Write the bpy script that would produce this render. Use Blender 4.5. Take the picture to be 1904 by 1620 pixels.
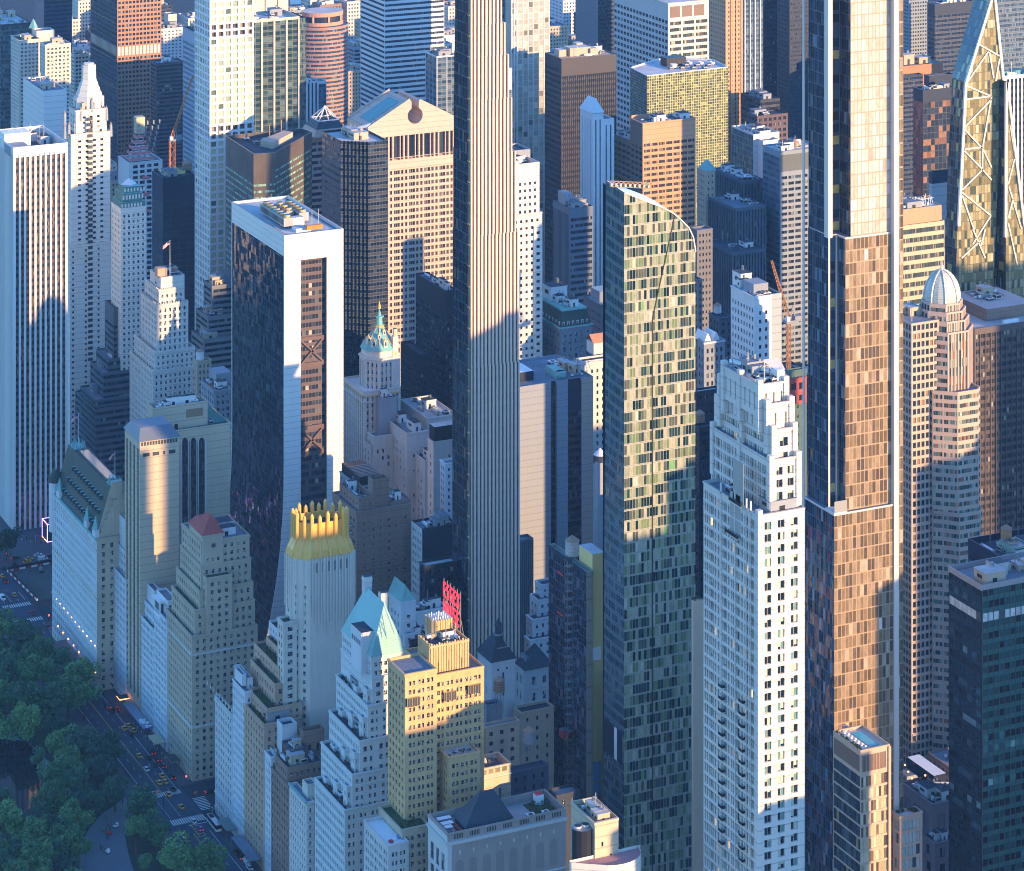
import bpy, math, random
import numpy as np
from mathutils import Vector
R = math.radians
sc = bpy.context.scene
for o in list(bpy.data.objects): bpy.data.objects.remove(o)

# ------------------------------------------------------------------ camera
# World axes follow the street grid: +X south (along the avenues), +Y east (along the streets), +Z up, metres.
F, CX, VH, CAMH, YAW = 5340.0, 952.0, -920.0, 574.0, R(25.4)
cam_d = bpy.data.cameras.new('camera'); cam = bpy.data.objects.new('camera', cam_d)
sc.collection.objects.link(cam); sc.camera = cam
cam.location = (0, 0, CAMH); cam.rotation_euler = (R(90), 0, -YAW)
cam_d.sensor_fit = 'HORIZONTAL'; cam_d.sensor_width = 36
cam_d.lens = 36 * F / 1904.0
cam_d.shift_y = (VH - 810.0) / 1904.0
cam_d.clip_start = 5; cam_d.clip_end = 30000

# ------------------------------------------------------------------ world and sun
SUN_EL, SUN_OFF = R(10.2), R(29.5)          # elevation; degrees south of due west (grid)
w = bpy.data.worlds.new('World'); sc.world = w; w.use_nodes = True
nt = w.node_tree; nt.nodes.clear()
sky = nt.nodes.new('ShaderNodeTexSky'); sky.sky_type = 'NISHITA'; sky.sun_disc = False
sky.sun_elevation = SUN_EL; sky.altitude = 300
sky.air_density = 1.0; sky.dust_density = 0.0; sky.ozone_density = 5.6
bg = nt.nodes.new('ShaderNodeBackground'); bg.inputs[1].default_value = 0.15
wo = nt.nodes.new('ShaderNodeOutputWorld')
nt.links.new(sky.outputs[0], bg.inputs[0]); nt.links.new(bg.outputs[0], wo.inputs[0])
# direction TO the sun
sd = Vector((math.sin(SUN_OFF) * math.cos(SUN_EL), -math.cos(SUN_OFF) * math.cos(SUN_EL), math.sin(SUN_EL)))
sky.sun_rotation = math.atan2(sd.x, sd.y)
sun_d = bpy.data.lights.new('sun', 'SUN'); sun = bpy.data.objects.new('sun', sun_d); sc.collection.objects.link(sun)
sun_d.energy = 2.55; sun_d.angle = R(0.5); sun_d.color = (1.0, 0.62, 0.28)
sun.rotation_euler = sd.to_track_quat('Z', 'Y').to_euler()
sc.view_settings.view_transform = 'Standard'; sc.view_settings.look = 'None'
sc.view_settings.exposure = 2.08; sc.view_settings.gamma = 1.0
sc.cycles.use_denoising = True; sc.cycles.pixel_filter_type = 'BLACKMAN_HARRIS'; sc.cycles.filter_width = 1.05
sc.cycles.max_bounces = 5; sc.cycles.diffuse_bounces = 3; sc.cycles.glossy_bounces = 3
sc.cycles.caustics_reflective = False; sc.cycles.caustics_refractive = False

# ------------------------------------------------------------------ calibration helpers (photo pixel -> metres)
CC, SS = math.cos(YAW), math.sin(YAW)
def SX(u, E):                       # south coordinate of column u at easting E
    k = (u - CX) / F; return E / (CC - k * SS) * (k * CC + SS)
def EY(u, S):                       # easting of column u at south coordinate S
    k = (u - CX) / F; return S / (k * CC + SS) * (CC - k * SS)
def DEP(x, y): return x * SS + y * CC
def ZV(v, x, y): return CAMH - (v - VH) * DEP(x, y) / F
def PZ(u, v, z=0.0):                # point of pixel (u, v) on the level z
    Z = (CAMH - z) * F / (v - VH); k = (u - CX) / F
    return (Z * (k * CC + SS), Z * (CC - k * SS))
def PIX(x, y, z):
    Z = DEP(x, y); return CX + F * (x * CC - y * SS) / Z, VH + F * (CAMH - z) / Z

# ------------------------------------------------------------------ materials
MATS = {}
def nodes(name):
    m = bpy.data.materials.new(name); m.use_nodes = True
    nt = m.node_tree; p = nt.nodes['Principled BSDF']; return m, nt, p
class G:                             # tiny node-graph helper
    def __init__(s, nt): s.nt = nt
    def n(s, t, **k):
        n = s.nt.nodes.new(t)
        for a, b in k.items(): setattr(n, a, b)
        return n
    def l(s, a, b): s.nt.links.new(a, b)
    def m(s, op, a, b=None, c=None):
        n = s.n('ShaderNodeMath', operation=op)
        for i, x in enumerate((a, b, c)):
            if x is None: continue
            if hasattr(x, 'links'): s.l(x, n.inputs[i])
            else: n.inputs[i].default_value = x
        return n.outputs[0]
    def mix(s, f, a, b, bt='MIX'):
        n = s.n('ShaderNodeMix', data_type='RGBA', blend_type=bt)
        for i, x in ((0, f), (6, a), (7, b)):
            if hasattr(x, 'links'): s.l(x, n.inputs[i])
            elif i == 0: n.inputs[0].default_value = x
            else: n.inputs[i].default_value = (*x[:3], 1)
        return n.outputs[2]
def wall(name, col, rough=.8, var=.25, brick=None, course=0, spec=.3):
    """masonry / metal / roofing: base colour with large stains, fine grain and faint weather streaks"""
    if name in MATS: return MATS[name]
    m, nt, p = nodes(name); g = G(nt)
    tc = g.n('ShaderNodeTexCoord'); ob = tc.outputs['Object']
    n1 = g.n('ShaderNodeTexNoise'); n1.inputs['Scale'].default_value = .07; n1.inputs['Detail'].default_value = 5; g.l(ob, n1.inputs['Vector'])
    mp = g.n('ShaderNodeMapping'); mp.inputs['Scale'].default_value = (1.1, 1.1, .06); g.l(ob, mp.inputs[0])
    n2 = g.n('ShaderNodeTexNoise'); n2.inputs['Scale'].default_value = .9; n2.inputs['Detail'].default_value = 3; g.l(mp.outputs[0], n2.inputs['Vector'])
    n3 = g.n('ShaderNodeTexNoise'); n3.inputs['Scale'].default_value = 1.6; n3.inputs['Detail'].default_value = 2; g.l(ob, n3.inputs['Vector'])
    a = g.m('ADD', g.m('MULTIPLY', n1.outputs[0], .45), g.m('ADD', g.m('MULTIPLY', n2.outputs[0], .3), g.m('MULTIPLY', n3.outputs[0], .25)))
    f = g.m('MULTIPLY_ADD', a, 2.4, -.7)
    n = g.n('ShaderNodeClamp'); g.l(f, n.inputs[0])
    var = min(.6, var * 1.35); lo = tuple(c * (1 - var) for c in col); hi = tuple(min(.95, c * (1 + var * .6)) for c in col)
    out = g.mix(n.outputs[0], lo, hi)
    if course:                       # faint horizontal course joints
        sp = g.n('ShaderNodeSeparateXYZ'); g.l(ob, sp.inputs[0])
        j = g.m('LESS_THAN', g.m('FRACT', g.m('DIVIDE', sp.outputs[2], course)), .09)
        out = g.mix(g.m('MULTIPLY', j, .35), out, (0.05, .04, .04))
    if brick:                        # scattered replaced bricks / patches
        n4 = g.n('ShaderNodeTexVoronoi'); n4.inputs['Scale'].default_value = .55; g.l(ob, n4.inputs['Vector'])
        out = g.mix(g.m('MULTIPLY', g.m('GREATER_THAN', n4.outputs['Distance'], .75), .3), out, brick)
    g.l(out, p.inputs['Base Color']); p.inputs['Roughness'].default_value = rough
    p.inputs['Specular IOR Level'].default_value = spec
    MATS[name] = m; return m
def metal(name, col, rough=.4, met=1.0):
    if name in MATS: return MATS[name]
    m = wall(name, col, rough, .15, spec=.5); m.node_tree.nodes['Principled BSDF'].inputs['Metallic'].default_value = met; return m
def glow(name, col, e):
    if name in MATS: return MATS[name]
    m, nt, p = nodes(name); p.inputs['Base Color'].default_value = (*col, 1)
    p.inputs['Emission Color'].default_value = (*col, 1); p.inputs['Emission Strength'].default_value = e
    MATS[name] = m; return m
def glass(name, ramp, nx=1, fr=(.06, .06), frc=(.25, .25, .25), sp=0., spc=(.05, .06, .08), rough=.07, tilt=.03, spec=.5, blind=None, pb=.0, lit=0., floorvar=0., ny=1):
    """rows of panes laid out by UV (1 unit = one bay x one floor): colour per pane, mullions, spandrel band, blinds, slightly tilted panes"""
    if name in MATS: return MATS[name]
    m, nt, p = nodes(name); g = G(nt)
    uv = g.n('ShaderNodeUVMap'); mp = g.n('ShaderNodeVectorMath', operation='MULTIPLY'); g.l(uv.outputs[0], mp.inputs[0]); mp.inputs[1].default_value = (nx, ny, 1)
    fl = g.n('ShaderNodeVectorMath', operation='FLOOR'); g.l(mp.outputs[0], fl.inputs[0])
    oi = g.n('ShaderNodeObjectInfo')
    wn = g.n('ShaderNodeTexWhiteNoise', noise_dimensions='4D'); g.l(fl.outputs[0], wn.inputs['Vector']); g.l(g.m('MULTIPLY', oi.outputs['Random'], 93.), wn.inputs['W'])
    wc = g.n('ShaderNodeSeparateColor'); g.l(wn.outputs['Color'], wc.inputs[0])
    s2 = g.n('ShaderNodeSeparateXYZ'); g.l(mp.outputs[0], s2.inputs[0])
    fu, fv = g.m('FRACT', s2.outputs[0]), g.m('FRACT', s2.outputs[1])
    rnd = wn.outputs['Value']
    if floorvar:
        fy = g.n('ShaderNodeTexWhiteNoise', noise_dimensions='1D'); g.l(g.m('FLOOR', s2.outputs[1]), fy.inputs['W'])
        rnd = g.m('ADD', g.m('MULTIPLY', rnd, 1 - floorvar), g.m('MULTIPLY', fy.outputs['Value'], floorvar))
    cr = g.n('ShaderNodeValToRGB'); cr.color_ramp.interpolation = 'CONSTANT'
    e = cr.color_ramp.elements
    while len(e) > 1: e.remove(e[-1])
    e[0].position = 0; e[0].color = (*ramp[0][1], 1)
    for pos, c in ramp[1:]:
        k = e.new(pos); k.color = (*c, 1)
    g.l(rnd, cr.inputs[0]); col = cr.outputs[0]
    # slow vertical gradients inside a pane: something behind the glass
    nz = g.n('ShaderNodeTexNoise'); nz.inputs['Scale'].default_value = 1.7; nz.inputs['Detail'].default_value = 2; g.l(mp.outputs[0], nz.inputs['Vector'])
    col = g.mix(1., col, g.mix(nz.outputs[0], (.55, .55, .55), (1.35, 1.35, 1.35)), 'MULTIPLY')
    if blind and pb:
        bm = g.m('MULTIPLY', g.m('LESS_THAN', wc.outputs[2], pb), g.m('GREATER_THAN', fv, wc.outputs[0]))
        col = g.mix(bm, col, blind)
    emi = None
    if lit:
        emi = g.m('MULTIPLY', g.m('LESS_THAN', wc.outputs[1], lit), .55)
        col = g.mix(g.m('LESS_THAN', wc.outputs[1], lit), col, (.8, .55, .2))
    rg = g.m('ADD', g.m('MULTIPLY', wc.outputs[0], .1), rough)
    if sp:
        sm = g.m('LESS_THAN', fv, sp); col = g.mix(sm, col, spc); rg = g.m('MAXIMUM', rg, g.m('MULTIPLY', sm, .35))
    if fr and (fr[0] or fr[1]):
        k = None
        for f_, wd in ((s2.outputs[0], fr[0]), (s2.outputs[1], fr[1])):
            if not wd: continue
            q = g.m('LESS_THAN', g.m('PINGPONG', f_, .5), wd)
            k = q if k is None else g.m('MAXIMUM', k, q)
        if sp: k = g.m('MAXIMUM', k, g.m('LESS_THAN', g.m('ABSOLUTE', g.m('SUBTRACT', fv, sp)), fr[1] * .8 if fr[1] else .02))
        col = g.mix(k, col, frc); rg = g.m('MAXIMUM', rg, g.m('MULTIPLY', k, .5))
        if emi is not None: emi = g.m('MULTIPLY', emi, g.m('SUBTRACT', 1., k))
    g.l(col, p.inputs['Base Color']); g.l(rg, p.inputs['Roughness'])
    p.inputs['Specular IOR Level'].default_value = spec
    if tilt:
        ge = g.n('ShaderNodeNewGeometry'); cb = g.n('ShaderNodeVectorMath', operation='SUBTRACT'); g.l(wn.outputs['Color'], cb.inputs[0]); cb.inputs[1].default_value = (.5, .5, .5)
        sc_ = g.n('ShaderNodeVectorMath', operation='SCALE'); g.l(cb.outputs[0], sc_.inputs[0]); sc_.inputs['Scale'].default_value = tilt
        n4 = g.n('ShaderNodeTexNoise'); n4.inputs['Scale'].default_value = .9; g.l(mp.outputs[0], n4.inputs['Vector'])
        c4 = g.n('ShaderNodeVectorMath', operation='SUBTRACT'); g.l(n4.outputs['Color'], c4.inputs[0]); c4.inputs[1].default_value = (.5, .5, .5)
        s4 = g.n('ShaderNodeVectorMath', operation='SCALE'); g.l(c4.outputs[0], s4.inputs[0]); s4.inputs['Scale'].default_value = tilt * 1.2
        ad = g.n('ShaderNodeVectorMath', operation='ADD'); g.l(ge.outputs['Normal'], ad.inputs[0]); g.l(sc_.outputs[0], ad.inputs[1])
        a2 = g.n('ShaderNodeVectorMath', operation='ADD'); g.l(ad.outputs[0], a2.inputs[0]); g.l(s4.outputs[0], a2.inputs[1])
        nn = g.n('ShaderNodeVectorMath', operation='NORMALIZE'); g.l(a2.outputs[0], nn.inputs[0]); g.l(nn.outputs[0], p.inputs['Normal'])
    if emi is not None:
        p.inputs['Emission Color'].default_value = (1., .62, .22, 1); g.l(emi, p.inputs['Emission Strength'])
    MATS[name] = m; return m

# ------------------------------------------------------------------ mesh builder
class MB:
    def __init__(s): s.p = []; s.n = []; s.u = []; s.mi = []; s.mats = []
    def mat(s, m):
        if m not in s.mats: s.mats.append(m)
        return s.mats.index(m)
    def quads(s, P, m, uv=None):
        P = np.asarray(P, float).reshape(-1, 4, 3); n = len(P)
        if n == 0: return
        s.p.append(P.reshape(-1, 3)); s.n.append(np.full(n, 4)); s.mi.append(np.full(n, s.mat(m)))
        s.u.append(np.zeros((n * 4, 2)) if uv is None else np.asarray(uv, float).reshape(-1, 2))
    def poly(s, pts, m, uv=None):
        P = np.asarray(pts, float).reshape(-1, 3)
        s.p.append(P); s.n.append(np.array([len(P)])); s.mi.append(np.array([s.mat(m)]))
        s.u.append(np.zeros((len(P), 2)) if uv is None else np.asarray(uv, float))
    def box(s, x0, x1, y0, y1, z0, z1, m, mt=None):
        a = np.array([[x0, y0], [x1, y0], [x1, y1], [x0, y1]]); s.prism(a, z0, z1, m, mt or m)
    def prism(s, pl, z0, z1, m, mt=None, bottom=False, pl2=None):
        pl = [tuple(q) for q in pl]; p2 = [tuple(q) for q in (pl2 if pl2 is not None else pl)]; n = len(pl)
        Q = [[(*pl[i], z0), (*pl[(i + 1) % n], z0), (*p2[(i + 1) % n], z1), (*p2[i], z1)] for i in range(n)]
        s.quads(Q, m)
        if mt is not False: s.poly([(*q, z1) for q in p2], mt or m)
        if bottom: s.poly([(*q, z0) for q in reversed(pl)], m)
    def cyl(s, cx, cy, z0, z1, r0, r1, m, n=12, mt=None):
        a = np.arange(n) * 2 * math.pi / n; c = np.stack([np.cos(a), np.sin(a)], 1)
        s.prism(c * r0 + [cx, cy], z0, z1, m, mt, pl2=c * max(r1, 1e-3) + [cx, cy])
    def bar(s, a, b, r, m, n=4):
        a, b = Vector(a), Vector(b); d = (b - a).normalized()
        e = d.cross(Vector((0, 0, 1)) if abs(d.z) < .9 else Vector((1, 0, 0))).normalized(); f_ = d.cross(e)
        c = [(e * math.cos(2 * math.pi * (i + .5) / n) + f_ * math.sin(2 * math.pi * (i + .5) / n)) * r for i in range(n)]
        s.quads([[a + c[i], a + c[(i + 1) % n], b + c[(i + 1) % n], b + c[i]] for i in range(n)], m)
        s.poly([b + q for q in c], m)
    def build(s, name, parent=None, base=(0, 0, 0), smooth=False):
        P = np.concatenate(s.p) - np.asarray(base, float); n = np.concatenate(s.n)
        me = bpy.data.meshes.new(name); me.vertices.add(len(P)); me.vertices.foreach_set('co', P.ravel())
        me.loops.add(len(P)); me.loops.foreach_set('vertex_index', np.arange(len(P), dtype=np.int32))
        me.polygons.add(len(n)); st = np.concatenate([[0], np.cumsum(n)[:-1]]).astype(np.int32)
        me.polygons.foreach_set('loop_start', st); me.polygons.foreach_set('material_index', np.concatenate(s.mi).astype(np.int32))
        ul = me.uv_layers.new(name='UVMap'); ul.data.foreach_set('uv', np.concatenate(s.u).ravel())
        for m in s.mats: me.materials.append(m)
        me.update(calc_edges=True)
        if smooth:
            me.polygons.foreach_set('use_smooth', np.ones(len(n), bool))
        return link(name, me, parent)
def link(name, data, parent=None):
    o = bpy.data.objects.new(name, data); sc.collection.objects.link(o)
    if parent is not None: o.parent = parent
    return o
def tag(o, label=None, cat=None, group=None, kind=None):
    for k, v in (('label', label), ('category', cat), ('group', group), ('kind', kind)):
        if v: o[k] = v
    return o
def rects(O, U, u0, u1, za, zb, off=0.):
    """wall rectangles; O (x, y), U unit direction with the outside on its right; arrays u0..zb"""
    u0, u1, za, zb, off = np.broadcast_arrays(*[np.asarray(q, float) for q in (u0, u1, za, zb, off)])
    N = (U[1], -U[0]); A = np.empty((u0.size, 4, 3))
    for i, (uu, zz) in enumerate(((u0, za), (u1, za), (u1, zb), (u0, zb))):
        A[:, i, 0] = O[0] + U[0] * uu.ravel() + N[0] * off.ravel(); A[:, i, 1] = O[1] + U[1] * uu.ravel() + N[1] * off.ravel(); A[:, i, 2] = zz.ravel()
    return A
def st(kind, wm, gm=None, bw=3., fh=3.6, ww=.5, wh=.55, sill=.25, m=.8, top=1.5, bot=0., d=.3, pat=None, spm=None, skip=None):
    return dict(kind=kind, wm=wm, gm=gm, bw=bw, fh=fh, ww=ww, wh=wh, sill=sill, m=m, top=top, bot=bot, d=d, pat=pat, spm=spm, skip=skip)
BOXES = []; ALL = []
def facade(b, O, U, width, z0, z1, s):
    """one wall of building b. kinds: plain / p punched windows / r ribbons / f vertical piers / c curtain wall"""
    mb = b.wall; k = s['kind']; wm = s['wm']
    if width < .5 or z1 - z0 < .5: return
    if k == 'plain': mb.quads(rects(O, U, 0, width, z0, z1), wm); return
    m = min(s['m'], width * .2); top = s['top']; bot = s['bot']
    if z1 - z0 - top - bot < 2: mb.quads(rects(O, U, 0, width, z0, z1), wm); return
    if s['fh'] > z1 - z0 - top - bot: bot = 0
    nf = max(1, int(round((z1 - z0 - top - bot) / s['fh']))); fh = (z1 - z0 - top - bot) / nf
    nb = max(1, int(round((width - 2 * m) / s['bw']))); bw = (width - 2 * m) / nb
    zb = z0 + bot; zt = z1 - top; d = s['d']; gm = s['gm']; b.seed += 7
    fl0 = b.seed * 3
    if k == 'c':
        if m > 0: mb.quads(rects(O, U, [0, width - m], [m, width], z0, z1), wm)
        if top > 0: mb.quads(rects(O, U, m, width - m, zt, z1), wm)
        if bot > 0: mb.quads(rects(O, U, m, width - m, z0, zb), wm)
        P = rects(O, U, m, width - m, zb, zt, -d * .2)
        b.cur.quads(P, gm, [[(fl0, fl0), (fl0 + nb, fl0), (fl0 + nb, fl0 + nf), (fl0, fl0 + nf)]]); return
    if k in 'rf':                    # long strips
        if m > 0: mb.quads(rects(O, U, [0, width - m], [m, width], z0, z1), wm)
        if k == 'r':
            zs = zb + fh * (np.arange(nf) + s['sill']); ze = zs + fh * s['wh']
            lo = np.concatenate([[z0], ze]); hi = np.concatenate([zs, [z1]])
            mb.quads(rects(O, U, m, width - m, lo, hi), wm)
            b.cur.quads(rects(O, U, m, width - m, zs, ze, -d), gm, np.array([[(fl0, fl0 + i), (fl0 + nb, fl0 + i), (fl0 + nb, fl0 + i + 1), (fl0, fl0 + i + 1)] for i in range(nf)]))
            q = rects(O, U, m, width - m, zs, zs); q[:, 2:] = rects(O, U, m, width - m, zs, zs, -d)[:, 2:]; mb.quads(q, wm)
        else:
            us = m + bw * (np.arange(nb) + .5 - s['ww'] / 2); ue = us + bw * s['ww']
            lo = np.concatenate([[m], ue]); hi = np.concatenate([us, [width - m]])
            mb.quads(rects(O, U, lo, hi, zb, zt), wm); mb.quads(rects(O, U, m, width - m, zt, z1), wm)
            if bot > 0: mb.quads(rects(O, U, m, width - m, z0, zb), wm)
            for a, sg in ((us, 1), (ue, -1)):
                q = rects(O, U, a, a, zb, zt); r2 = rects(O, U, a, a, zb, zt, -d)
                q[:, 1] = r2[:, 0]; q[:, 2] = r2[:, 3]; mb.quads(q, s['spm'] or wm)
            b.cur.quads(rects(O, U, us, ue, zb, zt, -d), gm, np.array([[(fl0 + i, fl0), (fl0 + i + 1, fl0), (fl0 + i + 1, fl0 + nf), (fl0 + i, fl0 + nf)] for i in range(nb)]))
        return
    pat = s['pat'] or [((1 - s['ww']) / 2, (1 + s['ww']) / 2)]
    us, ue = [], []
    for i in range(nb):
        for a, c in pat: us.append(m + bw * (i + a)); ue.append(m + bw * (i + c))
    us, ue = np.array(us), np.array(ue); n = len(us)
    mb.quads(rects(O, U, np.concatenate([[0], ue]), np.concatenate([us, [width]]), z0, z1), wm)
    zs = zb + fh * (np.arange(nf) + s['sill']); ze = zs + fh * s['wh']
    lo = np.concatenate([[z0], ze]); hi = np.concatenate([zs, [z1]])
    UU, LO = np.meshgrid(us, lo); UE, HI = np.meshgrid(ue, hi)
    if s['spm']:
        mb.quads(rects(O, U, us, ue, lo[0], hi[0]), wm); mb.quads(rects(O, U, us, ue, lo[-1], hi[-1]), wm)
        if nf > 1: mb.quads(rects(O, U, UU[1:-1], UE[1:-1], LO[1:-1], HI[1:-1], -.12), s['spm'])
    else: mb.quads(rects(O, U, UU, UE, LO, HI), wm)
    A, ZA = np.meshgrid(us, zs); Bq, ZB = np.meshgrid(ue, ze)
    A, ZA, Bq, ZB = A.ravel(), ZA.ravel(), Bq.ravel(), ZB.ravel()
    if s['skip'] is not None:        # some openings bricked up
        keep = np.array([(hash((b.seed, int(i))) % 100) >= s['skip'] for i in range(A.size)])
        mb.quads(rects(O, U, A[~keep], Bq[~keep], ZA[~keep], ZB[~keep], -.1), wm); A, ZA, Bq, ZB = A[keep], ZA[keep], Bq[keep], ZB[keep]
    f0 = rects(O, U, A, Bq, ZA, ZB); f1 = rects(O, U, A, Bq, ZA, ZB, -d)
    for i, j in ((0, 1), (1, 2), (2, 3), (3, 0)):
        if i == 2: continue
        q = np.stack([f0[:, i], f0[:, j], f1[:, j], f1[:, i]], 1); mb.quads(q, wm)
    nn = A.size; ids = np.arange(nn) + fl0 * 131
    uv = np.stack([np.stack([ids, ids * 0 + fl0], 1), np.stack([ids + 1, ids * 0 + fl0], 1), np.stack([ids + 1, ids * 0 + fl0 + 1], 1), np.stack([ids, ids * 0 + fl0 + 1], 1)], 1)
    N = (U[1], -U[0])
    b.wins.append((f1, uv, gm, N, math.atan2(U[1], U[0]), (us[0] - ue[0], fh * s['wh'])))

class B:
    """a building: an Empty on the ground at the footprint's centre that parents wall, windows, roof and rooftop parts"""
    def __init__(s, name, label, cat='building', group=None, winobj=True):
        s.name, s.label, s.cat, s.group = name, label, cat, group
        s.wall = MB(); s.cur = MB(); s.roofs = []; s.wins = []; s.extra = []; s.seed = len(ALL) * 17 + 3; s.rng = random.Random(len(ALL) + 5)
        s.bx = []; s.units = []; s.winobj = winobj; ALL.append(s)
    def rect(s, E, uc, ur=None, ul=None, w=None, d=None):
        x0 = SX(uc, E); x1 = SX(ur, E) if ur is not None else x0 + w
        y1 = EY(ul, x0) if ul is not None else E + d
        return x0, x1, E, y1
    def t(s, E, uc, ur=None, ul=None, v=None, sty=None, nsty=None, w=None, d=None, z0=0., z1=None, roof=None, par=1.0, clutter=0, sides=False):
        """one tier given by easting E, photo columns of its left edge, corner and right edge, and the row of its corner's top"""
        x0, x1, y0, y1 = s.rect(E, uc, ur, ul, w, d)
        if z1 is None: z1 = ZV(v, x0, y0)
        if v is not None and False: pass
        return s.tier(x0, x1, y0, y1, z0, z1, sty, nsty, roof, par, clutter, sides)
    def tier(s, x0, x1, y0, y1, z0, z1, sty, nsty=None, roof=None, par=1.0, clutter=0, sides=False):
        pl = [(x0, y0), (x1, y0), (x1, y1), (x0, y1)]
        pln = dict(kind='plain', wm=sty['wm'])
        s.shell(pl, z0, z1, [sty, sty if sides else pln, pln, nsty or sty], roof, par)
        if not clutter and roof in (None, ROOFD, ROOFL) and (x1 - x0) * (y1 - y0) > 150 and sty['kind'] != 'plain': clutter = 3
        if clutter: s.clutter(x0, x1, y0, y1, z1 - par, clutter)
        if sty['kind'] == 'p' and s.name != 'city_block_building' and z1 - z0 > 9:      # projecting cornice and belt courses
            for zc, o_, h_ in [(z1 - .7, .35, .7)] + [(z1 - sty['top'] - sty['fh'] * k + .05, .16, .45) for k in (1, 7, 15, 24) if z1 - sty['top'] - sty['fh'] * k > z0 + 3]:
                for q in ((x0 - o_, x1, y0 - o_, y0 + .02), (x0 - o_, x0 + .02, y0 + .02, y1)):
                    s.wall.box(*q, zc, zc + h_ - .02, sty['wm'])
        s.last = (x0, x1, y0, y1, z0, z1); return s.last
    def shell(s, pl, z0, z1, stys, roof=None, par=1.0):
        """walls along a counter-clockwise plan, flat roof with a parapet"""
        n = len(pl)
        for i in range(n):
            a, c = Vector(pl[i]), Vector(pl[(i + 1) % n]); w_ = (c - a).length
            if w_ < .3: continue
            U = (c - a) / w_; facade(s, a, U, w_, z0, z1, stys[i % len(stys)])
        c0 = sum((Vector(p) for p in pl), Vector((0, 0))) / n
        inn = [tuple(Vector(p) + (c0 - Vector(p)).normalized() * min(.6, (c0 - Vector(p)).length * .3)) for p in pl]
        wm = stys[0]['wm']; rm = roof or ROOF
        s.wall.quads([[(*pl[i], z1), (*pl[(i + 1) % n], z1), (*inn[(i + 1) % n], z1), (*inn[i], z1)] for i in range(n)], wm)
        if par > 0: s.wall.quads([[(*inn[i], z1), (*inn[(i + 1) % n], z1), (*inn[(i + 1) % n], z1 - par), (*inn[i], z1 - par)] for i in range(n)], wm)
        r_ = MB(); r_.poly([(*p, z1 - par) for p in inn], rm); s.roofs.append(r_)
        xs, ys = [p[0] for p in pl], [p[1] for p in pl]; s.box((min(xs), max(xs), min(ys), max(ys), z0, z1))
    def box(s, bx): s.bx.append(bx); BOXES.append((len(ALL) if s not in ALL else ALL.index(s), *bx))
    def part(s, name, mb, smooth=False, sub=None): s.extra.append((name, mb, smooth, sub)); return mb
    def clutter(s, x0, x1, y0, y1, z, n):
        r = s.rng; W, D = x1 - x0 - 3, y1 - y0 - 3
        if W < 4 or D < 4: return
        for i in range(int(n * 1.5) + 2):
            k = r.choice(['unit', 'fan', 'duct', 'duct', 'pipe', 'mast', 'house'] if i else ['house'])
            a, c = {'unit': (r.uniform(2, 4), r.uniform(2, 5)), 'fan': (3, 3), 'duct': (1.2, r.uniform(4, 9)), 'pipe': (.35, r.uniform(5, 12)), 'mast': (.25, .25), 'house': (min(W * .5, r.uniform(5, 9)), min(D * .5, r.uniform(5, 10)))}[k]
            if r.random() < .5: a, c = c, a
            a, c = min(a, W * .8), min(c, D * .8)
            s.units.append((k, x0 + 1.5 + r.uniform(0, W - a), y0 + 1.5 + r.uniform(0, D - c), z, a, c, r.uniform(1.2, 2.6) if k not in ('house', 'mast') else r.uniform(3, 5)))
    def tank(s, x, y, z, r=2.2, h=4., leg=3.5, col=None):
        mb = MB(); wm = col or WOOD
        for q in range(4):
            a = math.pi / 4 + q * math.pi / 2; mb.bar((x + r * .75 * math.cos(a), y + r * .75 * math.sin(a), z), (x + r * .75 * math.cos(a), y + r * .75 * math.sin(a), z + leg), .16, STEEL)
        mb.box(x - r * .8, x + r * .8, y - r * .8, y + r * .8, z + leg - .3, z + leg, STEEL)
        mb.cyl(x, y, z + leg, z + leg + h, r, r * .97, wm, 14, False); mb.cyl(x, y, z + leg + h, z + leg + h + r * .75, r * 1.08, .05, TANKTOP, 14)
        for q in range(4): mb.cyl(x, y, z + leg + .3 + q * h / 4, z + leg + .42 + q * h / 4, r * 1.02, r * 1.02, STEEL, 14)
        s.part('water_tank', mb)
    def seen(s):
        P = []
        for (x0, x1, y0, y1, z0, z1) in s.bx:
            for a in (.05, .35, .65, .95):
                for q in (.1, .5, .9): P.append((x0 + (x1 - x0) * a, y0 + (y1 - y0) * q, z1 + .3))
                for q in (.3, .65, .92): P += [(x0 + (x1 - x0) * a, y0 - .4, z0 + (z1 - z0) * q), (x0 - .4, y0 + (y1 - y0) * a, z0 + (z1 - z0) * q)]
        P = np.array(P); u, v = PIX(P[:, 0], P[:, 1], P[:, 2]); P = P[(u > 0) & (u < 1904) & (v > 0) & (v < 1620)]
        if not len(P): return False
        bx = np.array([b[1:] for b in BOXES if ALL[b[0]] is not s]); d = np.array((0, 0, CAMH)) - P; d = d / np.linalg.norm(d, axis=1, keepdims=True)
        with np.errstate(divide='ignore', invalid='ignore'):
            t1 = (bx[None, :, [0, 2, 4]] - P[:, None, :]) / d[:, None, :]; t2 = (bx[None, :, [1, 3, 5]] - P[:, None, :]) / d[:, None, :]
            hid = (np.minimum(t1, t2).max(2) < np.maximum(t1, t2).min(2)) & (np.maximum(t1, t2).min(2) > 0)
        return bool((~hid.any(1)).any())
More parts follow.
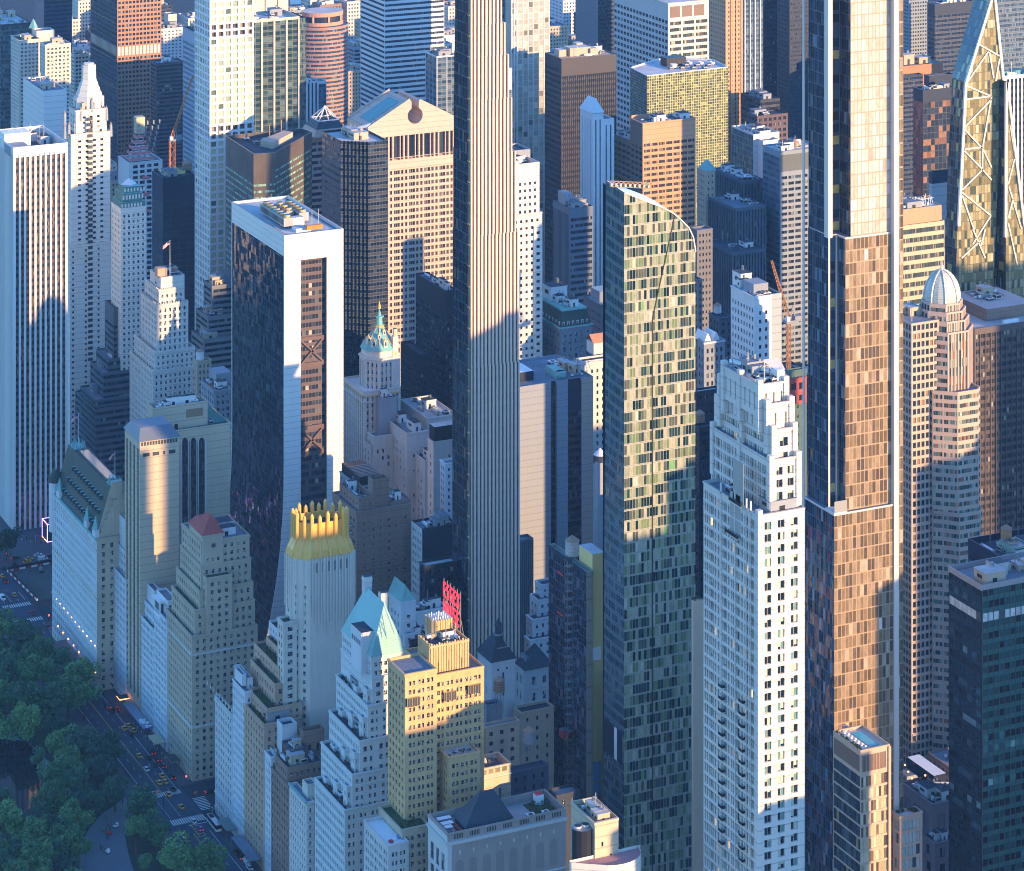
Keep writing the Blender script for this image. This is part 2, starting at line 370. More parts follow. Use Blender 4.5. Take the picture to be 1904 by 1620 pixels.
    def finish(s, camp):
        if s.name == 'city_block_building' and not s.seen(): return
        xs = [q for bx in s.bx for q in bx[:2]]; ys = [q for bx in s.bx for q in bx[2:4]]
        base = ((min(xs) + max(xs)) / 2, (min(ys) + max(ys)) / 2, 0.)
        e = link(s.name, None); e.location = base; e.empty_display_size = 1; tag(e, s.label, s.cat, s.group); s.e = e
        if s.wall.p: s.wall.build('wall', e, base)
        for r_ in s.roofs: r_.build('roof', e, base)
        if s.cur.p: s.cur.build('curtain_wall' if not s.wins else 'glazing', e, base)
        for name, mb, sm, sub in s.extra:
            o = mb.build(name, e, base, sm)
            if name == 'roof_garden': o['kind'] = 'stuff'
            for nm, m2, s2 in (sub or []): m2.build(nm, o, base, s2)
        for (k, x, y, z, a, c, h) in s.units:
            o = link({'house': 'bulkhead', 'duct': 'duct', 'pipe': 'pipe', 'mast': 'mast'}.get(k, 'rooftop_unit'), UNIT[k] if k != 'house' else UNIT['house%d' % (s.seed % 3)], e)
            o.location = (x - base[0], y - base[1], z); o.scale = (a, c, h)
        s.windows(e, base, camp)
    def windows(s, e, base, camp):
        if not s.wins: return
        sel = []; me_i = ALL.index(s); bxs = np.array([b[1:] for b in BOXES if b[0] != me_i and b[3] < max(q[3] for q in s.bx)]) if BOXES else np.zeros((0, 6))
        for gi, (f1, uv, gm, N, ang, wh) in enumerate(s.wins):
            c = f1.mean(1); Z = c[:, 0] * SS + c[:, 1] * CC
            u = CX + F * (c[:, 0] * CC - c[:, 1] * SS) / Z; v = VH + F * (CAMH - c[:, 2]) / Z
            face = N[0] * (camp[0] - c[:, 0]) + N[1] * (camp[1] - c[:, 1])
            ok = (face > 0) & (u > 2) & (u < 1902) & (v > 2) & (v < 1612)
            area = face / np.maximum(Z, 1) ** 3 * abs(wh[0] * wh[1])
            idx = np.where(ok)[0]
            if len(idx) and len(bxs):
                d = np.array(camp) - c[idx]; d = d / np.linalg.norm(d, axis=1, keepdims=True); o = c[idx] + np.array([N[0], N[1], 0]) * .6
                with np.errstate(divide='ignore', invalid='ignore'):
                    t1 = (bxs[None, :, [0, 2, 4]] - o[:, None, :]) / d[:, None, :]; t2 = (bxs[None, :, [1, 3, 5]] - o[:, None, :]) / d[:, None, :]
                    tn = np.minimum(t1, t2).max(2); tf = np.maximum(t1, t2).min(2)
                hid = ((tn < tf) & (tn > 0.5)).any(1) ; ok[idx[hid]] = False
            px = abs(wh[0]) * F / max(1., Z.mean())
            for i in np.where(ok)[0]: sel.append((area[i], gi, i))
            s.wins[gi] = (f1, uv, gm, N, ang, wh, px)
        sel.sort(reverse=True)
        use = set()
        if s.winobj and max(q[6] for q in s.wins) > 3.0: use = {(g_, i) for _, g_, i in sel[:98]}
        rest = MB()
        for gi, (f1, uv, gm, N, ang, wh, px) in enumerate(s.wins):
            keep = np.array([(gi, i) not in use for i in range(len(f1))])
            if keep.any(): rest.quads(f1[keep], gm, uv[keep])
            for i in np.where(~keep)[0]:
                q = f1[i]; wd = float(np.hypot(*(q[1] - q[0])[:2])); ht = float(q[2, 2] - q[1, 2]); c = q.mean(0)
                key = (round(wd, 2), round(ht, 2), gm.name)
                if key not in PANES:
                    mb = MB(); mb.quads([[(-wd / 2, 0, -ht / 2), (wd / 2, 0, -ht / 2), (wd / 2, 0, ht / 2), (-wd / 2, 0, ht / 2)]], gm, [[(0, 0), (1, 0), (1, 1), (0, 1)]])
                    o = mb.build('window', e); PANES[key] = o.data
                else: o = link('window', PANES[key], e)
                o.location = (c[0] - base[0], c[1] - base[1], c[2]); o.rotation_euler = (0, 0, ang)
        if rest.p:
            o = rest.build('window', e, base); o['kind'] = 'stuff'
PANES = {}
# ------------------------------------------------------------------ shared materials
ROOF = wall('roof_grey', (.20, .23, .28), .9, .45); ROOFL = wall('roof_pale', (.52, .52, .53), .9, .35); ROOFD = wall('roof_dark', (.055, .07, .095), .9, .45)
STEEL = metal('galvanised_steel', (.35, .36, .37), .5); WOOD = wall('tank_wood', (.30, .19, .12), .9, .3); TANKTOP = wall('tank_roof', (.36, .24, .17), .9, .25)
MARB = wall('white_marble', (.74, .71, .66), .55, .07, course=3.); MARB2 = wall('white_fins', (.70, .69, .67), .5, .08)
CREAM = wall('cream_limestone', (.62, .56, .47), .8, .14); CREAM2 = wall('pale_limestone', (.68, .63, .56), .8, .12, course=3.4)
LIME = wall('cool_limestone', (.58, .56, .53), .8, .16); GREYST = wall('grey_stone', (.30, .32, .35), .8, .2)
TAN = wall('tan_brick', (.50, .40, .29), .85, .16); TANB = wall('tan_block', (.55, .44, .31), .8, .1, course=3.6); GOLD = wall('golden_brick', (.62, .41, .20), .85, .22, brick=(.4, .2, .07))
BROWN = wall('brown_brick', (.30, .19, .14), .85, .2, course=3.2); BRICKO = wall('orange_brick', (.52, .34, .23), .85, .2, brick=(.6, .45, .35)); DKBR = wall('dark_brown_brick', (.13, .09, .09), .85, .25)
PINK = wall('pink_granite', (.55, .42, .34), .7, .1, course=3.3); TERR = wall('orange_terracotta_panel', (.62, .30, .17), .6, .08, course=3.5)
WHITEB = wall('white_brick', (.62, .63, .64), .8, .12); CONC = wall('pale_concrete', (.66, .66, .66), .7, .08); CONCG = wall('grey_concrete', (.26, .29, .33), .8, .15)
DARKW = wall('dark_cladding', (.018, .027, .045), .45, .3); NAVY = wall('blue_black_cladding', (.012, .024, .055), .4, .3); ALU = wall('aluminium_bands', (.60, .64, .67), .35, .06, spec=.6)
COPPER = wall('green_copper', (.22, .45, .42), .6, .25); SLATE = wall('dark_slate', (.04, .055, .075), .6, .3); TEALR = wall('teal_roof', (.10, .30, .32), .5, .12)
GOLDL = wall('gold_leaf', (.86, .45, .09), .4, .12, spec=.6); GOLDT = wall('gilded_trim', (.62, .42, .16), .45, .2); REDT = wall('red_roof_tile', (.42, .09, .07), .8, .25)
BRONZE = wall('bronze_frame', (.30, .20, .12), .4, .15); BLACKM = wall('black_metal', (.02, .022, .026), .4, .3); LEAFM = wall('terrace_planting', (.05, .085, .035), .9, .6)
YEL = wall('yellow_board', (.72, .55, .22), .8, .06); PINKN = wall('pink_safety_net', (.70, .22, .24), .8, .25); ORNG = wall('orange_steel', (.62, .24, .06), .6, .2); WHITEP = wall('white_paint', (.78, .78, .77), .6, .06)
POOLM = wall('pool_water', (.05, .42, .50), .08, .1); REDB = wall('red_paint', (.55, .05, .05), .6, .15); GREENW = wall('green_frames', (.08, .20, .17), .6, .2); BLUEP = wall('blue_sheet', (.18, .30, .5), .7, .2)
DKG = (.016, .02, .028)
WIN = glass('sash_window', [(0, (.007, .013, .026)), (.42, (.02, .034, .055)), (.66, (.075, .12, .16)), (.83, (.33, .36, .35)), (.93, (.5, .48, .42))], nx=2, ny=2, fr=(.05, .05), frc=(.16, .17, .18), blind=(.36, .38, .37), pb=.3, tilt=.02)
WINC = glass('tall_window', [(0, (.02, .026, .034)), (.45, (.05, .075, .085)), (.75, (.15, .24, .23)), (.92, (.42, .45, .38))], nx=2, fr=(.05, .04), frc=(.3, .3, .28), blind=(.5, .5, .42), pb=.35, tilt=.02, lit=.012)
WIND = glass('dark_window', [(0, (.006, .011, .024)), (.5, (.014, .024, .044)), (.78, (.05, .07, .095)), (.92, (.2, .22, .22))], nx=2, fr=(.05, .05), frc=(.03, .04, .055), tilt=.02)
RIB = glass('ribbon_glass', [(0, (.007, .014, .03)), (.55, (.016, .03, .055)), (.87, (.05, .08, .11)), (.96, (.24, .26, .25))], nx=2, fr=(.05, 0), frc=(.03, .045, .065), tilt=.02)
GDARK = glass('black_curtain_wall', [(0, (.005, .010, .022)), (.5, (.010, .020, .04)), (.9, (.03, .05, .075))], nx=2, fr=(.04, .03), frc=(.045, .05, .06), sp=.35, spc=(.010, .018, .034), tilt=.05)
GNAVY = glass('navy_curtain_wall', [(0, (.006, .014, .036)), (.5, (.012, .026, .058)), (.92, (.04, .07, .11))], nx=2, fr=(.05, .04), frc=(.03, .05, .085), sp=.4, spc=(.010, .022, .05), tilt=.04)
GBLUE = glass('blue_curtain_wall', [(0, (.03, .06, .10)), (.5, (.06, .11, .16)), (.85, (.14, .2, .25))], nx=2, fr=(.05, .04), frc=(.14, .18, .22), sp=.35, spc=(.05, .09, .14), tilt=.05)
GTEAL = glass('teal_curtain_wall', [(0, (.02, .045, .05)), (.5, (.04, .08, .085)), (.85, (.1, .16, .16))], nx=2, fr=(.04, .04), frc=(.08, .12, .13), sp=.3, spc=(.025, .05, .06), tilt=.05)

# ------------------------------------------------------------------ far left: plaza and Fifth Avenue
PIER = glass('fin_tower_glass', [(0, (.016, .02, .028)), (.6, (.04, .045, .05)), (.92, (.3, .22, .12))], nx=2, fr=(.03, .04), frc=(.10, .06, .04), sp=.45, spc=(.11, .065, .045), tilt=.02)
b = B('office_tower', 'white marble tower of vertical fins at the left edge, plaza at its foot', 'tower')
fin = st('f', MARB2, PIER, bw=3.12, fh=3.9, ww=.60, m=.8, top=4.5, bot=0, d=.7)
x0, x1, y0, y1, z0, z1 = b.t(1570, 25, 126, v=275, d=50, sty=fin, nsty=dict(fin, bw=2.3, ww=.5, m=.5), par=6., roof=ROOFD)
wx = SX(57, 1585)
m = MB(); m.box(SX(8, 1590), SX(57, 1590), 1590, 1602, z1 - 6, z1 + 3.5, WHITEP); m.box(SX(15, 1580), SX(50, 1580), 1576, 1588, z1 - 6, z1 - 1, CONCG); m.box(x0 + 3, x0 + 8, 1572.5, 1610, z1 - 6, z1 - 2.5, CONCG); b.part('bulkhead', m)
b.clutter(x0 + 2, x1 - 2, y0 + 2, y1 - 3, z1 - 6, 10)
m = MB()
for i in range(9): m.bar((x0 + 3 + i * 2.6, 1592, z1), (x0 + 3 + i * 2.6, 1592, z1 + 6 + i % 3), .09, STEEL)
for i in range(8): m.bar((x0 + 3 + i * 2.6, 1592, z1 + 5), (x0 + 5.6 + i * 2.6, 1592, z1 + 5), .09, STEEL)
b.part('roof_scaffold', m)

# cream stepped hotel tower with lantern top
b = B('hotel_tower', 'cream limestone hotel tower stepping up to an octagonal lantern crown', 'tower')
hs = st('p', CREAM2, WIND, bw=4.6, fh=3.35, ww=.42, wh=.42, m=3.0, top=3, pat=[(.3, .72)], d=.4)
E4 = 1665; plain = st('plain', CREAM2)
x0, x1, y0, y1, z0, z1 = b.t(E4, 130, 207, 120, v=457, sty=st('p', CREAM2, WIND, bw=9, fh=3.35, ww=.2, wh=.42, m=1, top=2, pat=[(.05, .2)]))
zz = z1 - 2
x0, x1, y0, y1, z0, z1 = b.t(E4 + .6, 132, 205, 121, v=250, sty=hs, z0=zz)
zb = ZV(208, x0, E4)
b.t(E4 + 2.5, 141, 198, 128, z1=zb, sty=hs, z0=z1 - 2, v=0)
cx, cy = SX(165, E4 + 12), E4 + 12
oc = lambda r, n=8, a0=.5: [(cx + r * math.cos((i + a0) * 2 * math.pi / n), cy + r * math.sin((i + a0) * 2 * math.pi / n)) for i in range(n)]
b.shell(oc(9.2), zb - 2, zb + 6, [st('p', CREAM2, WIN, bw=4, fh=6, ww=.4, wh=.6, m=1, top=1)], par=.5)
m = MB()
for k in range(4):
    m.prism(oc(8.2 - k * 1.1), zb + 5.5 + k * 3, zb + 8.5 + k * 3, CREAM2, pl2=oc(7.6 - k * 1.1))
m.prism(oc(4.4), zb + 17, zb + 25, CREAM2, ROOF, pl2=oc(4.2)); m.prism(oc(3.2), zb + 25, zb + 26, CREAM2)
b.part('lantern_crown', m)
for u, v in ((120, 205), (128, 226), (150, 197), (171, 180), (198, 196), (206, 226), (120, 230)):
    x = SX(u, E4 + 3); zt = ZV(v, x, E4 + 3); m = MB(); m.cyl(x, E4 + 3, zt - 9, zt - 2, 1.1, .9, GREYST, 8); m.cyl(x, E4 + 3, zt - 2, zt, .8, .05, BRONZE, 8); b.part('corner_lantern', m)
m = MB(); xa, xb = SX(162, E4), SX(174, E4)
nb_ = 44; zt0 = zb - 4
for i in range(nb_): m = MB(); m.box(xa + .6, xb - .6, E4 - .25, E4 + 1, zt0 - i * 3.35 - 2.4, zt0 - i * 3.35 - .6, WIND); b.part('bay_window', m)

# --- copper-lit tower and its neighbours at the top left
b = B('office_tower', 'dark copper tower with a pale louvred band, upper front glowing in sunset', 'tower')
CPP = wall('copper_grid', (.36, .19, .115), .5, .1)
cs = st('p', CPP, WIND, bw=3.1, fh=3.85, ww=.68, wh=.56, m=.4, top=1, d=.35); csn = st('r', NAVY, RIB, bw=3, fh=3.85, wh=.5, sill=.25, m=.3, top=.6)
x0, x1, y0, y1 = b.rect(2300, 218, 300, 168)
za, zb = ZV(104.5, x0, y0), ZV(88, x0, y0)
b.tier(x0, x1, y0, y1, 0, za, cs, csn); b.tier(x0, x1, y0, y1, zb, 235, cs, csn)
LOUV = wall('pale_louvres', (.62, .55, .5), .5, .1); b.tier(x0 + .1, x1 - .1, y0 + .1, y1 - .1, za, zb, st('f', CPP, LOUV, bw=3.1, ww=.78, m=.3, top=.2, d=.3), par=0)

b = B('apartment_building', 'beige balconied apartment slab with planted roof at far upper left', 'apartments')
ap = st('p', CREAM, WIN, bw=3.0, fh=3.0, ww=.55, wh=.5, m=1, top=2)
b.t(2190, 35, 75, 20, v=75, sty=ap, roof=LEAFM, clutter=2); 
b.t(2150, 84, 132, 74, v=84, sty=ap, z0=0, roof=ROOF, clutter=5)
x0, x1, y0, y1, z0, z1 = b.t(2200, 68, 101, 60, v=58, sty=st('plain', CREAM)); m = MB(); cx, cy = SX(62, 2215), 2215; m.cyl(cx, cy, z1, z1 + 7, 4, .2, COPPER, 4); b.part('roof_cap', m)
b = B('office_building', 'dark teal gridded office block behind the marble fin tower', 'office')
b.t(2260, 2, 58, -30, v=46, sty=st('c', DARKW, GTEAL, bw=3, fh=3.8, m=.2, top=2), roof=ROOFL, clutter=6)
b = B('office_building', 'white windowless block with rooftop plant behind the fin tower', 'office')
b.t(1860, 81, 124, 43, v=170, sty=st('plain', wall('white_panels', (.66, .64, .62), .6, .05, course=4.)), clutter=2, z0=0)
b.t(1890, 60, 84, 43, v=172, sty=st('plain', WHITEB), clutter=5)
b = B('office_building', 'dark glass slab with mauve end wall in the top left corner', 'office')
b.t(2560, 82, 134, 66, v=-30, sty=st('c', DARKW, GNAVY, bw=4, fh=3.8, m=.3), nsty=st('plain', wall('mauve_brick', (.24, .17, .19), .8, .15)))
b = B('office_building', 'small brown brick block with deep window grid left of the copper tower', 'office')
b.t(2420, 138, 166, 132, v=102, sty=st('p', CREAM, WIND, bw=3, fh=3.4, ww=.7, wh=.5), clutter=3)
b = B('apartment_building', 'pale ziggurat apartment tower with a square penthouse right of the copper tower', 'apartments')
a2 = st('p', WHITEB, WIN, bw=3.3, fh=3., ww=.5, wh=.45)
b.t(2500, 296, 340, 280, v=54, sty=a2, clutter=3); x = b.last; b.t(2512, 313, 329, 305, v=27, sty=st('plain', CREAM), z0=x[5] - 2)
b = B('apartment_building', 'dark balconied apartment slab between copper tower and white grid tower', 'apartments')
b.t(2120, 290, 341, 280, v=118, sty=st('r', DKBR, RIB, bw=4, fh=3.1, wh=.55, sill=.3), clutter=4)
b = B('office_tower', 'slim blue gridded slab just left of the white concrete grid tower', 'office')
b.t(1930, 374, 400, 340, v=66, sty=st('p', GREYST, RIB, bw=2, fh=3.6, ww=.7, wh=.5, top=6), nsty=st('p', wall('blue_grid', (.25, .32, .42), .5, .1), WIND, bw=2., fh=3.6, ww=.62, wh=.5, top=9), roof=ROOFD)

# --- slender white concrete grid tower
b = B('residential_tower', 'slender white concrete tower with a grid of square windows', 'tower')
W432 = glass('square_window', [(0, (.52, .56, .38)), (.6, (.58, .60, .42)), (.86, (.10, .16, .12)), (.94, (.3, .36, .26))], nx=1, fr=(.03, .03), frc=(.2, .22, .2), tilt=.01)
O432 = glass('open_storey', [(0, (.06, .05, .05)), (.4, (.3, .25, .2)), (.7, (.12, .1, .1))], nx=2, fr=(.03, .03), frc=(.4, .38, .36), tilt=0)
x0, x1, y0, y1 = b.rect(1705, 390, 472, 362)
g4 = st('p', CONC, W432, bw=(x1 - x0) / 6.1, fh=4.62, ww=.70, wh=.68, m=.25, sill=.16, top=.2, d=.55); g4n = dict(g4, bw=(y1 - y0) / 6.1)
o4 = dict(g4, gm=O432, d=1.5); o4n = dict(g4n, gm=O432, d=1.5)
lv = [0, ZV(262, x0, y0), ZV(234, x0, y0), ZV(72, x0, y0), ZV(45, x0, y0), 300]
for i in range(5): b.tier(x0, x1, y0, y1, lv[i], lv[i + 1], o4 if i % 2 else g4, o4n if i % 2 else g4n, par=0)

# --- cluster below: brick building being rebuilt, ornate top, dark block
b = B('tower_under_construction', 'grey concrete tower under construction with red safety-netted decks', 'building site')
x0, x1, y0, y1, z0, z1 = b.t(1830, 240, 302, 220, v=303, sty=st('p', CONC, WIND, bw=5, fh=3.6, ww=.7, wh=.6, m=2), nsty=st('plain', CONC), roof=ROOF)
za = z1
for k in range(7):
    m = MB(); i = k * 1.5; m.box(x0 + 2 + i, x1 - 5 - i * .9, y0 + 3 + i, y1 - 8, za, za + .5, CONC); m.box(x0 + 2 + i, x1 - 5 - i * .9, y0 + 2.6 + i, y0 + 2.9 + i, za + .5, za + 2, PINKN); m.box(x0 + 1.7 + i, x0 + 2 + i, y0 + 3 + i, y1 - 8, za + .5, za + 2, PINKN)
    for q in range(4): m.box(x0 + 4 + i + q * 4.2, x0 + 4.8 + i + q * 4.2, y0 + 5 + i, y0 + 6 + i, za + .5, za + 3.2, CONCG)
    za += 3.4; b.part('concrete_deck', m)
    if k < 3: m = MB(); m.box(x0 + 9, x1 - 9, y0 - .4, y0 + .2, z1 - 12 - k * 11, z1 - 10 - k * 11, PINKN); b.part('safety_net', m)
m = MB(); m.box(x0 + 9, x0 + 15, y0 + 12, y0 + 18, za - 8, za + 3, wall('plywood', (.5, .47, .3), .8, .1)); b.part('core', m)
b.box((x0 + 4, x1 - 7, y0 + 5, y1 - 8, z1, za))

b = B('office_building', 'slim limestone tower with green ornamented crown and pyramid cap', 'office')
fs = st('p', CREAM2, WIN, bw=2.9, fh=3.4, ww=.46, wh=.5, m=.6, top=3)
x0, x1, y0, y1, z0, z1 = b.t(1600, 225, 272, 207, v=388, sty=fs)
m = MB()
for k, (i, h) in enumerate(((.5, 3), (1.6, 3.5), (3., 3))):
    z1_ = z1 + k * 4.2; m.box(x0 + i, x1 - i, y0 + i, y1 - i, z1_ - 1, z1_ + h, GREENW, COPPER)
    for q in range(7): m.box(x0 + i + q * 1.9, x0 + i + .9 + q * 1.9, y0 + i - .15, y0 + i, z1_ + .2, z1_ + h - .8, CREAM2)
m.cyl((x0 + x1) / 2, (y0 + y1) / 2, z1 + 11.5, z1 + 15, 5, .2, CONC, 4); b.part('ornamented_crown', m)

b = B('office_tower', 'plain blue-black block with a tank and steel frame on its roof', 'office')
x0, x1, y0, y1, z0, z1 = b.t(1760, 303, 363, 283, v=331, sty=st('c', NAVY, glass('sealed_dark_glass', [(0, (.018, .022, .04)), (.8, (.03, .035, .055))], nx=1, fr=(.02, .03), frc=(.03, .035, .05), tilt=.02), bw=5, fh=3.8, m=.4, top=16, bot=0), roof=ROOFD)
b.tank(SX(348, 1775), 1775, z1 - 1, 3.2, 4, 1.5); m = MB()
for q in range(9): m.box(SX(306, 1768) + q * 1.4, SX(306, 1768) + q * 1.4 + .3, 1766, 1780, z1, z1 + 1.6, YEL)
m.box(SX(306, 1768), SX(342, 1768), 1765.5, 1766, z1, z1 + 2, YEL); b.part('roof_frame', m)

# --- stepped white Deco tower with flagpole
b = B('office_building', 'white setback tower with flagpole, its upper tiers sunlit', 'office')
sq = st('p', CREAM2, WIN, bw=2.75, fh=3.5, ww=.42, wh=.52, m=.7, top=2.0, d=.45)
E0 = 1533
b.t(E0, 284.5, 367, 241, v=690, sty=sq, roof=LEAFM)
b.t(E0 + 2.2, 288, 363, 249.5, v=655, sty=sq, z0=b.last[5] - 2, roof=ROOF)
b.t(E0 + 6, 291.5, 350, 262, v=567, sty=dict(sq, fh=3.7, wh=.6), z0=b.last[5] - 2)
b.t(E0 + 8.5, 295.5, 343, 270, v=540, sty=sq, z0=b.last[5] - 2)
b.t(E0 + 10.5, 299, 343, 279, v=516, sty=st('plain', CREAM2), z0=b.last[5] - 2, clutter=2)
x0, x1, y0, y1, z0, z1 = b.last
m = MB(); m.box(SX(293, E0 + 14), SX(311, E0 + 14), E0 + 14, E0 + 19, z1 - 1, z1 + 4, BRICKO); b.part('bulkhead', m)
for tr in range(4):                                   # crenellated parapets
    bx = b.bx[tr]; m = b.wall
    for q in range(12): xx = bx[0] + .4 + q * (bx[1] - bx[0] - 1.6) / 11.; m.box(xx, xx + .8, bx[2] - .15, bx[2] + .3, bx[5] - 2.5, bx[5] + .7, CREAM2)
    for q in range(12): yy = bx[2] + .4 + q * (bx[3] - bx[2] - 1.6) / 11.; m.box(bx[0] - .15, bx[0] + .3, yy, yy + .8, bx[5] - 2.5, bx[5] + .7, CREAM2)
b.tank(SX(325, E0 + 18), E0 + 18, z1 - 1, 1.8, 3, .5)
FLAGP = []
def flagpole(b, x, y, z, h, fl, up=.5, s=1.):
    m = MB(); m.cyl(x, y, z, z + h, .16, .09, WHITEP, 6); m.cyl(x, y, z + h, z + h + .35, .25, .05, GOLDL, 6)
    f = MB(); L, Hh = fl, fl * .5
    for i in range(7):
        za, zb_ = z + h - Hh + i * Hh / 7, z + h - Hh + (i + 1) * Hh / 7; mt = FRED if i % 2 == 0 else WHITEP
        for q in range(8):
            a0, a1 = q / 8, (q + 1) / 8; mm = FBLUE if (a1 <= .42 and i >= 3) else mt
            w0, w1 = .35 * math.sin(a0 * 7), .35 * math.sin(a1 * 7); dz0, dz1 = -a0 ** 1.4 * L * up, -a1 ** 1.4 * L * up
            f.quads([[(x - a0 * L * .9, y + w0, za + dz0), (x - a1 * L * .9, y + w1, za + dz1), (x - a1 * L * .9, y + w1, zb_ + dz1), (x - a0 * L * .9, y + w0, zb_ + dz0)]], mm)
    b.part('flagpole', m, False, [('flag', f, False)])
FRED = wall('flag_red', (.55, .05, .06), .8, .1); FBLUE = wall('flag_blue', (.03, .05, .2), .8, .1)
flagpole(b, SX(316, E0 + 11), E0 + 11, z1 - 8, 28, 4.6, .55)

b = B('office_building', 'dark glass ziggurat stepping down left of the white setback tower', 'office')
zg = st('r', wall('slate_bands', (.10, .12, .15), .5, .15), RIB, bw=3, fh=3.7, wh=.5, sill=.3, m=.2, top=1)
EZ = 1590
for i, (uc, ul, ur, v) in enumerate(((177, 140, 262, 762), (177, 149, 262, 744), (192, 168, 262, 694), (201, 179, 262, 668))): b.t(EZ + i * 4, uc, ur, ul, v=v, sty=zg, z0=0 if i == 0 else b.last[5] - 3)
b.t(EZ + 16, 211, 262, 195, v=572, sty=dict(zg, top=10), z0=b.last[5] - 3, roof=ROOFD, clutter=5)
b = B('office_building', 'shadowed stepped block with ribbon windows beside the black slab tower', 'office')
for i, (uc, ul, ur, v) in enumerate(((378, 356, 440, 632), (386, 364, 440, 590), (394, 379, 440, 532))): b.t(1620 + i * 6, uc, ur, ul, v=v, sty=st('r', wall('stone_bands', (.2, .21, .22), .7, .1), RIB, bw=3, fh=3.6, wh=.5, sill=.25, m=1, top=1.5), z0=0 if i == 0 else b.last[5] - 3)
b.t(1640, 406, 440, 403, v=505, sty=st('plain', GREYST), z0=b.last[5] - 3)
b = B('office_building', 'low stone building with timber sheds and scaffolding on its roof', 'office')
x0, x1, y0, y1, z0, z1 = b.t(1450, 398, 440, 374, v=727, sty=st('p', GREYST, WIN, bw=3, fh=3.6), roof=wall('rust_roof', (.34, .2, .13), .9, .2), clutter=4)
m = MB(); m.box(SX(402, 1462), SX(430, 1462), 1462, 1474, z1 - 1, z1 + 5, GREYST)
for q in range(6):
    for r_ in range(3): xx = x0 - .8 + q * 2.4; m.bar((xx, y0 - 1, 20), (xx, y0 - 1, z1), .08, STEEL); m.bar((x0, y0 - 1, z1 - 4 * r_ - 2), (x0 + 14, y0 - 1, z1 - 4 * r_ - 2), .08, STEEL)
b.part('roof_shed', m)
b = B('apartment_building', 'narrow tan turreted building with a white water tank', 'apartments')
x0, x1, y0, y1, z0, z1 = b.t(1506, 366, 393, 360, v=672, sty=st('p', TAN, WIN, bw=2.4, fh=3.4, ww=.4, wh=.55)); b.tank((x0 + x1) / 2 - 1, y0 + 4, z1 - 1, 2.2, 4.5, .6, WHITEP)
b = B('office_building', 'flat-roofed shop block with a blue patterned roof deck by the black slab', 'shop')
x0, x1, y0, y1, z0, z1 = b.t(1425, 395, 445, 370, v=806, sty=st('p', LIME, WIN, bw=3, fh=4), roof=wall('blue_deck', (.16, .24, .34), .6, .3))

# --- second white flag of the plaza street handled with the chateau hotel below
# ------------------------------------------------------------------ the row along the park, from the far end to the near end
# chateau hotel
b = B('chateau_hotel', 'white chateau hotel with dark green mansard roof, pinnacles and lit lower storeys', 'hotel')
pw = st('p', wall('glazed_white_brick', (.58, .62, .62), .6, .1), WIN, bw=3.4, fh=3.9, ww=.36, wh=.55, m=1.2, top=2.2, d=.35, bot=0)
x0, x1, y0, y1 = b.rect(1341, 180, 236, 97)
ze = ZV(1002, x0, y0)
b.tier(x0, x1, y0, y1, 0, ze, dict(pw, wm=TAN, bw=4.6), pw, par=0)
MANS = wall('mansard_green_slate', (.045, .065, .055), .6, .3); zr = ze + 23
m = MB(); pr = [(x0 + .3, ze - 1), (x0 + 7.5, zr), (x0 + 15, zr), (x0 + 20, zr - 9), (x0 + 24, ze - 1)]
for i in range(4): m.quads([[(pr[i][0], y1 - 3, pr[i][1]), (pr[i][0], y0 + 2.5, pr[i][1]), (pr[i + 1][0], y0 + 2.5, pr[i + 1][1]), (pr[i + 1][0], y1 - 3, pr[i + 1][1])]], MANS)
m.poly([(p[0], y0 + 2.5, p[1]) for p in pr], TAN)
b.part('mansard_roof', m)
gx = x0 + 2; gm = MB()                                   # stepped gable at the near end
for k in range(7): gm.box(x0 + 1 + k * 1.5, x0 + 23 - k * .8, y0 + 1.2 + k * .03, y0 + 2.3, ze - 1 + k * 3, ze + 2 + k * 3 + .0, TAN, GREYST)
gm.box(x0 + 8, x0 + 13, y0 + .8, y0 + 3, ze + 18, zr + 3, TAN, COPPER); b.part('gable', gm)
for r_ in range(3):
    for q in range(13 - r_):
        t_ = .18 + .25 * r_; xx = x0 + .3 + 7.2 * t_; zz = ze - 1 + (zr - ze + 1) * t_; yy = y0 + 5 + q * 4.6 + r_ * 2
        if yy > y1 - 6: continue
        m = MB(); m.box(xx - .9, xx + 1.2, yy, yy + 1.7, zz, zz + 2., MANS, COPPER); m.box(xx - .95, xx - .9, yy + .3, yy + 1.4, zz + .3, zz + 1.6, WIND); b.part('dormer', m)
for yy in (y0 + 1, y0 + 15, y1 - 14):
    m = MB(); m.box(x0 - .5, x0 + 1.5, yy, yy + 5, ze - 2, ze + 3.5, WHITEB); m.cyl(x0 + .6, yy + 2.5, ze + 3.5, ze + 10, 2.2, .05, COPPER, 4); b.part('pinnacle', m)
m = MB(); m.box(x0 - .35, x0, y0, y1, ze - 9, ze - 8.2, WHITEB); m.box(x0 - .6, x0, y0, y1, ze - 1, ze + .2, COPPER); m.box(x0 - .35, x0, y0, y1, 22, 22.8, WHITEB); b.part('cornice', m)
m = MB(); cxx, cyy = x0 + 1.2, y1 - 2.0; m.cyl(cxx, cyy, ze - 20, ze + 5, 3.4, 3.4, WHITEB, 16); m.cyl(cxx, cyy, ze + 5, ze + 8, 3.8, 3.4, MANS, 16); m.cyl(cxx, cyy, ze + 8, ze + 11, 3.4, 1.2, MANS, 16); m.cyl(cxx, cyy, ze + 11, ze + 15, .5, .05, COPPER, 8); b.part('corner_turret', m)
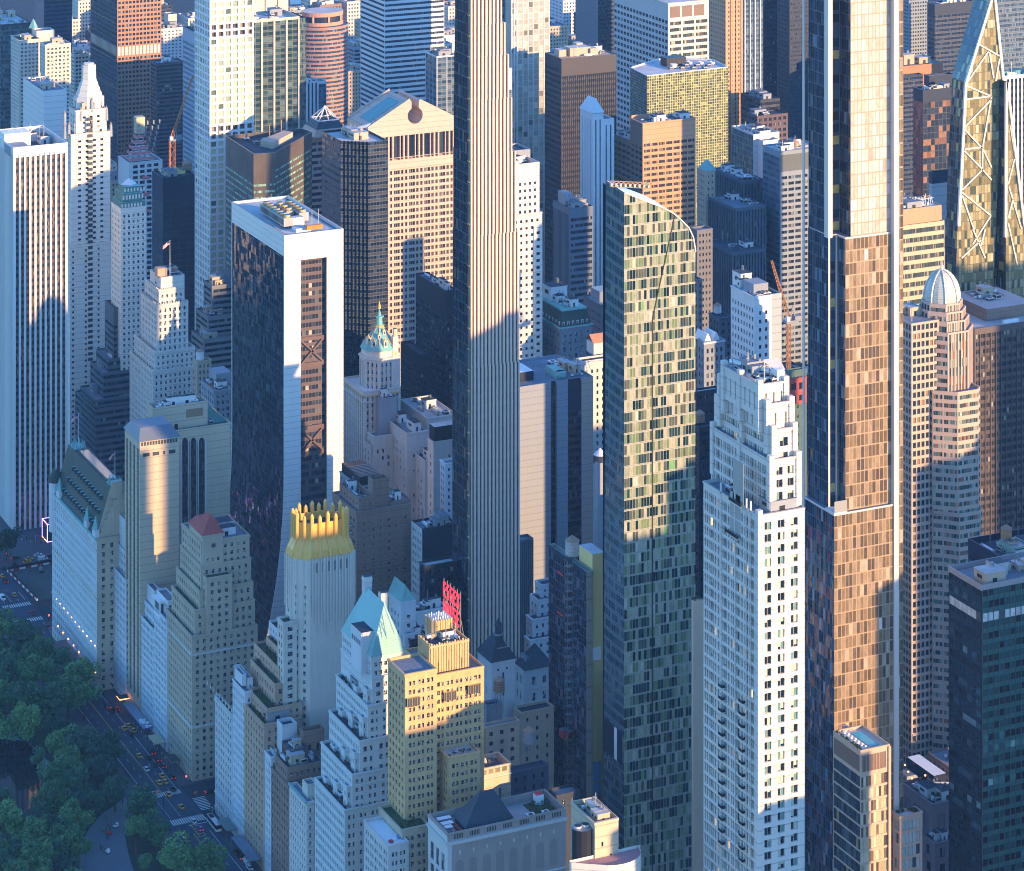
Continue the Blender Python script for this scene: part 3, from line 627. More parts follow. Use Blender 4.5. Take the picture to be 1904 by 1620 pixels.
for yy in (y0 + 6, y1 - 9):
    m = MB(); r = random.Random(3)
    for q in range(12): a = q * math.pi / 6; m.cyl(x0 + 11 + 3.2 * math.cos(a), yy + 4 * math.sin(a), zr - .3, zr + 2.5 + r.random() * 1.6, .5, .1, COPPER, 5)
    m.box(x0 + 8, x0 + 14, yy - 4, yy + 4, zr - .4, zr + .7, COPPER); b.part('roof_cresting', m)
m = MB(); m.box(x0 + 9.2, x0 + 13.6, y0 + 13, y1 - 17, zr + .02, zr + .8, STEEL, glass('skylight', [(0, (.25, .35, .34)), (.5, (.3, .42, .4))], nx=1, fr=None, tilt=.02)); b.part('skylight', m)
flagpole(b, x0 + 11, y1 - 9, zr, 17, 4.2, .6); flagpole(b, x0 + 11, y0 + 6, zr, 16, 3.2, .9)
b.clutter(x0 + 18, x1 + 12, y0 + 16, y1 - 2, ze + 9, 11)
x = SX(215, 1352); b.tier(x, SX(236, 1352), 1352, y1, 0, ze + 19, dict(pw, wm=TAN, bw=4), roof=ROOFD, clutter=4)
m = MB()                                                  # colonnaded pavilion along the pavement
pxa = x0 - 9.5; m.box(pxa, x0 - .1, y0 + 2, y0 + 52, 5.6, 6.8, WHITEB, wall('pavilion_roof', (.12, .13, .14), .8, .3)); b.part('pavilion_roof', m)
for q in range(14): m = MB(); m.box(pxa + .2, pxa + .9, y0 + 2.5 + q * 3.7, y0 + 3.3 + q * 3.7, 0, 5.6, WHITEB); b.part('pavilion_column', m)
LAMPW = glow('warm_lamp', (1., .38, .08), 2.2)
for lv_, n_ in ((21.4, 11), (8.5, 8)):
    for q in range(n_): m = MB(); yy = y0 + 2 + q * (y1 - y0 - 4) / n_; m.box(x0 - .4, x0 - .05, yy, yy + .35, lv_, lv_ + .5, LAMPW); b.part('facade_lamp', m)

# narrow white pair beyond the tan slab
b = B('apartment_building', 'narrow white park-front block with stepped terraces beside the chateau hotel', 'apartments')
wp = st('p', WHITEB, WIN, bw=2.4, fh=3.5, ww=.5, wh=.55, m=.5)
b.t(1323, 234, 240, 189, v=1078, sty=wp, roof=ROOF); b.t(1328, 236, 244, 209, v=1028, sty=wp, z0=b.last[5] - 2); b.t(1330, 236, 242, 217, v=970, sty=st('plain', WHITEB), z0=b.last[5] - 2)

# tan slab hotel with tall arches
b = B('hotel_slab', 'plain tan hotel slab with tall arched window strips and blank sunlit end wall', 'hotel')
ARCH = glass('arch_strip', [(0, (.02, .026, .034)), (.6, (.05, .06, .07)), (.9, (.12, .13, .13))], nx=2, fr=(.03, .0), frc=(.05, .05, .06), sp=.3, spc=(.02, .022, .028))
x0, x1, y0, y1 = b.rect(1303, 260, 333, 232)
zt = ZV(822, x0, y0)
b.tier(x0, x1, y0, y1, 0, zt, st('plain', TANB), st('f', TANB, ARCH, bw=5.4, fh=3.5, ww=.5, m=.4, top=4, bot=9, d=.5), par=0)
hp = wall('hip_roof_grey', (.15, .18, .22), .5, .15)
m = MB(); m.prism([(x0 - .6, y0 - .6), (x1 + .6, y0 - .6), (x1 + .6, y1 + .6), (x0 - .6, y1 + .6)], zt + .01, zt + 4.6, hp, pl2=[(x0 + 2, y0 + 6), (x1 - 2, y0 + 6), (x1 - 2, y1 - 4), (x0 + 2, y1 - 4)]); b.part('hip_roof', m)
def wbox(b, E, u0, v0, u1, v1, d=.12, mt=None):
    m = MB(); xa, xb = SX(u0, E), SX(u1, E); m.box(xa, xb, E - d, E + .1, ZV(v1, xa, E), ZV(v0, xa, E), mt or WIND); b.part('window', m)
for q in range(13): wbox(b, y0, 262.5 + q * 5.3, 823 - q * .65, 266 + q * 5.3, 830 - q * .65)
for a, c in ((266, 278), (284, 296), (303.5, 307), (314, 326)): wbox(b, y0, a, 843.5 - (a - 266) * .13, c, 850 - (a - 266) * .13)
E2 = 1334
x0, x1, y0, y1, z0, z1 = b.t(E2, 300, 428, v=804, d=26, sty=st('plain', TANB), roof=ROOFD, clutter=3)
m = MB()
for a in (338.5, 354, 369.5):
    xa, xb = SX(a, E2), SX(a + 10.5, E2); zh = ZV(812, xa, E2); n_ = 8
    for i in range(n_):
        t0, t1 = i / n_, (i + 1) / n_; r_ = (xb - xa) / 2; c_ = (xa + xb) / 2
    mm = MB(); pts = [(xa, E2 - .1, 12), (xb, E2 - .1, 12)] + [((xa + xb) / 2 + (xb - xa) / 2 * math.cos(k * math.pi / 8), E2 - .1, zh - 3 + (xb - xa) * .8 * math.sin(k * math.pi / 8)) for k in range(9)]
    mm.poly(pts, ARCH, [(p[0] / 1.4, p[2] / 3.5) for p in pts]); b.part('arched_window', mm)
    for s_ in (xa - 1, xb): mm = MB(); mm.box(s_ + .1, s_ + .9, E2 - .5, E2, 10, zh - 2, LIME); b.part('pilaster', mm)
x0, x1, y0, y1, z0, z1 = b.t(E2 + 4, 284, 386, 274, v=759, sty=st('plain', TANB), z0=z1 - 3, par=2, roof=ROOF, clutter=5)
wbox(b, E2 + 4, 346, 762, 377, 777, mt=BRONZE)
m = MB(); xa, xb = SX(386, E2 + 5), SX(424, E2 + 5); zz = b.bx[1][5] - 1; m.prism([(xa, E2 + 5), (xb, E2 + 5), (xb, E2 + 24), (xa, E2 + 24)], zz, zz + 7, GREENW, pl2=[(xa, E2 + 5), (xa + 3, E2 + 9), (xa + 3, E2 + 20), (xa, E2 + 24)]); b.part('glass_attic', m)

# blue-white pair with a roof conservatory
b = B('apartment_building', 'white bay-fronted apartment house with a white rooftop conservatory', 'apartments')
zz = st('p', wall('white_glazed_bays', (.62, .66, .67), .6, .1), WIN, bw=2.2, fh=3.4, ww=.6, wh=.58, m=.3, top=1.5, d=.5)
x0, x1, y0, y1, z0, z1 = b.t(1262, 310, 322, 286, v=1152, sty=zz, roof=ROOF)
b.t(1266, 312, 330, 291, v=1118, sty=zz, z0=z1 - 2)
x0, x1, y0, y1, z0, z1 = b.last
m = MB(); xa, xb = SX(297, 1272), SX(326, 1272); za = ZV(1120, xa, 1272)
m.box(xa, xb, 1272, 1280, za - 8, za, WHITEP, WHITEP); m.box(xa - .8, xb + .8, 1271.4, 1280.6, za, za + .7, WHITEP)
for q in range(4): m.box(xa + .6 + q * 1.7, xa + 1.8 + q * 1.7, 1271.9, 1272, za - 6, za - 1, WIND)
for q in range(4): m.box(xa - .05, xa, 1272.6 + q * 1.8, 1273.8 + q * 1.8, za - 6, za - 1, WIND)
b.part('conservatory', m)
b = B('apartment_building', 'white apartment house with planted stepped terraces against the tan slab', 'apartments')
b.t(1284, 286, 300, 262, v=1170, sty=zz, roof=LEAFM); b.t(1288, 287, 300, 267, v=1135, sty=zz, z0=b.last[5] - 2, roof=ROOFL); b.t(1291, 288, 300, 272, v=1100, sty=st('plain', WHITEB), z0=b.last[5] - 2)

# stepped tan hotel on the avenue corner
b = B('hotel_building', 'tan stepped hotel with red tiled tower roofs on the avenue corner', 'hotel')
rs = st('p', TAN, WIN, bw=3.1, fh=3.45, ww=.42, wh=.52, m=1.0, top=1.6, d=.4)
E0 = 1228
b.t(E0, 357, 479, 309, v=1183, sty=rs, nsty=dict(rs, bw=2.7), roof=LEAFM)
m = MB(); X = b.last; m.box(X[0] - .5, X[0], X[2] - .4, X[3], 24, 24.9, LIME); m.box(X[0], X[1], X[2] - .5, X[2], 24, 24.9, LIME); m.box(X[0], X[1], X[2] - .4, X[2], X[5] - 9, X[5] - 8.2, LIME); m.box(X[0] - .4, X[0], X[2] - .4, X[3], X[5] - 9, X[5] - 8.2, LIME); b.part('cornice', m)
b.t(E0 + 1.5, 362, 474, 319, v=1134, sty=rs, z0=X[5] - 2, roof=LEAFM)
b.t(E0 + 3.0, 371, 471, 328, v=1098, sty=rs, z0=b.last[5] - 2, roof=LEAFM)
b.t(E0 + 5.0, 374, 467, 335, v=1052, sty=rs, z0=b.last[5] - 2)
b.t(E0 + 6.5, 374, 464, 338, v=1008, sty=rs, z0=b.last[5] - 2, clutter=5)
b.t(E0 + 7.5, 440, 466, 430, v=1000, sty=rs, z0=b.last[5] - 2, clutter=3)
b.t(E0 + 5.5, 377, 415, 352, v=996, sty=dict(rs, top=10), z0=b.last[5] - 22)
def hip(b, u0, u1, ul, E, v, h, mt, ov=.6, name='hip_roof', k=.0):
    xa, xb = SX(u0, E), SX(u1, E); yb = EY(ul, xa); z = ZV(v, xa, E); m = MB()
    cx_, cy_ = (xa + xb) / 2, (E + yb) / 2; r_ = min(xb - xa, yb - E) / 2
    m.prism([(xa - ov, E - ov), (xb + ov, E - ov), (xb + ov, yb + ov), (xa - ov, yb + ov)], z, z + h, mt, pl2=[(xa + (cx_ - xa) * (1 - k), E + r_ * (1 - k)), (xb - (xb - cx_) * (1 - k), E + r_ * (1 - k)), (xb - (xb - cx_) * (1 - k), yb - r_ * (1 - k)), (xa + (cx_ - xa) * (1 - k), yb - r_ * (1 - k))]); b.part(name, m); return xa, xb, yb, z
hip(b, 377, 415, 352, E0 + 5.5, 996, 4, REDT, k=.45)
b.t(E0 + 8.5, 383, 407, 370, v=978, sty=st('p', TAN, WIND, bw=3, fh=5, ww=.5, wh=.6, m=1.2, top=1), z0=b.last[5] - 2)
hip(b, 383, 407, 370, E0 + 8.5, 978, 3.6, REDT, k=.1)
m = MB(); xc, zc = SX(397, E0 + 5.5), ZV(1014, SX(397, E0 + 5.5), E0 + 5.5)
m.poly([(xc + 1.3 * math.cos(a * .5236), E0 + 5.35, zc + 1.3 * math.sin(a * .5236)) for a in range(12)], BROWN); m.poly([(xc + .7 * math.cos(a * .5236), E0 + 5.3, zc + .7 * math.sin(a * .5236)) for a in range(12)], WIND); b.part('rose_window', m)
b.t(E0 - .6, 384, 432, 372, v=1075, sty=rs, z0=ZV(1183, SX(384, E0), E0), roof=LEAFM)

# row between the avenue and the gold-crowned tower
b = B('apartment_building', 'pale grey park-front apartment block with roof garden at the avenue crossing', 'apartments')
ra = st('p', LIME, WIN, bw=3.0, fh=3.5, ww=.42, wh=.55, m=.7, top=2)
b.t(1173, 432, 440, 400, v=1328, sty=ra, roof=LEAFM); X = b.last
m = MB(); m.box(X[0] - .4, X[0], X[2], X[3], 9, 9.8, CREAM2); m.box(X[0] - .5, X[0], X[2], X[3], X[5] - 2, X[5] - 1.2, CREAM2); b.part('cornice', m)
for q in range(9): m = MB(); m.cyl(X[0] + .5, X[2] + 2 + q * 4, X[5], X[5] + 1.8, .35, .15, CREAM2, 6); b.part('finial', m)
b = B('apartment_building', 'narrow white park-front block with rounded stepped top', 'apartments')
b.t(1157, 456, 470, 432.5, v=1287, sty=dict(ra, wm=WHITEB, bw=2.6), roof=ROOF); b.t(1162, 460, 470, 436, v=1262, sty=dict(ra, wm=WHITEB, bw=2.6), z0=b.last[5] - 2); b.t(1162.4, 450, 458, 436, v=1255, sty=st('plain', WHITEB), z0=b.last[5] - 3)
b = B('apartment_building', 'orange brick setback apartment house with planted terraces catching the sun', 'apartments')
rc = st('p', BRICKO, WIN, bw=3.1, fh=3.45, ww=.38, wh=.52, m=.9, top=1.6)
b.t(1134, 491, 560, 454, v=1347, sty=rc, roof=LEAFM, clutter=2)
b.t(1137, 497, 562, 462, v=1318, sty=rc, z0=b.last[5] - 2, roof=LEAFM)
b.t(1141, 511, 574, 466, v=1272, sty=rc, z0=b.last[5] - 2, roof=LEAFM)
b.t(1144, 519, 578, 472, v=1243, sty=rc, z0=b.last[5] - 2, roof=LEAFM)
b.t(1149, 530, 562, 495, v=1218, sty=rc, z0=b.last[5] - 2, roof=LEAFM, clutter=3)
b.t(1152, 536, 562, 500, v=1190, sty=dict(rc, wm=WHITEB), z0=b.last[5] - 2, roof=LEAFM)
b.t(1156, 545, 563, 520, v=1172, sty=dict(rc, wm=CREAM), z0=b.last[5] - 2, roof=LEAFM)
def plants(b, n, rng, boxes, name='roof_garden'):
    for bx in boxes:
        m = MB(); x0, x1, y0, y1, z = bx
        for i in range(n):
            x, y, r_ = rng.uniform(x0, x1), rng.uniform(y0, y1), rng.uniform(.3, 1.)
            for q in range(14):
                a, e, rr = rng.uniform(0, 6.28), rng.uniform(-.3, 1.5), r_ * rng.uniform(.5, 1)
                c = Vector((x + rr * math.cos(a) * math.cos(e), y + rr * math.sin(a) * math.cos(e), z + .4 + rr * (1 + math.sin(e)) * .7))
                d1 = Vector((rng.gauss(0, 1), rng.gauss(0, 1), rng.gauss(0, 1))).normalized() * .28; d2 = d1.cross(Vector((rng.gauss(0, 1), rng.gauss(0, 1), rng.gauss(0, 1)))).normalized() * .28
                m.quads([[c - d1, c - d2, c + d1, c + d2]], LEAFY if rng.random() < .12 else LEAFM)
        b.part(name, m)
LEAFY = wall('autumn_leaf', (.32, .2, .04), .9, .4)
rg = random.Random(4)
for k in range(1, 6): X, W_ = b.bx[k - 1], b.bx[k]; plants(b, 14, rg, [(X[0] + .6, W_[0] - .3, X[2] + 1, X[3] - 3, X[5] - .8)])
b = B('apartment_building', 'thin grey stone strip wedged between the orange brick house and the brown block', 'apartments')
b.t(1126, 504, 515, 492, v=1408, sty=dict(ra, wm=WHITEB, bw=2.4)); b.t(1130, 508, 515, 499, v=1395, sty=st('plain', CREAM), z0=b.last[5] - 2)
b = B('apartment_building', 'brown brick apartment block with a terraced roof and two roof towers', 'apartments')
rd = st('p', BROWN, WIN, bw=2.6, fh=3.4, ww=.42, wh=.5, m=.6, top=1.5)
b.t(1105, 537, 604, 504, v=1462, sty=rd, roof=LEAFM); b.t(1108, 534, 602, 512, v=1428, sty=rd, z0=b.last[5] - 2, roof=ROOFD, clutter=3)
b.t(1114, 541, 572, 524, v=1396, sty=dict(rd, wm=DKBR), z0=b.last[5] - 2, clutter=4)
b.t(1126, 525, 552, 514.5, v=1349, sty=st('plain', WHITEB), z0=b.last[5] - 10, par=1.5, roof=ROOFD)
b.t(1118, 564, 603, 557, v=1361, sty=st('p', BROWN, WIND, bw=3.5, fh=6, ww=.35, wh=.5, m=1, top=4), z0=b.bx[0][5] - 2, par=6, roof=ROOFD)
b = B('apartment_building', 'cream park-front block with a green roof cornice beside a dark gap', 'apartments')
b.t(1085, 570, 584, 538, v=1492, sty=dict(ra, wm=CREAM2, bw=2.7), roof=ROOF); X = b.last
m = MB(); m.box(X[0] - .7, X[0] + .2, X[2] - .5, X[3], X[5] - .4, X[5] + .4, COPPER); b.part('cornice', m)
b.t(1089, 572, 590, 562, v=1460, sty=st('plain', CREAM), z0=X[5] - 1)

# stepped white apartment tower with copper roof
b = B('apartment_tower', 'white stepped apartment tower with steep green copper roof and twin chimneys', 'tower')
hs = st('p', wall('white_hotel_brick', (.60, .62, .61), .75, .1), WIN, bw=3.6, fh=3.55, ww=.42, wh=.5, m=.9, top=1.6, pat=[(.12, .42), (.62, .9)], d=.4)
E0 = 1044
for i, (uc, ul, v) in enumerate(((641, 585, 1506), (655, 597, 1440), (669, 612, 1378), (684, 625, 1312), (692, 634, 1260))):
    X = b.t(E0 + i * 1.2, uc, 736, ul, v=v, sty=dict(hs, bw=5.6, pat=[(.1, .32), (.5, .66)]), nsty=hs, z0=0 if i == 0 else X[5] - 2, roof=ROOFD)
    if i:
        for q in range(3): b.tier(X[0] - 1.6, X[0] + .1, X[2] + 1.5 + q * (X[3] - X[2]) * .33, X[2] + 1.5 + q * (X[3] - X[2]) * .33 + 4, X[5] - 22, X[5] - 5 - q * 3, dict(hs, bw=2.2, m=.3, pat=[(.25, .75)]))
    plants(b, 8, rg, [(X[0] + .5, X[0] + 2., X[2] + 1, X[3] - 3, X[5] - .9)])
X = b.last; X = b.bx[-4] if False else X
xa, xb, E1 = SX(690, E0 + 6), SX(752, E0 + 6), E0 + 6.0
zb = ZV(1222, xa, E1); yb = EY(636, xa); zr = ZV(1122, (xa + xb) / 2, E1 + 3)
b.tier(xa, xb, E1 - .2, yb, zb - 25, zb, hs, par=0)
xm = (xa + xb) / 2
CUS = wall('copper_standing_seam', (.24, .50, .48), .5, .18, course=1.1)
m = MB(); yr = yb - 8
m.quads([[(xa - .4, yb, zb), (xa - .4, E1 - .6, zb), (xm, E1 + 3.5, zr), (xm, yr, zr)], [(xb + .4, E1 - .6, zb), (xb + .4, yb, zb), (xm, yr, zr), (xm, E1 + 3.5, zr)]], CUS)
m.poly([(xa - .4, E1 - .6, zb), (xb + .4, E1 - .6, zb), (xm, E1 + 3.5, zr)], CUS); m.poly([(xb + .4, yb, zb), (xa - .4, yb, zb), (xm, yr, zr)], CUS); b.part('copper_roof', m)
m = MB(); m.box(xa - 2.5, xa + 3.5, E1 + 4, E1 + 15, zb - 8, zb + 8.5, WHITEB, ROOFD); 
for q in range(5): m.box(xa - 2.55, xa - 2.5, E1 + 5 + q * 2, E1 + 6 + q * 2, zb + 3, zb + 5, WIND)
b.part('roof_pavilion', m)
for u0, u1, v0, v1, yy in ((709, 722, 1104, 1146, E1 + 6.5), (678, 692, 1074, 1118, yr - 1)):
    m = MB(); x_ = SX(u0, yy); x2 = SX(u1, yy); z2 = ZV(v0, x_, yy); m.box(x_, x2, yy, yy + 3, ZV(v1, x_, yy) - 12, z2, LIME, ROOFD); m.box(x_ - .15, x2 + .15, yy - .15, yy + 3.15, z2 - 1.6, z2 - 1, CREAM2); b.part('chimney', m)

# golden hotel with roof sign
b = B('hotel_building', 'golden brick Deco hotel with lantern tower carrying the red roof sign', 'hotel')
es = st('p', GOLD, WIN, bw=4.1, fh=3.3, ww=.36, wh=.5, m=.9, top=2.2, d=.4, pat=[(.16, .46), (.62, .86)])
E0 = 986
b.t(E0, 753, 812, 721, v=1254, sty=es, nsty=dict(es, bw=3.2, pat=[(.25, .75)]), roof=ROOF); X0 = b.last
b.t(E0 + 5, 806, 900, 752, v=1256, sty=es, roof=ROOF); X1 = b.last
b.t(E0 + 8, 800, 872, 778, v=1202, sty=st('p', GOLD, WIND, bw=4.2, fh=9, ww=.22, wh=.55, m=1, top=5), z0=X1[5] - 2, roof=ROOFD); X2 = b.last
for q in range(15):
    x = X2[0] + .2 + q * (X2[1] - X2[0] - .9) / 14; b.wall.box(x, x + .6, X2[2] - .3, X2[2] + .2, X2[5] - 11, X2[5] + (.9 if q % 3 == 0 else .4), GOLD)
for q in range(12):
    y = X2[2] + .2 + q * (X2[3] - X2[2] - .9) / 11; b.wall.box(X2[0] - .3, X2[0] + .2, y, y + .6, X2[5] - 12, X2[5] + (.9 if q % 3 == 0 else .4), GOLD)
xa, xb, ya = SX(806, E0 + 16), SX(843, E0 + 16), E0 + 16; zt = ZV(1157, xa, ya)
m = MB(); c_ = .9; pl = [(xa + c_, ya), (xb - c_, ya), (xb, ya + c_), (xb, ya + 8), (xa, ya + 8), (xa, ya + c_)]
m.prism(pl, X2[5] - 2, zt, GOLD, ROOFL)
for q in range(7): x = xa + .8 + q * (xb - xa - 2) / 6; m.box(x, x + .45, ya - .25, ya + .1, X2[5], zt + .5, GOLDT)
for q in range(5): y = ya + 1 + q * 1.5; m.box(xa - .25, xa + .1, y, y + .5, X2[5], zt + .5, GOLD)
for q in range(14): m.box(xa + .3 + (q % 7) * 1., xa + .6 + (q % 7) * 1., ya + 1 + (q // 7) * 4, ya + 1.4 + (q // 7) * 4, zt, zt + 1 + q % 3 * .4, WHITEP)
b.part('lantern_tower', m)
b.t(E0 - 3.5, 834, 893, 812, v=1408, sty=es, roof=ROOFL); plants(b, 10, rg, [(b.last[0] + 1, b.last[1] - 1, E0 - 2.5, E0 + 1, b.last[5] - .9)])
b.t(E0 - 8, 747, 798, 705, v=1543, sty=dict(es, wm=TAN), nsty=dict(es, wm=TAN), roof=LEAFM); plants(b, 10, rg, [(b.last[0] + .5, b.last[1] - 1, E0 - 7, E0 - 1, b.last[5] - .9)])
for k, (u, v0) in enumerate(((765, 1296), (835, 1285), (880, 1272))):       # glazed terrace rooms
    m = MB(); x = SX(u, E0 + (1 if k == 0 else 5)); yy = (E0 if k == 0 else E0 + 5); z = ZV(v0, x, yy); m.box(x - 2.6, x + 2.6, yy - 1.1, yy + .3, z - 3.2, z, WIND, GOLDT)
    for q in range(6): m.box(x - 2.6 + q * 1.02, x - 2.5 + q * 1.02, yy - 1.16, yy - 1.1, z - 3.2, z, GOLDT)
    b.part('glazed_balcony', m)
m = MB(); b.t(E0 - 12, 722, 760, 677, v=1572, sty=dict(es, wm=LIME), roof=WHITEP); X = b.last
for q, c_ in enumerate((REDB, WHITEP, BLUEP)): m = MB(); m.box(X[0] + 2 + q * 2, X[0] + 3.4 + q * 2, X[2] + 3 + q, X[2] + 4.6 + q, X[5] - 1, X[5] - .3, c_); b.part('sun_lounger', m)
# roof sign: two words of red letters on a lattice facing the park
SIGN = glow('sign_red', (.7, .03, .06), .28)
FONT = {'E': ['11111', '10000', '10000', '11110', '10000', '10000', '11111'], 'S': ['01111', '10000', '10000', '01110', '00001', '00001', '11110'], 'X': ['10001', '10001', '01010', '00100', '01010', '10001', '10001'], 'H': ['10001', '10001', '10001', '11111', '10001', '10001', '10001'], 'O': ['01110', '10001', '10001', '10001', '10001', '10001', '01110'], 'U': ['10001', '10001', '10001', '10001', '10001', '10001', '01110']}
sx = SX(822, E0 + 40); ya, yb = EY(853, sx), EY(822, sx)
fr = MB(); zs0, zs1 = ZV(1148, sx, yb), ZV(1080, sx, yb) 
cell = (yb - ya) / 5; 
for q in range(6):
    y = yb - q * cell; fr.bar((sx + .8, y, X2[5] - 12), (sx + .8, y, zs1 + 1), .12, STEEL)
    if q < 5:
        for k in range(8): zz = X2[5] - 10 + k * (zs1 - X2[5] + 9) / 8; fr.bar((sx + .8, y, zz), (sx + .8, y - cell, zz + 2.4), .07, STEEL); fr.bar((sx + .8, y, zz), (sx + .8, y - cell, zz), .07, STEEL)
for q in range(0, 6, 2): y = yb - q * cell; fr.bar((sx + 4.5, y, X2[5] - 12), (sx + .8, y, zs1 - 3), .1, STEEL)
letters = []
for wi, wd_ in enumerate(('ESSEX', 'HOUSE')):
    ht = (zs1 - zs0) / 2 * .82; zt = zs1 - wi * (zs1 - zs0) / 2
    for li, ch in enumerate(wd_):
        lm = MB(); y = yb - li * cell - .12 * cell; pw_, ph = cell * .70 / 5, ht / 7
        for r_, row in enumerate(FONT[ch]):
            for c_, v_ in enumerate(row):
                if v_ == '1': lm.box(sx + .2, sx + .6, y - (c_ + .98) * pw_, y - (c_ + .02) * pw_, zt - (r_ + 1.0) * ph, zt - r_ * ph, SIGN)
        letters.append(('letter', lm, False))
b.part('roof_sign', fr, False, letters)

# club house with balustraded roof at the bottom of the picture
b = B('clubhouse', 'brown stone club building with balustrade, roof terrace and dark hipped roof', 'club')
ns = st('p', wall('clubhouse_stone', (.36, .29, .26), .85, .2), WIN, bw=7.2, fh=3.9, ww=.2, wh=.5, m=3.2, top=24, pat=[(.18, .34), (.5, .66)], d=.35)
nn = st('p', LIME, WIN, bw=5.5, fh=7.8, ww=.5, wh=.8, m=1.5, top=8, sill=.1, pat=[(.15, .75)])
X = b.t(946, 832, 1052, 796, v=1550, sty=ns, nsty=nn, par=3.4, roof=wall('terrace_paving', (.36, .36, .36), .9, .2))
x0, x1, y0, y1, z0, z1 = X
m = MB()
for zz, o_ in ((z1 - 3.8, .9), (z1 - 4.5, .5), (z1 - 22, .35)): m.box(x0 - o_, x1 + .2, y0 - o_, y0, zz, zz + .6, LIME); m.box(x0 - o_, x0, y0, y1, zz, zz + .6, LIME)
for q in range(7):
    for k in range(6): xx = x0 + 2.5 + q * 6.6 + k * .65; m.box(xx, xx + .32, y0 - .06, y0 + .05, z1 - 2.6, z1 - .7, BLACKM)
m.box(x0, x0 + 1.6, y0 - .2, y0, 0, z1 - 4.6, LIME); b.part('cornice', m)
for q in range(8):
    m = MB(); xa = x0 + 3.2 + q * 5.4; zc = z1 - 12
    pts = [(xa, y0 - .06, z1 - 20), (xa + 3.2, y0 - .06, z1 - 20)] + [(xa + 1.6 + 1.6 * math.cos(k * math.pi / 8), y0 - .06, zc + 1.6 * math.sin(k * math.pi / 8)) for k in range(9)]
    m.poly(pts, wall('arch_panel', (.29, .235, .215), .9, .12)); m.box(xa + 1.35, xa + 1.85, y0 - .4, y0, z1 - 8.2, z1 - 7, LIME); b.part('blind_arch', m)
xa, xb, ya, yb2 = x0 + 8.5, x0 + 28, y0 + 3, y1 - 3
ap = ((xa + xb) / 2 - 1, (ya + yb2) / 2)
m = MB(); zr0 = z1 - 1.2; ra = PZ(914, 1467, zr0 + 9.5)
m.box(xa + .6, xb - .6, ya + .6, yb2 - .6, z1 - 3.4, zr0, WIND); m.prism([(xa, ya), (xb, ya), (xb, yb2), (xa, yb2)], zr0, zr0 + 9.5, SLATE, pl2=[(ap[0] - .5, ap[1] - .4), (ap[0] + 5, ap[1] - .4), (ap[0] + 5, ap[1] + .4), (ap[0] - .5, ap[1] + .4)]); b.part('hipped_roof', m)
for k, (yy, l) in enumerate(((y1 - 4, 5.5), (y1 - 8, 4.5), (y1 - 11, 3))): m = MB(); m.box(x0 + 2.2, x0 + 2.2 + l, yy, yy + 2.2, z1 - 1.4, z1 - 1.2, WHITEP); m.bar((x0 + 2.4, yy + 1, z1 - 3.4), (x0 + 2.4, yy + 1, z1 - 1.4), .08, STEEL); m.bar((x0 + 2 + l, yy + 1, z1 - 3.4), (x0 + 2 + l, yy + 1, z1 - 1.4), .08, STEEL); b.part('terrace_awning', m)
for q in range(14): m = MB(); xx, yy = x0 + 1.5 + (q % 5) * 1.4, y0 + 1.5 + (q // 5) * 2; m.cyl(xx, yy, z1 - 3.4, z1 - 2.6, .5, .5, BLACKM, 8); b.part('terrace_table', m)
for q in range(4): m = MB(); m.box(xa - 1.6, xa - .5, ya + 1 + q * 2.2, ya + 2.6 + q * 2.2, z1 - 3.4, z1 - 2.5, REDT); b.part('terrace_bench', m)
m = MB(); m.box(x1 - 10, x1 - 1, y0 + 2, y1 - 2, z1 - 3.38, z1 - 3.1, LEAFM); m.box(x1 - 6, x1 - 3, y1 - 5, y1 - 2, z1 - 3.1, z1 + .5, WHITEP, REDB); b.part('roof_garden', m); plants(b, 25, rg, [(x1 - 10, x1 - 2, y0 + 3, y1 - 3, z1 - 3)])
b.units.append(('unit', x1 - 14, y0 + 2.2, z1 - 3.4, 3, 3, 2)); b.units.append(('unit', x1 - 8, y0 + 1.2, z1 - 3.1, 2.5, 3, 2))
b = B('stone_tower_block', 'square tan stone tower with louvred parapet and green windows behind the clubhouse', 'tower')
X = b.t(1004, 879, 950, 857, v=1433, sty=st('p', TANB, GREENW, bw=7.5, fh=30, ww=.16, wh=.34, sill=.52, m=1.2, top=5, d=.3), roof=wall('rust_roof', (.34, .2, .13), .9, .2), par=4, clutter=2)
m = MB()
for q in range(5):
    for k in range(5): xx = X[0] + 1 + q * 2.9 + k * .42; m.box(xx, xx + .2, X[2] - .06, X[2] + .1, X[5] - 2.6, X[5] - .8, BLACKM)
m.box(X[0] - .3, X[1] + .3, X[2] - .35, X[2], X[5] - 4.2, X[5] - 3.8, LIME); m.box(X[0] - .3, X[0], X[2], X[3], X[5] - 4.2, X[5] - 3.8, LIME); b.part('cornice', m)
m = MB(); m.bar((X[0] + 8, X[2] + 6, X[5] - 3), (X[0] + 8, X[2] + 6, X[5] + 12), .22, BLACKM); m.cyl(X[0] + 8, X[2] + 6, X[5] - 3, X[5] + 1, 1.4, .3, LIME, 4); b.part('mast', m)
b = B('apartment_building', 'tan block with dark drum of cooling fans and a curved pink terrace', 'apartments')
b.t(832, 1106, 1150, 1062, v=1530, sty=st('p', TANB, WIND, bw=4, fh=4.4, ww=.22, wh=.34, m=1.2, top=5, skip=30), par=2, roof=ROOF, clutter=4); X = b.last
m = MB(); xx, yy = X[0] - 2.6, X[2] + 4; zz = X[5] - 2.5; m.prism([(xx + 3.4 * math.cos(a * .5236), yy + 3.4 * math.sin(a * .5236)) for a in range(12)], 20, zz, BLACKM, STEEL)
for q in (-1.4, 1.4): m.cyl(xx + q, yy + .3, zz, zz + .6, 1.2, 1.2, ALU, 14, BLACKM)
b.part('cooling_drum', m)
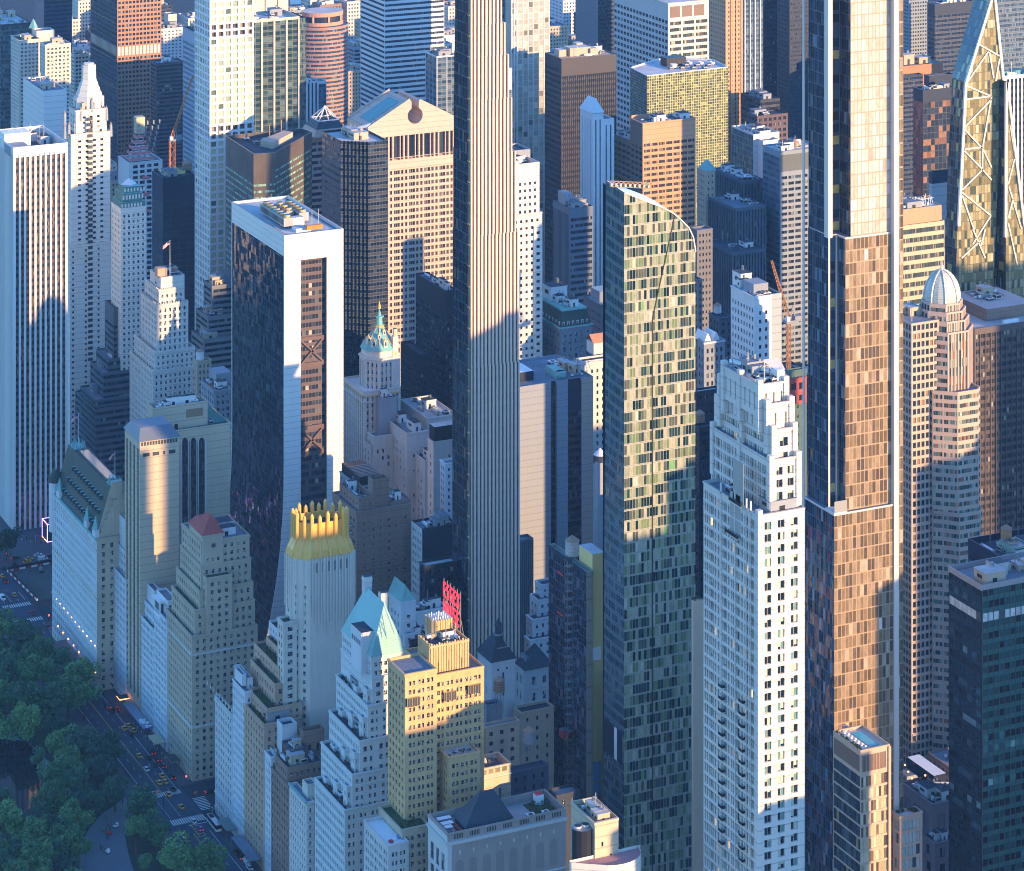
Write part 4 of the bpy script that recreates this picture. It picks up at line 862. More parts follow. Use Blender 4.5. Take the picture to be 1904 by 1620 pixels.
b.tank(X[0] + 4.5, X[2] + 6, X[5] - 3, 1.9, 3., .4)
m = MB(); zt = ZV(1600, X[0] + 3, X[2] - 5); pl = [(X[0] - 9, X[2] - 1)] + [(X[0] + 6 + 10 * math.cos(a), X[2] + 9 * math.sin(a)) for a in [math.pi * (1 + k / 12) for k in range(3, 13)]] + [(X[0] + 17, X[2] + .5), (X[0] - 9, X[2] + .5)]
m.prism(pl, 0, zt - 1, CREAM2, wall('pink_paving', (.42, .24, .26), .9, .15)); m.prism(pl, zt - 1, zt, CREAM2, False); b.part('curved_terrace', m)
# ------------------------------------------------------------------ centre: the sloping black-glass slab
def cpoly(mb, O, U, us, za, zb, gm, bw, fh, off=0., f0=0):
    """wall strip between heights za(u) and zb(u); panes continue across"""
    us = np.asarray(us, float); N = (U[1], -U[0])
    for i in range(len(us) - 1):
        q, uv = [], []
        for u, z in ((us[i], za(us[i])), (us[i + 1], za(us[i + 1])), (us[i + 1], zb(us[i + 1])), (us[i], zb(us[i]))):
            q.append((O[0] + U[0] * u + N[0] * off, O[1] + U[1] * u + N[1] * off, z)); uv.append((u / bw + f0, z / fh))
        mb.quads([q], gm, [uv])
SOLG = glass('rippled_black_glass', [(0, (.004, .010, .024)), (.45, (.009, .020, .042)), (.8, (.02, .04, .07)), (.95, (.05, .075, .11))], nx=1, fr=(.03, .03), frc=(.02, .024, .03), rough=.03, tilt=.10, spec=.8)
SOLW = glass('office_recess_glass', [(0, (.02, .03, .045)), (.5, (.04, .055, .075)), (.85, (.12, .13, .13)), (.95, (.4, .38, .3))], nx=1, fr=(.05, .0), frc=(.14, .09, .08), sp=.42, spc=(.10, .075, .08), tilt=.02)
b = B('office_tower', 'black glass slab curving out at its base, framed in white marble with dark recess', 'tower')
E0, x0 = 1330, SX(528.5, 1330); x1 = SX(638.5, E0); y1 = EY(430.5, x0); zt = ZV(438, x0, E0)
fl_ = lambda z: 13.5 * max(0., 1 - z / 96.) ** 2.1
zs = [0, 6, 12, 18, 25, 33, 42, 52, 63, 75, 88, 100, 130, 160, zt - 10.5]
xa, xb = SX(559.5, E0), SX(607.5, E0); zr = ZV(484, xa, E0)
mb = b.wall
for i in range(len(zs) - 1):
    z0_, z1_ = zs[i], zs[i + 1]
    mb.quads([[(x0 - fl_(z0_), E0, z0_), (xa, E0, z0_), (xa, E0, z1_), (x0 - fl_(z1_), E0, z1_)], [(xb, E0, z0_), (x1 + fl_(z0_), E0, z0_), (x1 + fl_(z1_), E0, z1_), (xb, E0, z1_)]], MARB)
    for y_, e_ in ((E0, .9), (y1, -.9)):   # marble edge
        mb.quads([[(x0 - fl_(z0_), y_ + e_, z0_), (x0 - fl_(z0_), y_, z0_), (x0 - fl_(z1_), y_, z1_), (x0 - fl_(z1_), y_ + e_, z1_)]], MARB)
    mb.quads([[(x1 + fl_(z0_), E0, z0_), (x1 + fl_(z0_), y1, z0_), (x1 + fl_(z1_), y1, z1_), (x1 + fl_(z1_), E0, z1_)]], MARB)
    nb, fh = 30, 3.8; uvz = lambda z: z / fh + 900
    b.cur.quads([[(x0 - fl_(z0_) + .25, y1 - .9, z0_), (x0 - fl_(z0_) + .25, E0 + .9, z0_), (x0 - fl_(z1_) + .25, E0 + .9, z1_), (x0 - fl_(z1_) + .25, y1 - .9, z1_)]], SOLG, [[(500, uvz(z0_)), (500 + nb, uvz(z0_)), (500 + nb, uvz(z1_)), (500, uvz(z1_))]])
zg = zs[-1]
mb.quads([[(x0, y1, zg), (x0, E0, zg), (x0, E0, zt), (x0, y1, zt)], [(x0, E0, zg), (xa, E0, zg), (xa, E0, zt), (x0, E0, zt)], [(xb, E0, zg), (x1, E0, zg), (x1, E0, zt), (xb, E0, zt)], [(xa, E0, zr), (xb, E0, zr), (xb, E0, zt), (xa, E0, zt)], [(x1, E0, zg), (x1, y1, zg), (x1, y1, zt), (x1, E0, zt)], [(x1, y1, 0), (x0, y1, 0), (x0, y1, zt), (x1, y1, zt)]], MARB)
mb.quads([[(xb, E0 + 2.6, 0), (xb, E0, 0), (xb, E0, zr), (xb, E0 + 2.6, zr)], [(xa, E0, 0), (xa, E0 + 2.6, 0), (xa, E0 + 2.6, zr), (xa, E0, zr)], [(xa, E0, zr), (xb, E0, zr), (xb, E0 + 2.6, zr), (xa, E0 + 2.6, zr)]], DKBR)
n_ = 34
m = MB(); m.quads([[(xa, E0 + 2.6, 0), (xb, E0 + 2.6, 0), (xb, E0 + 2.6, zr - 1.5), (xa, E0 + 2.6, zr - 1.5)]], SOLW, [[(0, 0), (8, 0), (8, (zr - 1.5) / 3.9), (0, (zr - 1.5) / 3.9)]]); m.quads([[(xa, E0 + 2.6, zr - 1.5), (xb, E0 + 2.6, zr - 1.5), (xb, E0 + 2.6, zr), (xa, E0 + 2.6, zr)]], DKBR); b.part('recessed_glazing', m)
BRC = wall('brace_steel', (.13, .085, .08), .5, .15)
for vt, vb in ((634, 682), (800, 848)):
    za, zb = ZV(vb, xa, E0), ZV(vt, xa, E0)
    for z_ in (za, zb): m = MB(); m.box(xa, xb, E0 + 1.6, E0 + 2.5, z_ - .9, z_ + .9, BRC); b.part('cross_beam', m)
    m = MB(); m.bar((xa + .4, E0 + 2, za), (xb - .4, E0 + 2, zb), .7, BRC); m.bar((xa + .4, E0 + 2, zb), (xb - .4, E0 + 2, za), .7, BRC); b.part('cross_brace', m)
m = MB(); m.quads([[(x0, E0, zt - 1.2), (x1, E0, zt - 1.2), (x1, y1, zt - 1.2), (x0, y1, zt - 1.2)]], ROOFL); b.roofs.append(m)
for q in ((x0, x1, E0, E0 + .7), (x0, x1, y1 - .7, y1), (x0, x0 + .7, E0 + .7, y1 - .7), (x1 - .7, x1, E0 + .7, y1 - .7)): mb.quads([[(q[0], q[2], zt), (q[1], q[2], zt), (q[1], q[3], zt), (q[0], q[3], zt)]], MARB)
mb.quads([[(x0 + .7, y1 - .7, zt), (x1 - .7, y1 - .7, zt), (x1 - .7, y1 - .7, zt - 1.2), (x0 + .7, y1 - .7, zt - 1.2)], [(x1 - .7, y1 - .7, zt), (x1 - .7, E0 + .7, zt), (x1 - .7, E0 + .7, zt - 1.2), (x1 - .7, y1 - .7, zt - 1.2)]], MARB)
b.box((x0, x1, E0, y1, 0, zt))
m = MB(); m.quads([[(x0 + 1.6, y1 - 2, zt - 1.1), (x0 + 1.6, E0 + 2, zt - 1.1), (x0 + 2.6, E0 + 2, zt - 1.1), (x0 + 2.6, y1 - 2, zt - 1.1)]], BLACKM); m.quads([[(x1 - 2.6, y1 - 2, zt - 1.1), (x1 - 2.6, E0 + 2, zt - 1.1), (x1 - 1.6, E0 + 2, zt - 1.1), (x1 - 1.6, y1 - 2, zt - 1.1)]], BLACKM); b.part('window_washing_rail', m)
for xx, yy, l, n_, wd in ((x0 + 5.5, E0 + 15, 34, 7, 5), (x0 + 16.5, E0 + 22, 24, 5, 5), (x0 + 12, E0 + 28, 18, 3, 4)):
    m = MB(); m.box(xx, xx + wd, yy, yy + l, zt + .2, zt + 4.4, wall('cooler_steel', (.34, .36, .34), .5, .25), STEEL)
    for q in range(n_): m.cyl(xx + wd / 2, yy + l * (q + .5) / n_, zt + 4.4, zt + 5.6, 1.7, 1.7, GOLDT, 14, BLACKM)
    for q in range(int(l / 1.6)): m.box(xx - .06, xx, yy + q * 1.6, yy + q * 1.6 + .9, zt + .8, zt + 3.6, BLACKM)
    b.part('cooling_tower', m)
m = MB(); m.box(x0 + 11, x0 + 17, E0 + 17, E0 + 21, zt - 1.2, zt + 3.6, WHITEB, ROOFL); b.part('bulkhead', m)
m = MB(); m.box(x0 + 9, x0 + 17, E0 + 7, E0 + 13, zt - 1.2, zt + .6, CONC, ROOFL); b.part('roof_hatch', m)
m = MB(); m.box(SX(571, E0 + 4), SX(600, E0 + 4), E0 + 4, E0 + 6, zt + .2, zt + 2.2, wall('orange_gondola', (.75, .2, .03), .6, .1)); b.part('cleaning_gondola', m)
for u_, y_ in ((504, E0 + 48), (566, E0 + 9), (580, E0 + 8), (592, E0 + 9)): m = MB(); m.bar((SX(u_, y_), y_, zt - 1), (SX(u_, y_), y_, zt + 9), .12, STEEL); b.part('mast', m)

# bronze wedge tower
WEDG = glass('wedge_bands', [(0, (.16, .30, .26)), (.35, (.07, .14, .13)), (.6, (.28, .46, .36)), (.85, (.5, .6, .42))], nx=2, fr=(.04, 0), frc=(.05, .05, .05), tilt=.02)
WGR = wall('polished_green_granite', (.13, .105, .085), .25, .35, spec=.6)
b = B('office_tower', 'polished wedge-shaped tower with cut-off corner and triangular roof well', 'tower')
zw = 187.; P = [PZ(u, v, zw) for u, v in ((419.5, 252.5), (471.5, 286.5), (512, 284), (580, 245), (562, 238.5))]
ws = st('r', WGR, WEDG, bw=2.2, fh=3.85, wh=.36, sill=.3, m=.1, top=17)
b.shell(P, 0, zw, [ws, ws, dict(ws, top=9), dict(kind='plain', wm=WGR), dict(kind='plain', wm=WGR)], roof=ROOFD, par=2.5)
c_ = (sum(p[0] for p in P) / 5, sum(p[1] for p in P) / 5)
m = MB(); m.prism([PZ(u, v, zw) for u, v in ((484, 265), (508, 270), (545, 250), (528, 247))], zw - 2.5, zw + 1.5, TAN, wall('tan_deck', (.5, .38, .3), .9, .15)); b.part('bulkhead', m)
for q in range(5): b.units.append((('unit', 'fan', 'duct')[q % 3], *PZ(455 + q * 18, 262 + (q % 2) * 6, zw - 2), zw - 2.5, 3, 3, 2))
for u, v in ((501, 256), (523, 247)): m = MB(); x, y = PZ(u, v, zw); m.bar((x, y, zw - 2), (x, y, zw + 8), .35, BRONZE); b.part('mast', m)

# pyramid-topped tower between
b = B('office_tower', 'banded granite tower with an open steel pyramid on a sloping top', 'tower')
pt = st('r', wall('rose_granite', (.42, .29, .24), .6, .1), RIB, bw=3, fh=4, wh=.52, sill=.3, m=1.5, top=4)
x0, x1, y0, y1, z0, z1 = b.t(1720, 576, 640, 568, v=252, sty=pt, par=.2)
cx, cy = (x0 + x1) / 2, (y0 + y1) / 2; rr = (x1 - x0) / 2; q4 = lambda r: [(cx - r, cy - r), (cx + r, cy - r), (cx + r, cy + r), (cx - r, cy + r)]
zb = ZV(221, cx, cy); za = ZV(197, cx, cy)
m = MB(); m.prism(q4(rr), z1, (z1 + zb) / 2, wall('rose_granite', (.4, .3, .25)), pl2=q4(rr * .82)); m.prism(q4(rr * .82), (z1 + zb) / 2, zb, SLATE, ROOFD, pl2=q4(rr * .58)); b.part('sloping_top', m)
m = MB()
for q in q4(rr * .58): m.bar((*q, zb), (cx, cy, za), .45, CONC)
qq = q4(rr * .58)
for i in range(4): m.bar((*qq[i], zb + .3), (*qq[(i + 1) % 4], zb + .3), .4, CONC)
for i in range(4): m.bar(((qq[i][0] + qq[(i + 1) % 4][0]) / 2, (qq[i][1] + qq[(i + 1) % 4][1]) / 2, zb), (cx, cy, za), .35, CONC)
b.part('steel_pyramid', m)
b = B('office_tower', 'narrow fluted metal slab behind the steel pyramid', 'office')
b.t(1960, 570, 592, v=153, d=18, sty=st('f', ALU, RIB, bw=2.6, ww=.45, m=.3, top=1, d=.6), clutter=2); b.t(1962, 592, 607, v=152, d=12, sty=st('c', ALU, GBLUE, bw=2, fh=4, m=.2, top=2))
# serrated dark glass tower
b = B('office_tower', 'dark glass tower with saw-tooth stepped corner and white roof plant', 'tower')
tt = st('c', BLACKM, glass('saw_tooth_glass', [(0, (.005, .012, .028)), (.5, (.010, .022, .045)), (.9, (.03, .05, .08))], nx=1, fr=(.05, .06), frc=(.03, .05, .085), sp=.45, spc=(.009, .018, .036), tilt=.04), bw=1.6, fh=3.6, m=0, top=0)
x0, E0 = SX(644, 1430), 1430.; xr = SX(720, E0); y1 = EY(598, x0)
n_ = 7; st_ = (xr - x0 - 12) / n_; pl = [(x0, E0 + 4)]
pl = [(x0, E0 + 8), (x0 + 2, E0 + 8)]
xx, yy = x0 + 2, E0 + 8
for i in range(n_): pl += [(xx, yy - 1.3), (xx + st_, yy - 1.3)]; xx += st_; yy -= 1.3
pl += [(xr, yy), (xr, y1), (x0, y1)]
b.shell(pl, 0, ZV(268, x0, E0), [tt], roof=ROOFL, par=1.2); z1 = b.bx[0][5]
b.clutter(x0 + 6, xr - 4, E0 + 8, y1 - 3, z1 - 1.2, 16)
m = MB()
for q in range(8): m.bar((x0 + 8 + q * 1.8, E0 + 16 + q, z1 + 2.5), (x0 + 14 + q * 1.8, E0 + 24 + q, z1 + 2.5), .25, WHITEP)
b.part('pipework', m)

# tower with broken pediment
b = B('office_tower', 'pink granite tower with a broken pediment and round notch at its roof', 'tower')
sp_ = [(.03, .13), (.18, .22), (.27, .36), (.47, .86), ]
E0 = 1602; x0, x1 = SX(684, E0), SX(860, E0); xm = SX(772, E0); ze = ZV(240, x0, E0); zp = ZV(176, xm, E0); y1 = EY(646, x0)
SGL = glass('granite_slot_glass', [(0, (.018, .026, .04)), (.6, (.04, .055, .075)), (.9, (.14, .14, .13))], nx=1, fr=(.1, .02), frc=(.36, .25, .2), tilt=.02)
ss = st('p', PINK, glass('granite_window', [(0, (.018, .026, .04)), (.6, (.04, .055, .075)), (.92, (.2, .2, .18))], nx=3, fr=(.08, 0), frc=(.36, .25, .2), tilt=.02), bw=9.6, fh=3.95, m=1.2, top=0, wh=.58, sill=.2, pat=[(.03, .2), (.3, .46), (.58, .96)], d=.8)
z2, z1_ = ZV(302, x0, E0), ZV(258, x0, E0)
b.tier(x0, x1, E0, y1, 0, z2 - 6, ss, par=0)
b.tier(x0, x1, E0, y1, z2 - 6, z1_ + .5, st('p', PINK, SGL, bw=9.6, fh=14, m=1.2, wh=.94, sill=.03, top=.2, bot=5, pat=[(.02, .2), (.3, .48), (.57, .97)], d=1.6), par=0)
m = MB(); zc, rr = ZV(215, xm, E0), 5.0; nw = 2.4
L_ = [(x0, z1_ + .5), (x0, ze), (xm - nw - 1, zp - 3.), (xm - nw, zp - 4.2)]; A_ = [(xm + rr * math.cos(t_), zc + rr * math.sin(t_)) for t_ in np.linspace(math.pi * .66, math.pi * 2.34, 25)]
R_ = [(xm + nw, zp - 4.2), (xm + nw + 1, zp - 3.), (x1, ze), (x1, z1_ + .5)]
out = L_ + A_ + R_
for i in range(len(out) - 1):
    m.quads([[(out[i][0], y1, out[i][1]), (out[i][0], E0, out[i][1]), (out[i + 1][0], E0, out[i + 1][1]), (out[i + 1][0], y1, out[i + 1][1])]], PINK)
# pediment front in convex strips
xs_ = sorted(set([x0, xm - nw - 1, xm - nw, xm + nw, xm + nw + 1, x1] + [xm + rr * math.cos(a) for a in np.linspace(0, math.pi, 15)]))
top = lambda x: (ze + (zp - 3 - ze) * (x - x0) / (xm - nw - 1 - x0)) if x <= xm - nw - 1 else ((zp - 3 - 1.2 * (x - xm + nw + 1)) if x <= xm - nw else (top(2 * xm - x) if x > xm else zp - 4.2))
for a, c in zip(xs_[:-1], xs_[1:]):
    mid = (a + c) / 2; hz_ = lambda x: math.sqrt(max(0, rr * rr - (x - xm) ** 2))
    if abs(mid - xm) < rr:
        m.quads([[(a, E0, z1_ + .5), (c, E0, z1_ + .5), (c, E0, zc - hz_(c)), (a, E0, zc - hz_(a))]], PINK)
        if abs(mid - xm) > nw: m.quads([[(a, E0, zc + hz_(a)), (c, E0, zc + hz_(c)), (c, E0, max(top(c), zc + hz_(c))), (a, E0, max(top(a), zc + hz_(a)))]], PINK)
    else: m.quads([[(a, E0, z1_ + .5), (c, E0, z1_ + .5), (c, E0, top(c)), (a, E0, top(a))]], PINK)
b.part('pediment', m); b.box((x0, x1, E0, y1, z1_, ze))
m = MB(); tq = lambda f, yy: (x0 + (xm - nw - 1 - x0) * f, yy, ze + (zp - 3 - ze) * f + .25)
m.quads([[tq(.14, y1 - 9), tq(.14, E0 + 7), tq(.86, E0 + 7), tq(.86, y1 - 9)]], TEALR); m.quads([[(2 * xm - p[0], p[1], p[2]) for p in (tq(.14, E0 + 7), tq(.14, y1 - 9), tq(.86, y1 - 9), tq(.86, E0 + 7))]], wall('tan_roof', (.5, .42, .3), .8, .1)); b.part('roof_panel', m)
sl = lambda f, yy, o: (x0 + (xm - nw - 1 - x0) * f, yy, ze + (zp - 3 - ze) * f + o)
m = MB(); m.quads([[sl(.02, y1, 1.1), sl(.02, y1 - 1.2, 1.1), sl(1, y1 - 1.2, 1.1), sl(1, y1, 1.1)], [sl(.02, y1 - 1.2, 1.1), sl(.02, y1 - 1.2, 0), sl(1, y1 - 1.2, 0), sl(1, y1 - 1.2, 1.1)]], PINK); b.part('coping', m)
m = MB(); m.quads([[sl(0, E0 + 1, 1.), sl(0, E0, 1.), sl(1, E0, 1.), sl(1, E0 + 1, 1.)], [sl(0, E0, 0), sl(1, E0, 0), sl(1, E0, 1), sl(0, E0, 1)]], PINK); b.part('coping', m)

# dark slab with small white plant, behind the copper-roofed tower
b = B('office_tower', 'dark ribbon-windowed slab with white roof plant left of the striped supertall', 'tower')
b.t(1440, 828, 850, 773, v=541, sty=st('r', DARKW, RIB, bw=2, fh=3.7, wh=.5, sill=.25, m=.4, top=12), roof=ROOF, clutter=7); b.t(1438, 782, 800, 745, v=660, sty=st('r', DARKW, RIB, bw=2, fh=3.7, wh=.45, sill=.25, m=.4, top=6), roof=ROOFD)

# copper-roofed chateau tower
b = B('office_building', 'cream tower with turquoise copper spire roof, gilded dormers and ornate chimney', 'tower')
cw = st('p', LIME, WIN, bw=3.0, fh=3.6, ww=.4, wh=.6, m=.7, top=3, spm=wall('buff_spandrel', (.5, .38, .22), .8, .15), d=.4)
E0 = 1400
X = b.t(E0, 677, 745, 640, v=728, sty=cw, roof=CONC); xo, yo = X[0], X[3]
m = MB(); m.box(X[0] - .5, X[1], X[2] - .5, X[2], X[5] - 3.2, X[5] - 2.6, GOLDT); m.box(X[0] - .5, X[0], X[2] - .5, X[3], X[5] - 3.2, X[5] - 2.6, GOLDT); m.box(X[0] - .7, X[0], X[2] - .7, X[3], X[5] - 6.2, X[5] - 5.6, LIME); m.box(X[0], X[1], X[2] - .7, X[2], X[5] - 6.2, X[5] - 5.6, LIME); b.part('cornice', m)
xc, yc = SX(708, E0 + 10), E0 + 12; z0 = X[5]; oc = lambda r, a0=.5: [(xc + r * math.cos((i + a0) * math.pi / 4), yc + r * math.sin((i + a0) * math.pi / 4)) for i in range(8)]
zt1 = ZV(668, xc, yc - 9); zt2 = ZV(655, xc, yc - 9)
b.shell(oc(10.6), z0 - 2, zt1, [dict(cw, bw=2.6, m=.4, top=1)], par=.3)
m = MB(); m.prism(oc(11.2), zt1, zt1 + .8, CREAM2); m.prism(oc(9.6), zt1 + .8, zt2 + 1, CREAM2); b.part('drum', m)
zap = ZV(607, xc, yc); zr = zt2 + .6
m = MB(); m.prism(oc(10.4), zr, zr + 2.5, COPT := wall('turquoise_copper', (.16, .42, .44), .55, .2), pl2=oc(9.0)); m.prism(oc(9.0), zr + 2.5, zap, COPT, pl2=oc(2.0)); m.prism(oc(2.6), zap, zap + .9, GOLDT); m.prism(oc(1.8), zap + .9, zap + 5, COPT, pl2=oc(1.4)); m.prism(oc(2.4), zap + 5, zap + 5.7, COPT); m.cyl(xc, yc, zap + 5.7, zap + 10, 1.1, .1, COPT, 8); b.part('copper_roof', m)
for i in range(8):
    p0, p1 = Vector((*oc(9.1)[i], zr + 2.6)), Vector((*oc(2.1)[i], zap)); m = MB(); m.bar(p0, p1, .22, GOLDT); b.part('gilded_rib', m)
m = MB(); m.cyl(xc, yc, zap + 9.5, zap + 11, .9, .7, GOLDL, 8); m.cyl(xc, yc, zap + 11, zap + 13.5, .7, .05, GOLDL, 8); b.part('finial', m)
for i, (a, f_) in enumerate(((3.9, .2), (4.7, .2), (5.4, .2), (4.3, .55), (3.4, .3), (4.95, .75))):
    r_ = 9.3 - 7 * f_; zz = zr + 2.5 + (zap - zr - 2.5) * f_; x, y = xc + r_ * math.cos(a), yc + r_ * math.sin(a); m = MB(); s_ = 1.0 if f_ < .4 else .7
    m.box(x - s_, x + s_, y - s_, y + s_ * 1.5, zz - 2.4 * s_, zz + 1.2 * s_, CREAM2, GOLDL); m.box(x - s_ * .5, x + s_ * .5, y - s_ - .05, y - s_, zz - 1.5 * s_, zz + .6 * s_, WIND); m.cyl(x, y, zz + 1.2 * s_, zz + 3 * s_, s_ * .9, .05, GOLDL, 6); b.part('dormer', m)
xq = SX(736, E0 + 3); zc_ = ZV(612, xq, E0 + 3)
m = MB(); m.box(xq - 2.3, xq + 2.3, E0 + 2.4, E0 + 6.4, z0 - 30, zt1 + 1, LIME); m.box(xq - 1.5, xq + 1.5, E0 + 3, E0 + 5.5, zt1 + 1, zc_ - 4, LIME); m.box(xq - 1.9, xq + 1.9, E0 + 2.6, E0 + 5.9, zc_ - 9, zc_ - 8, CREAM2); m.cyl(xq, E0 + 4.2, zc_ - 4.5, zc_, 1.3, 1.2, CREAM, 8, BLACKM); m.box(xq - .6, xq + .6, E0 + 2.9, E0 + 3, zc_ - 14, zc_ - 12, GOLDT); b.part('chimney', m)
b.t(E0 - 5, 705, 739, 695, v=742, sty=st('plain', GREYST), roof=ROOFD, clutter=2); b.t(E0 - 8, 688, 700, 676, v=828, sty=cw, roof=LEAFM)
b.t(E0 - 10, 695, 760, 683, v=812, sty=dict(cw, spm=None, skip=60), roof=ROOF)
# plain party-wall buildings around it
b = B('office_building', 'pale limestone block with stepped blank party walls beneath the spire-roofed tower', 'office')
pl_ = st('p', LIME, WIN, bw=4.5, fh=4, ww=.25, wh=.45, m=2, top=6, skip=55)
b.t(1372, 757, 795, 690, v=806, sty=pl_, roof=ROOF, clutter=3); b.t(1385, 795, 850, 745, v=778, sty=pl_, roof=ROOFL, clutter=4); b.t(1360, 790, 842, 760, v=856, sty=dict(pl_, skip=40), roof=ROOFD)
m = MB(); X = b.last
b = B('office_building', 'white low wing with dark cube on top beside the glass supertall', 'office')
b.t(1330, 806, 850, 795, v=822, sty=pl_, roof=ROOF); X = b.last; m = MB(); m.box(X[0] + 1, X[1], X[2] + 1, X[3], X[5] - 1, X[5] + 7, BLACKM, ROOFL); b.part('louvred_enclosure', m)
b = B('apartment_building', 'narrow white block with small square windows low beside the glass supertall', 'apartments')
b.t(1260, 828, 850, 818, v=862, sty=st('p', WHITEB, WIN, bw=2.2, fh=3.3, ww=.45, wh=.5), clutter=2)
b = B('office_building', 'low grey block with black ribbed plant roof between marble slab and brown tower', 'office')
b.t(1250, 668, 710, 632, v=905, sty=st('p', GREYST, WIN, bw=3, fh=3.6), roof=ROOFD); X = b.last; m = MB()
m.box(X[0] + .6, X[1] - .6, X[2] + .8, X[3] - .8, X[5] - 1, X[5] + 4, BLACKM)
for q in range(8): m.box(X[0] + .4 , X[1] - .4, X[2] + 1 + q * 1.9, X[2] + 1.5 + q * 1.9, X[5] + 4, X[5] + 4.7, STEEL)
b.part('plant_roof', m)

# brown brick tower with brick stack
b = B('apartment_tower', 'brown brick apartment tower with balconies and a hollow brick stack on top', 'apartments')
bb = st('p', BROWN, WIN, bw=9.5, fh=3.3, ww=.1, wh=.38, m=1.5, top=4, pat=[(.25, .32), (.75, .9)])
X = b.t(1215, 663, 764, 618, v=952, sty=bb, nsty=st('p', BROWN, WIN, bw=4.2, fh=3.3, ww=.5, wh=.5, m=1, top=3), roof=ROOF)
b.t(1217, 667, 697, 631, v=927, sty=st('p', BROWN, WIN, bw=4, fh=3.3, ww=.3, wh=.4), z0=X[5] - 2, par=3, roof=ROOFD, clutter=2)
b.t(1219, 693, 724, 684, v=893, sty=st('plain', BROWN), z0=X[5] - 2, par=4, roof=ROOFD)
b.t(1218, 726, 763, 712, v=933, sty=bb, z0=X[5] - 2, roof=wall('pink_paving', (.42, .24, .26)), clutter=3)
for k in range(20):
    for yy in (X[2] + 5, X[3] - 7):
        z_ = X[5] - 8 - k * 3.3
        if z_ > 30: m = MB(); m.box(X[0] - 1.4, X[0] - .05, yy, yy + 4, z_, z_ + .25, CONC); m.box(X[0] - 1.4, X[0] - 1.3, yy, yy + 4, z_ + .25, z_ + 1.2, DKBR); b.part('balcony', m)

# white gold-crowned tower
b = B('apartment_tower', 'white tower with an octagonal gilded crown of upright fins', 'tower')
E0, zz = 1137, ZV(1047, SX(555, 1137), 1137)
x0, x1 = SX(551, E0), SX(664, E0); y1 = E0 + 19; c_ = 6.2
pl = [(x0 + c_, E0), (x1 - c_ * .5, E0), (x1, E0 + c_ * .5), (x1, y1 - c_), (x1 - c_, y1), (x0 + c_, y1), (x0 + 0, y1 - c_), (x0, E0 + c_)]
TPW = wall('white_setback_brick', (.64, .57, .48), .75, .12)
ps = st('p', TPW, WIN, bw=3.8, fh=3.6, ww=.34, wh=.5, m=.8, top=10, bot=0, d=.4, skip=0); bl = st('plain', TPW)
b.shell(pl, 0, zz, [bl, ps, bl, bl, bl, bl, ps, ps], par=.2)
for q in range(8):                                     # vertical ribs on the upper shaft
    i = q % 8; a, c = Vector(pl[i]), Vector(pl[(i + 1) % 8])
    for t_ in (.0, .33, .66):
        p = a + (c - a) * t_; b.wall.box(p.x - .35, p.x + .35, p.y - .35, p.y + .35, zz - (30 if q % 2 else 22), zz + .5, TPW)
for q in range(13):
    x = x0 + c_ + .6 + q * (x1 - x0 - c_ * 1.6) / 13; b.wall.box(x, x + .7, E0 - .45, E0, zz - 27 - 3 * (q % 3), zz + .8, TPW)
    if q % 2: b.wall.box(x + .85, x + 1.5, E0 - .08, E0 + .05, zz - 5.5, zz - 1.5, WIND)
cen = Vector(((x0 + x1) / 2, (E0 + y1) / 2)); sc2 = lambda f: [tuple(cen + (Vector(p) - cen) * f) for p in pl]
m = MB(); zk = [zz, zz + 3.4, zz + 6.4, zz + 8, zz + 14.5]; fk = [1.0, .95, .84, .77, .77]
for i in range(4): m.prism(sc2(fk[i]), zk[i], zk[i + 1], GOLDL, False, pl2=sc2(fk[i + 1]))
m.poly([(*p, zk[4] - 3) for p in sc2(.75)], ROOFD)
inn = sc2(.71); oo = sc2(.77)
m.quads([[(*inn[(i + 1) % 8], zk[4] - 3), (*inn[i], zk[4] - 3), (*inn[i], zk[4]), (*inn[(i + 1) % 8], zk[4])] for i in range(8)], GOLDL); m.quads([[(*oo[i], zk[4]), (*oo[(i + 1) % 8], zk[4]), (*inn[(i + 1) % 8], zk[4]), (*inn[i], zk[4])] for i in range(8)], GOLDL)
b.part('gilded_crown', m)
for i in range(8):
    a, c = Vector(sc2(.785)[i]), Vector(sc2(.785)[(i + 1) % 8]); n_ = 4 if (c - a).length > 11 else 2
    for q in range(n_):
        p = a + (c - a) * ((q + .0) / n_); nrm = (p - cen).normalized(); m = MB(); hh = 4.6 if q % 2 == 0 else 3.4
        m.cyl(p.x, p.y, zk[2] + 1, zk[4] + hh - 1.2, .95, .9, GOLDL, 8); m.cyl(p.x, p.y, zk[4] + hh - 1.2, zk[4] + hh, .9, .25, GOLDL, 8)
        p2 = Vector(p) + nrm * 2.7; m.bar((p.x, p.y, zk[2] + 1), (p2.x, p2.y, zk[0] + .8), .7, GOLDL, 6); b.part('crown_fin', m)
b.t(1140, 527, 552, 516, v=1158, sty=st('p', TPW, WIN, bw=3, fh=3.5), roof=LEAFM)
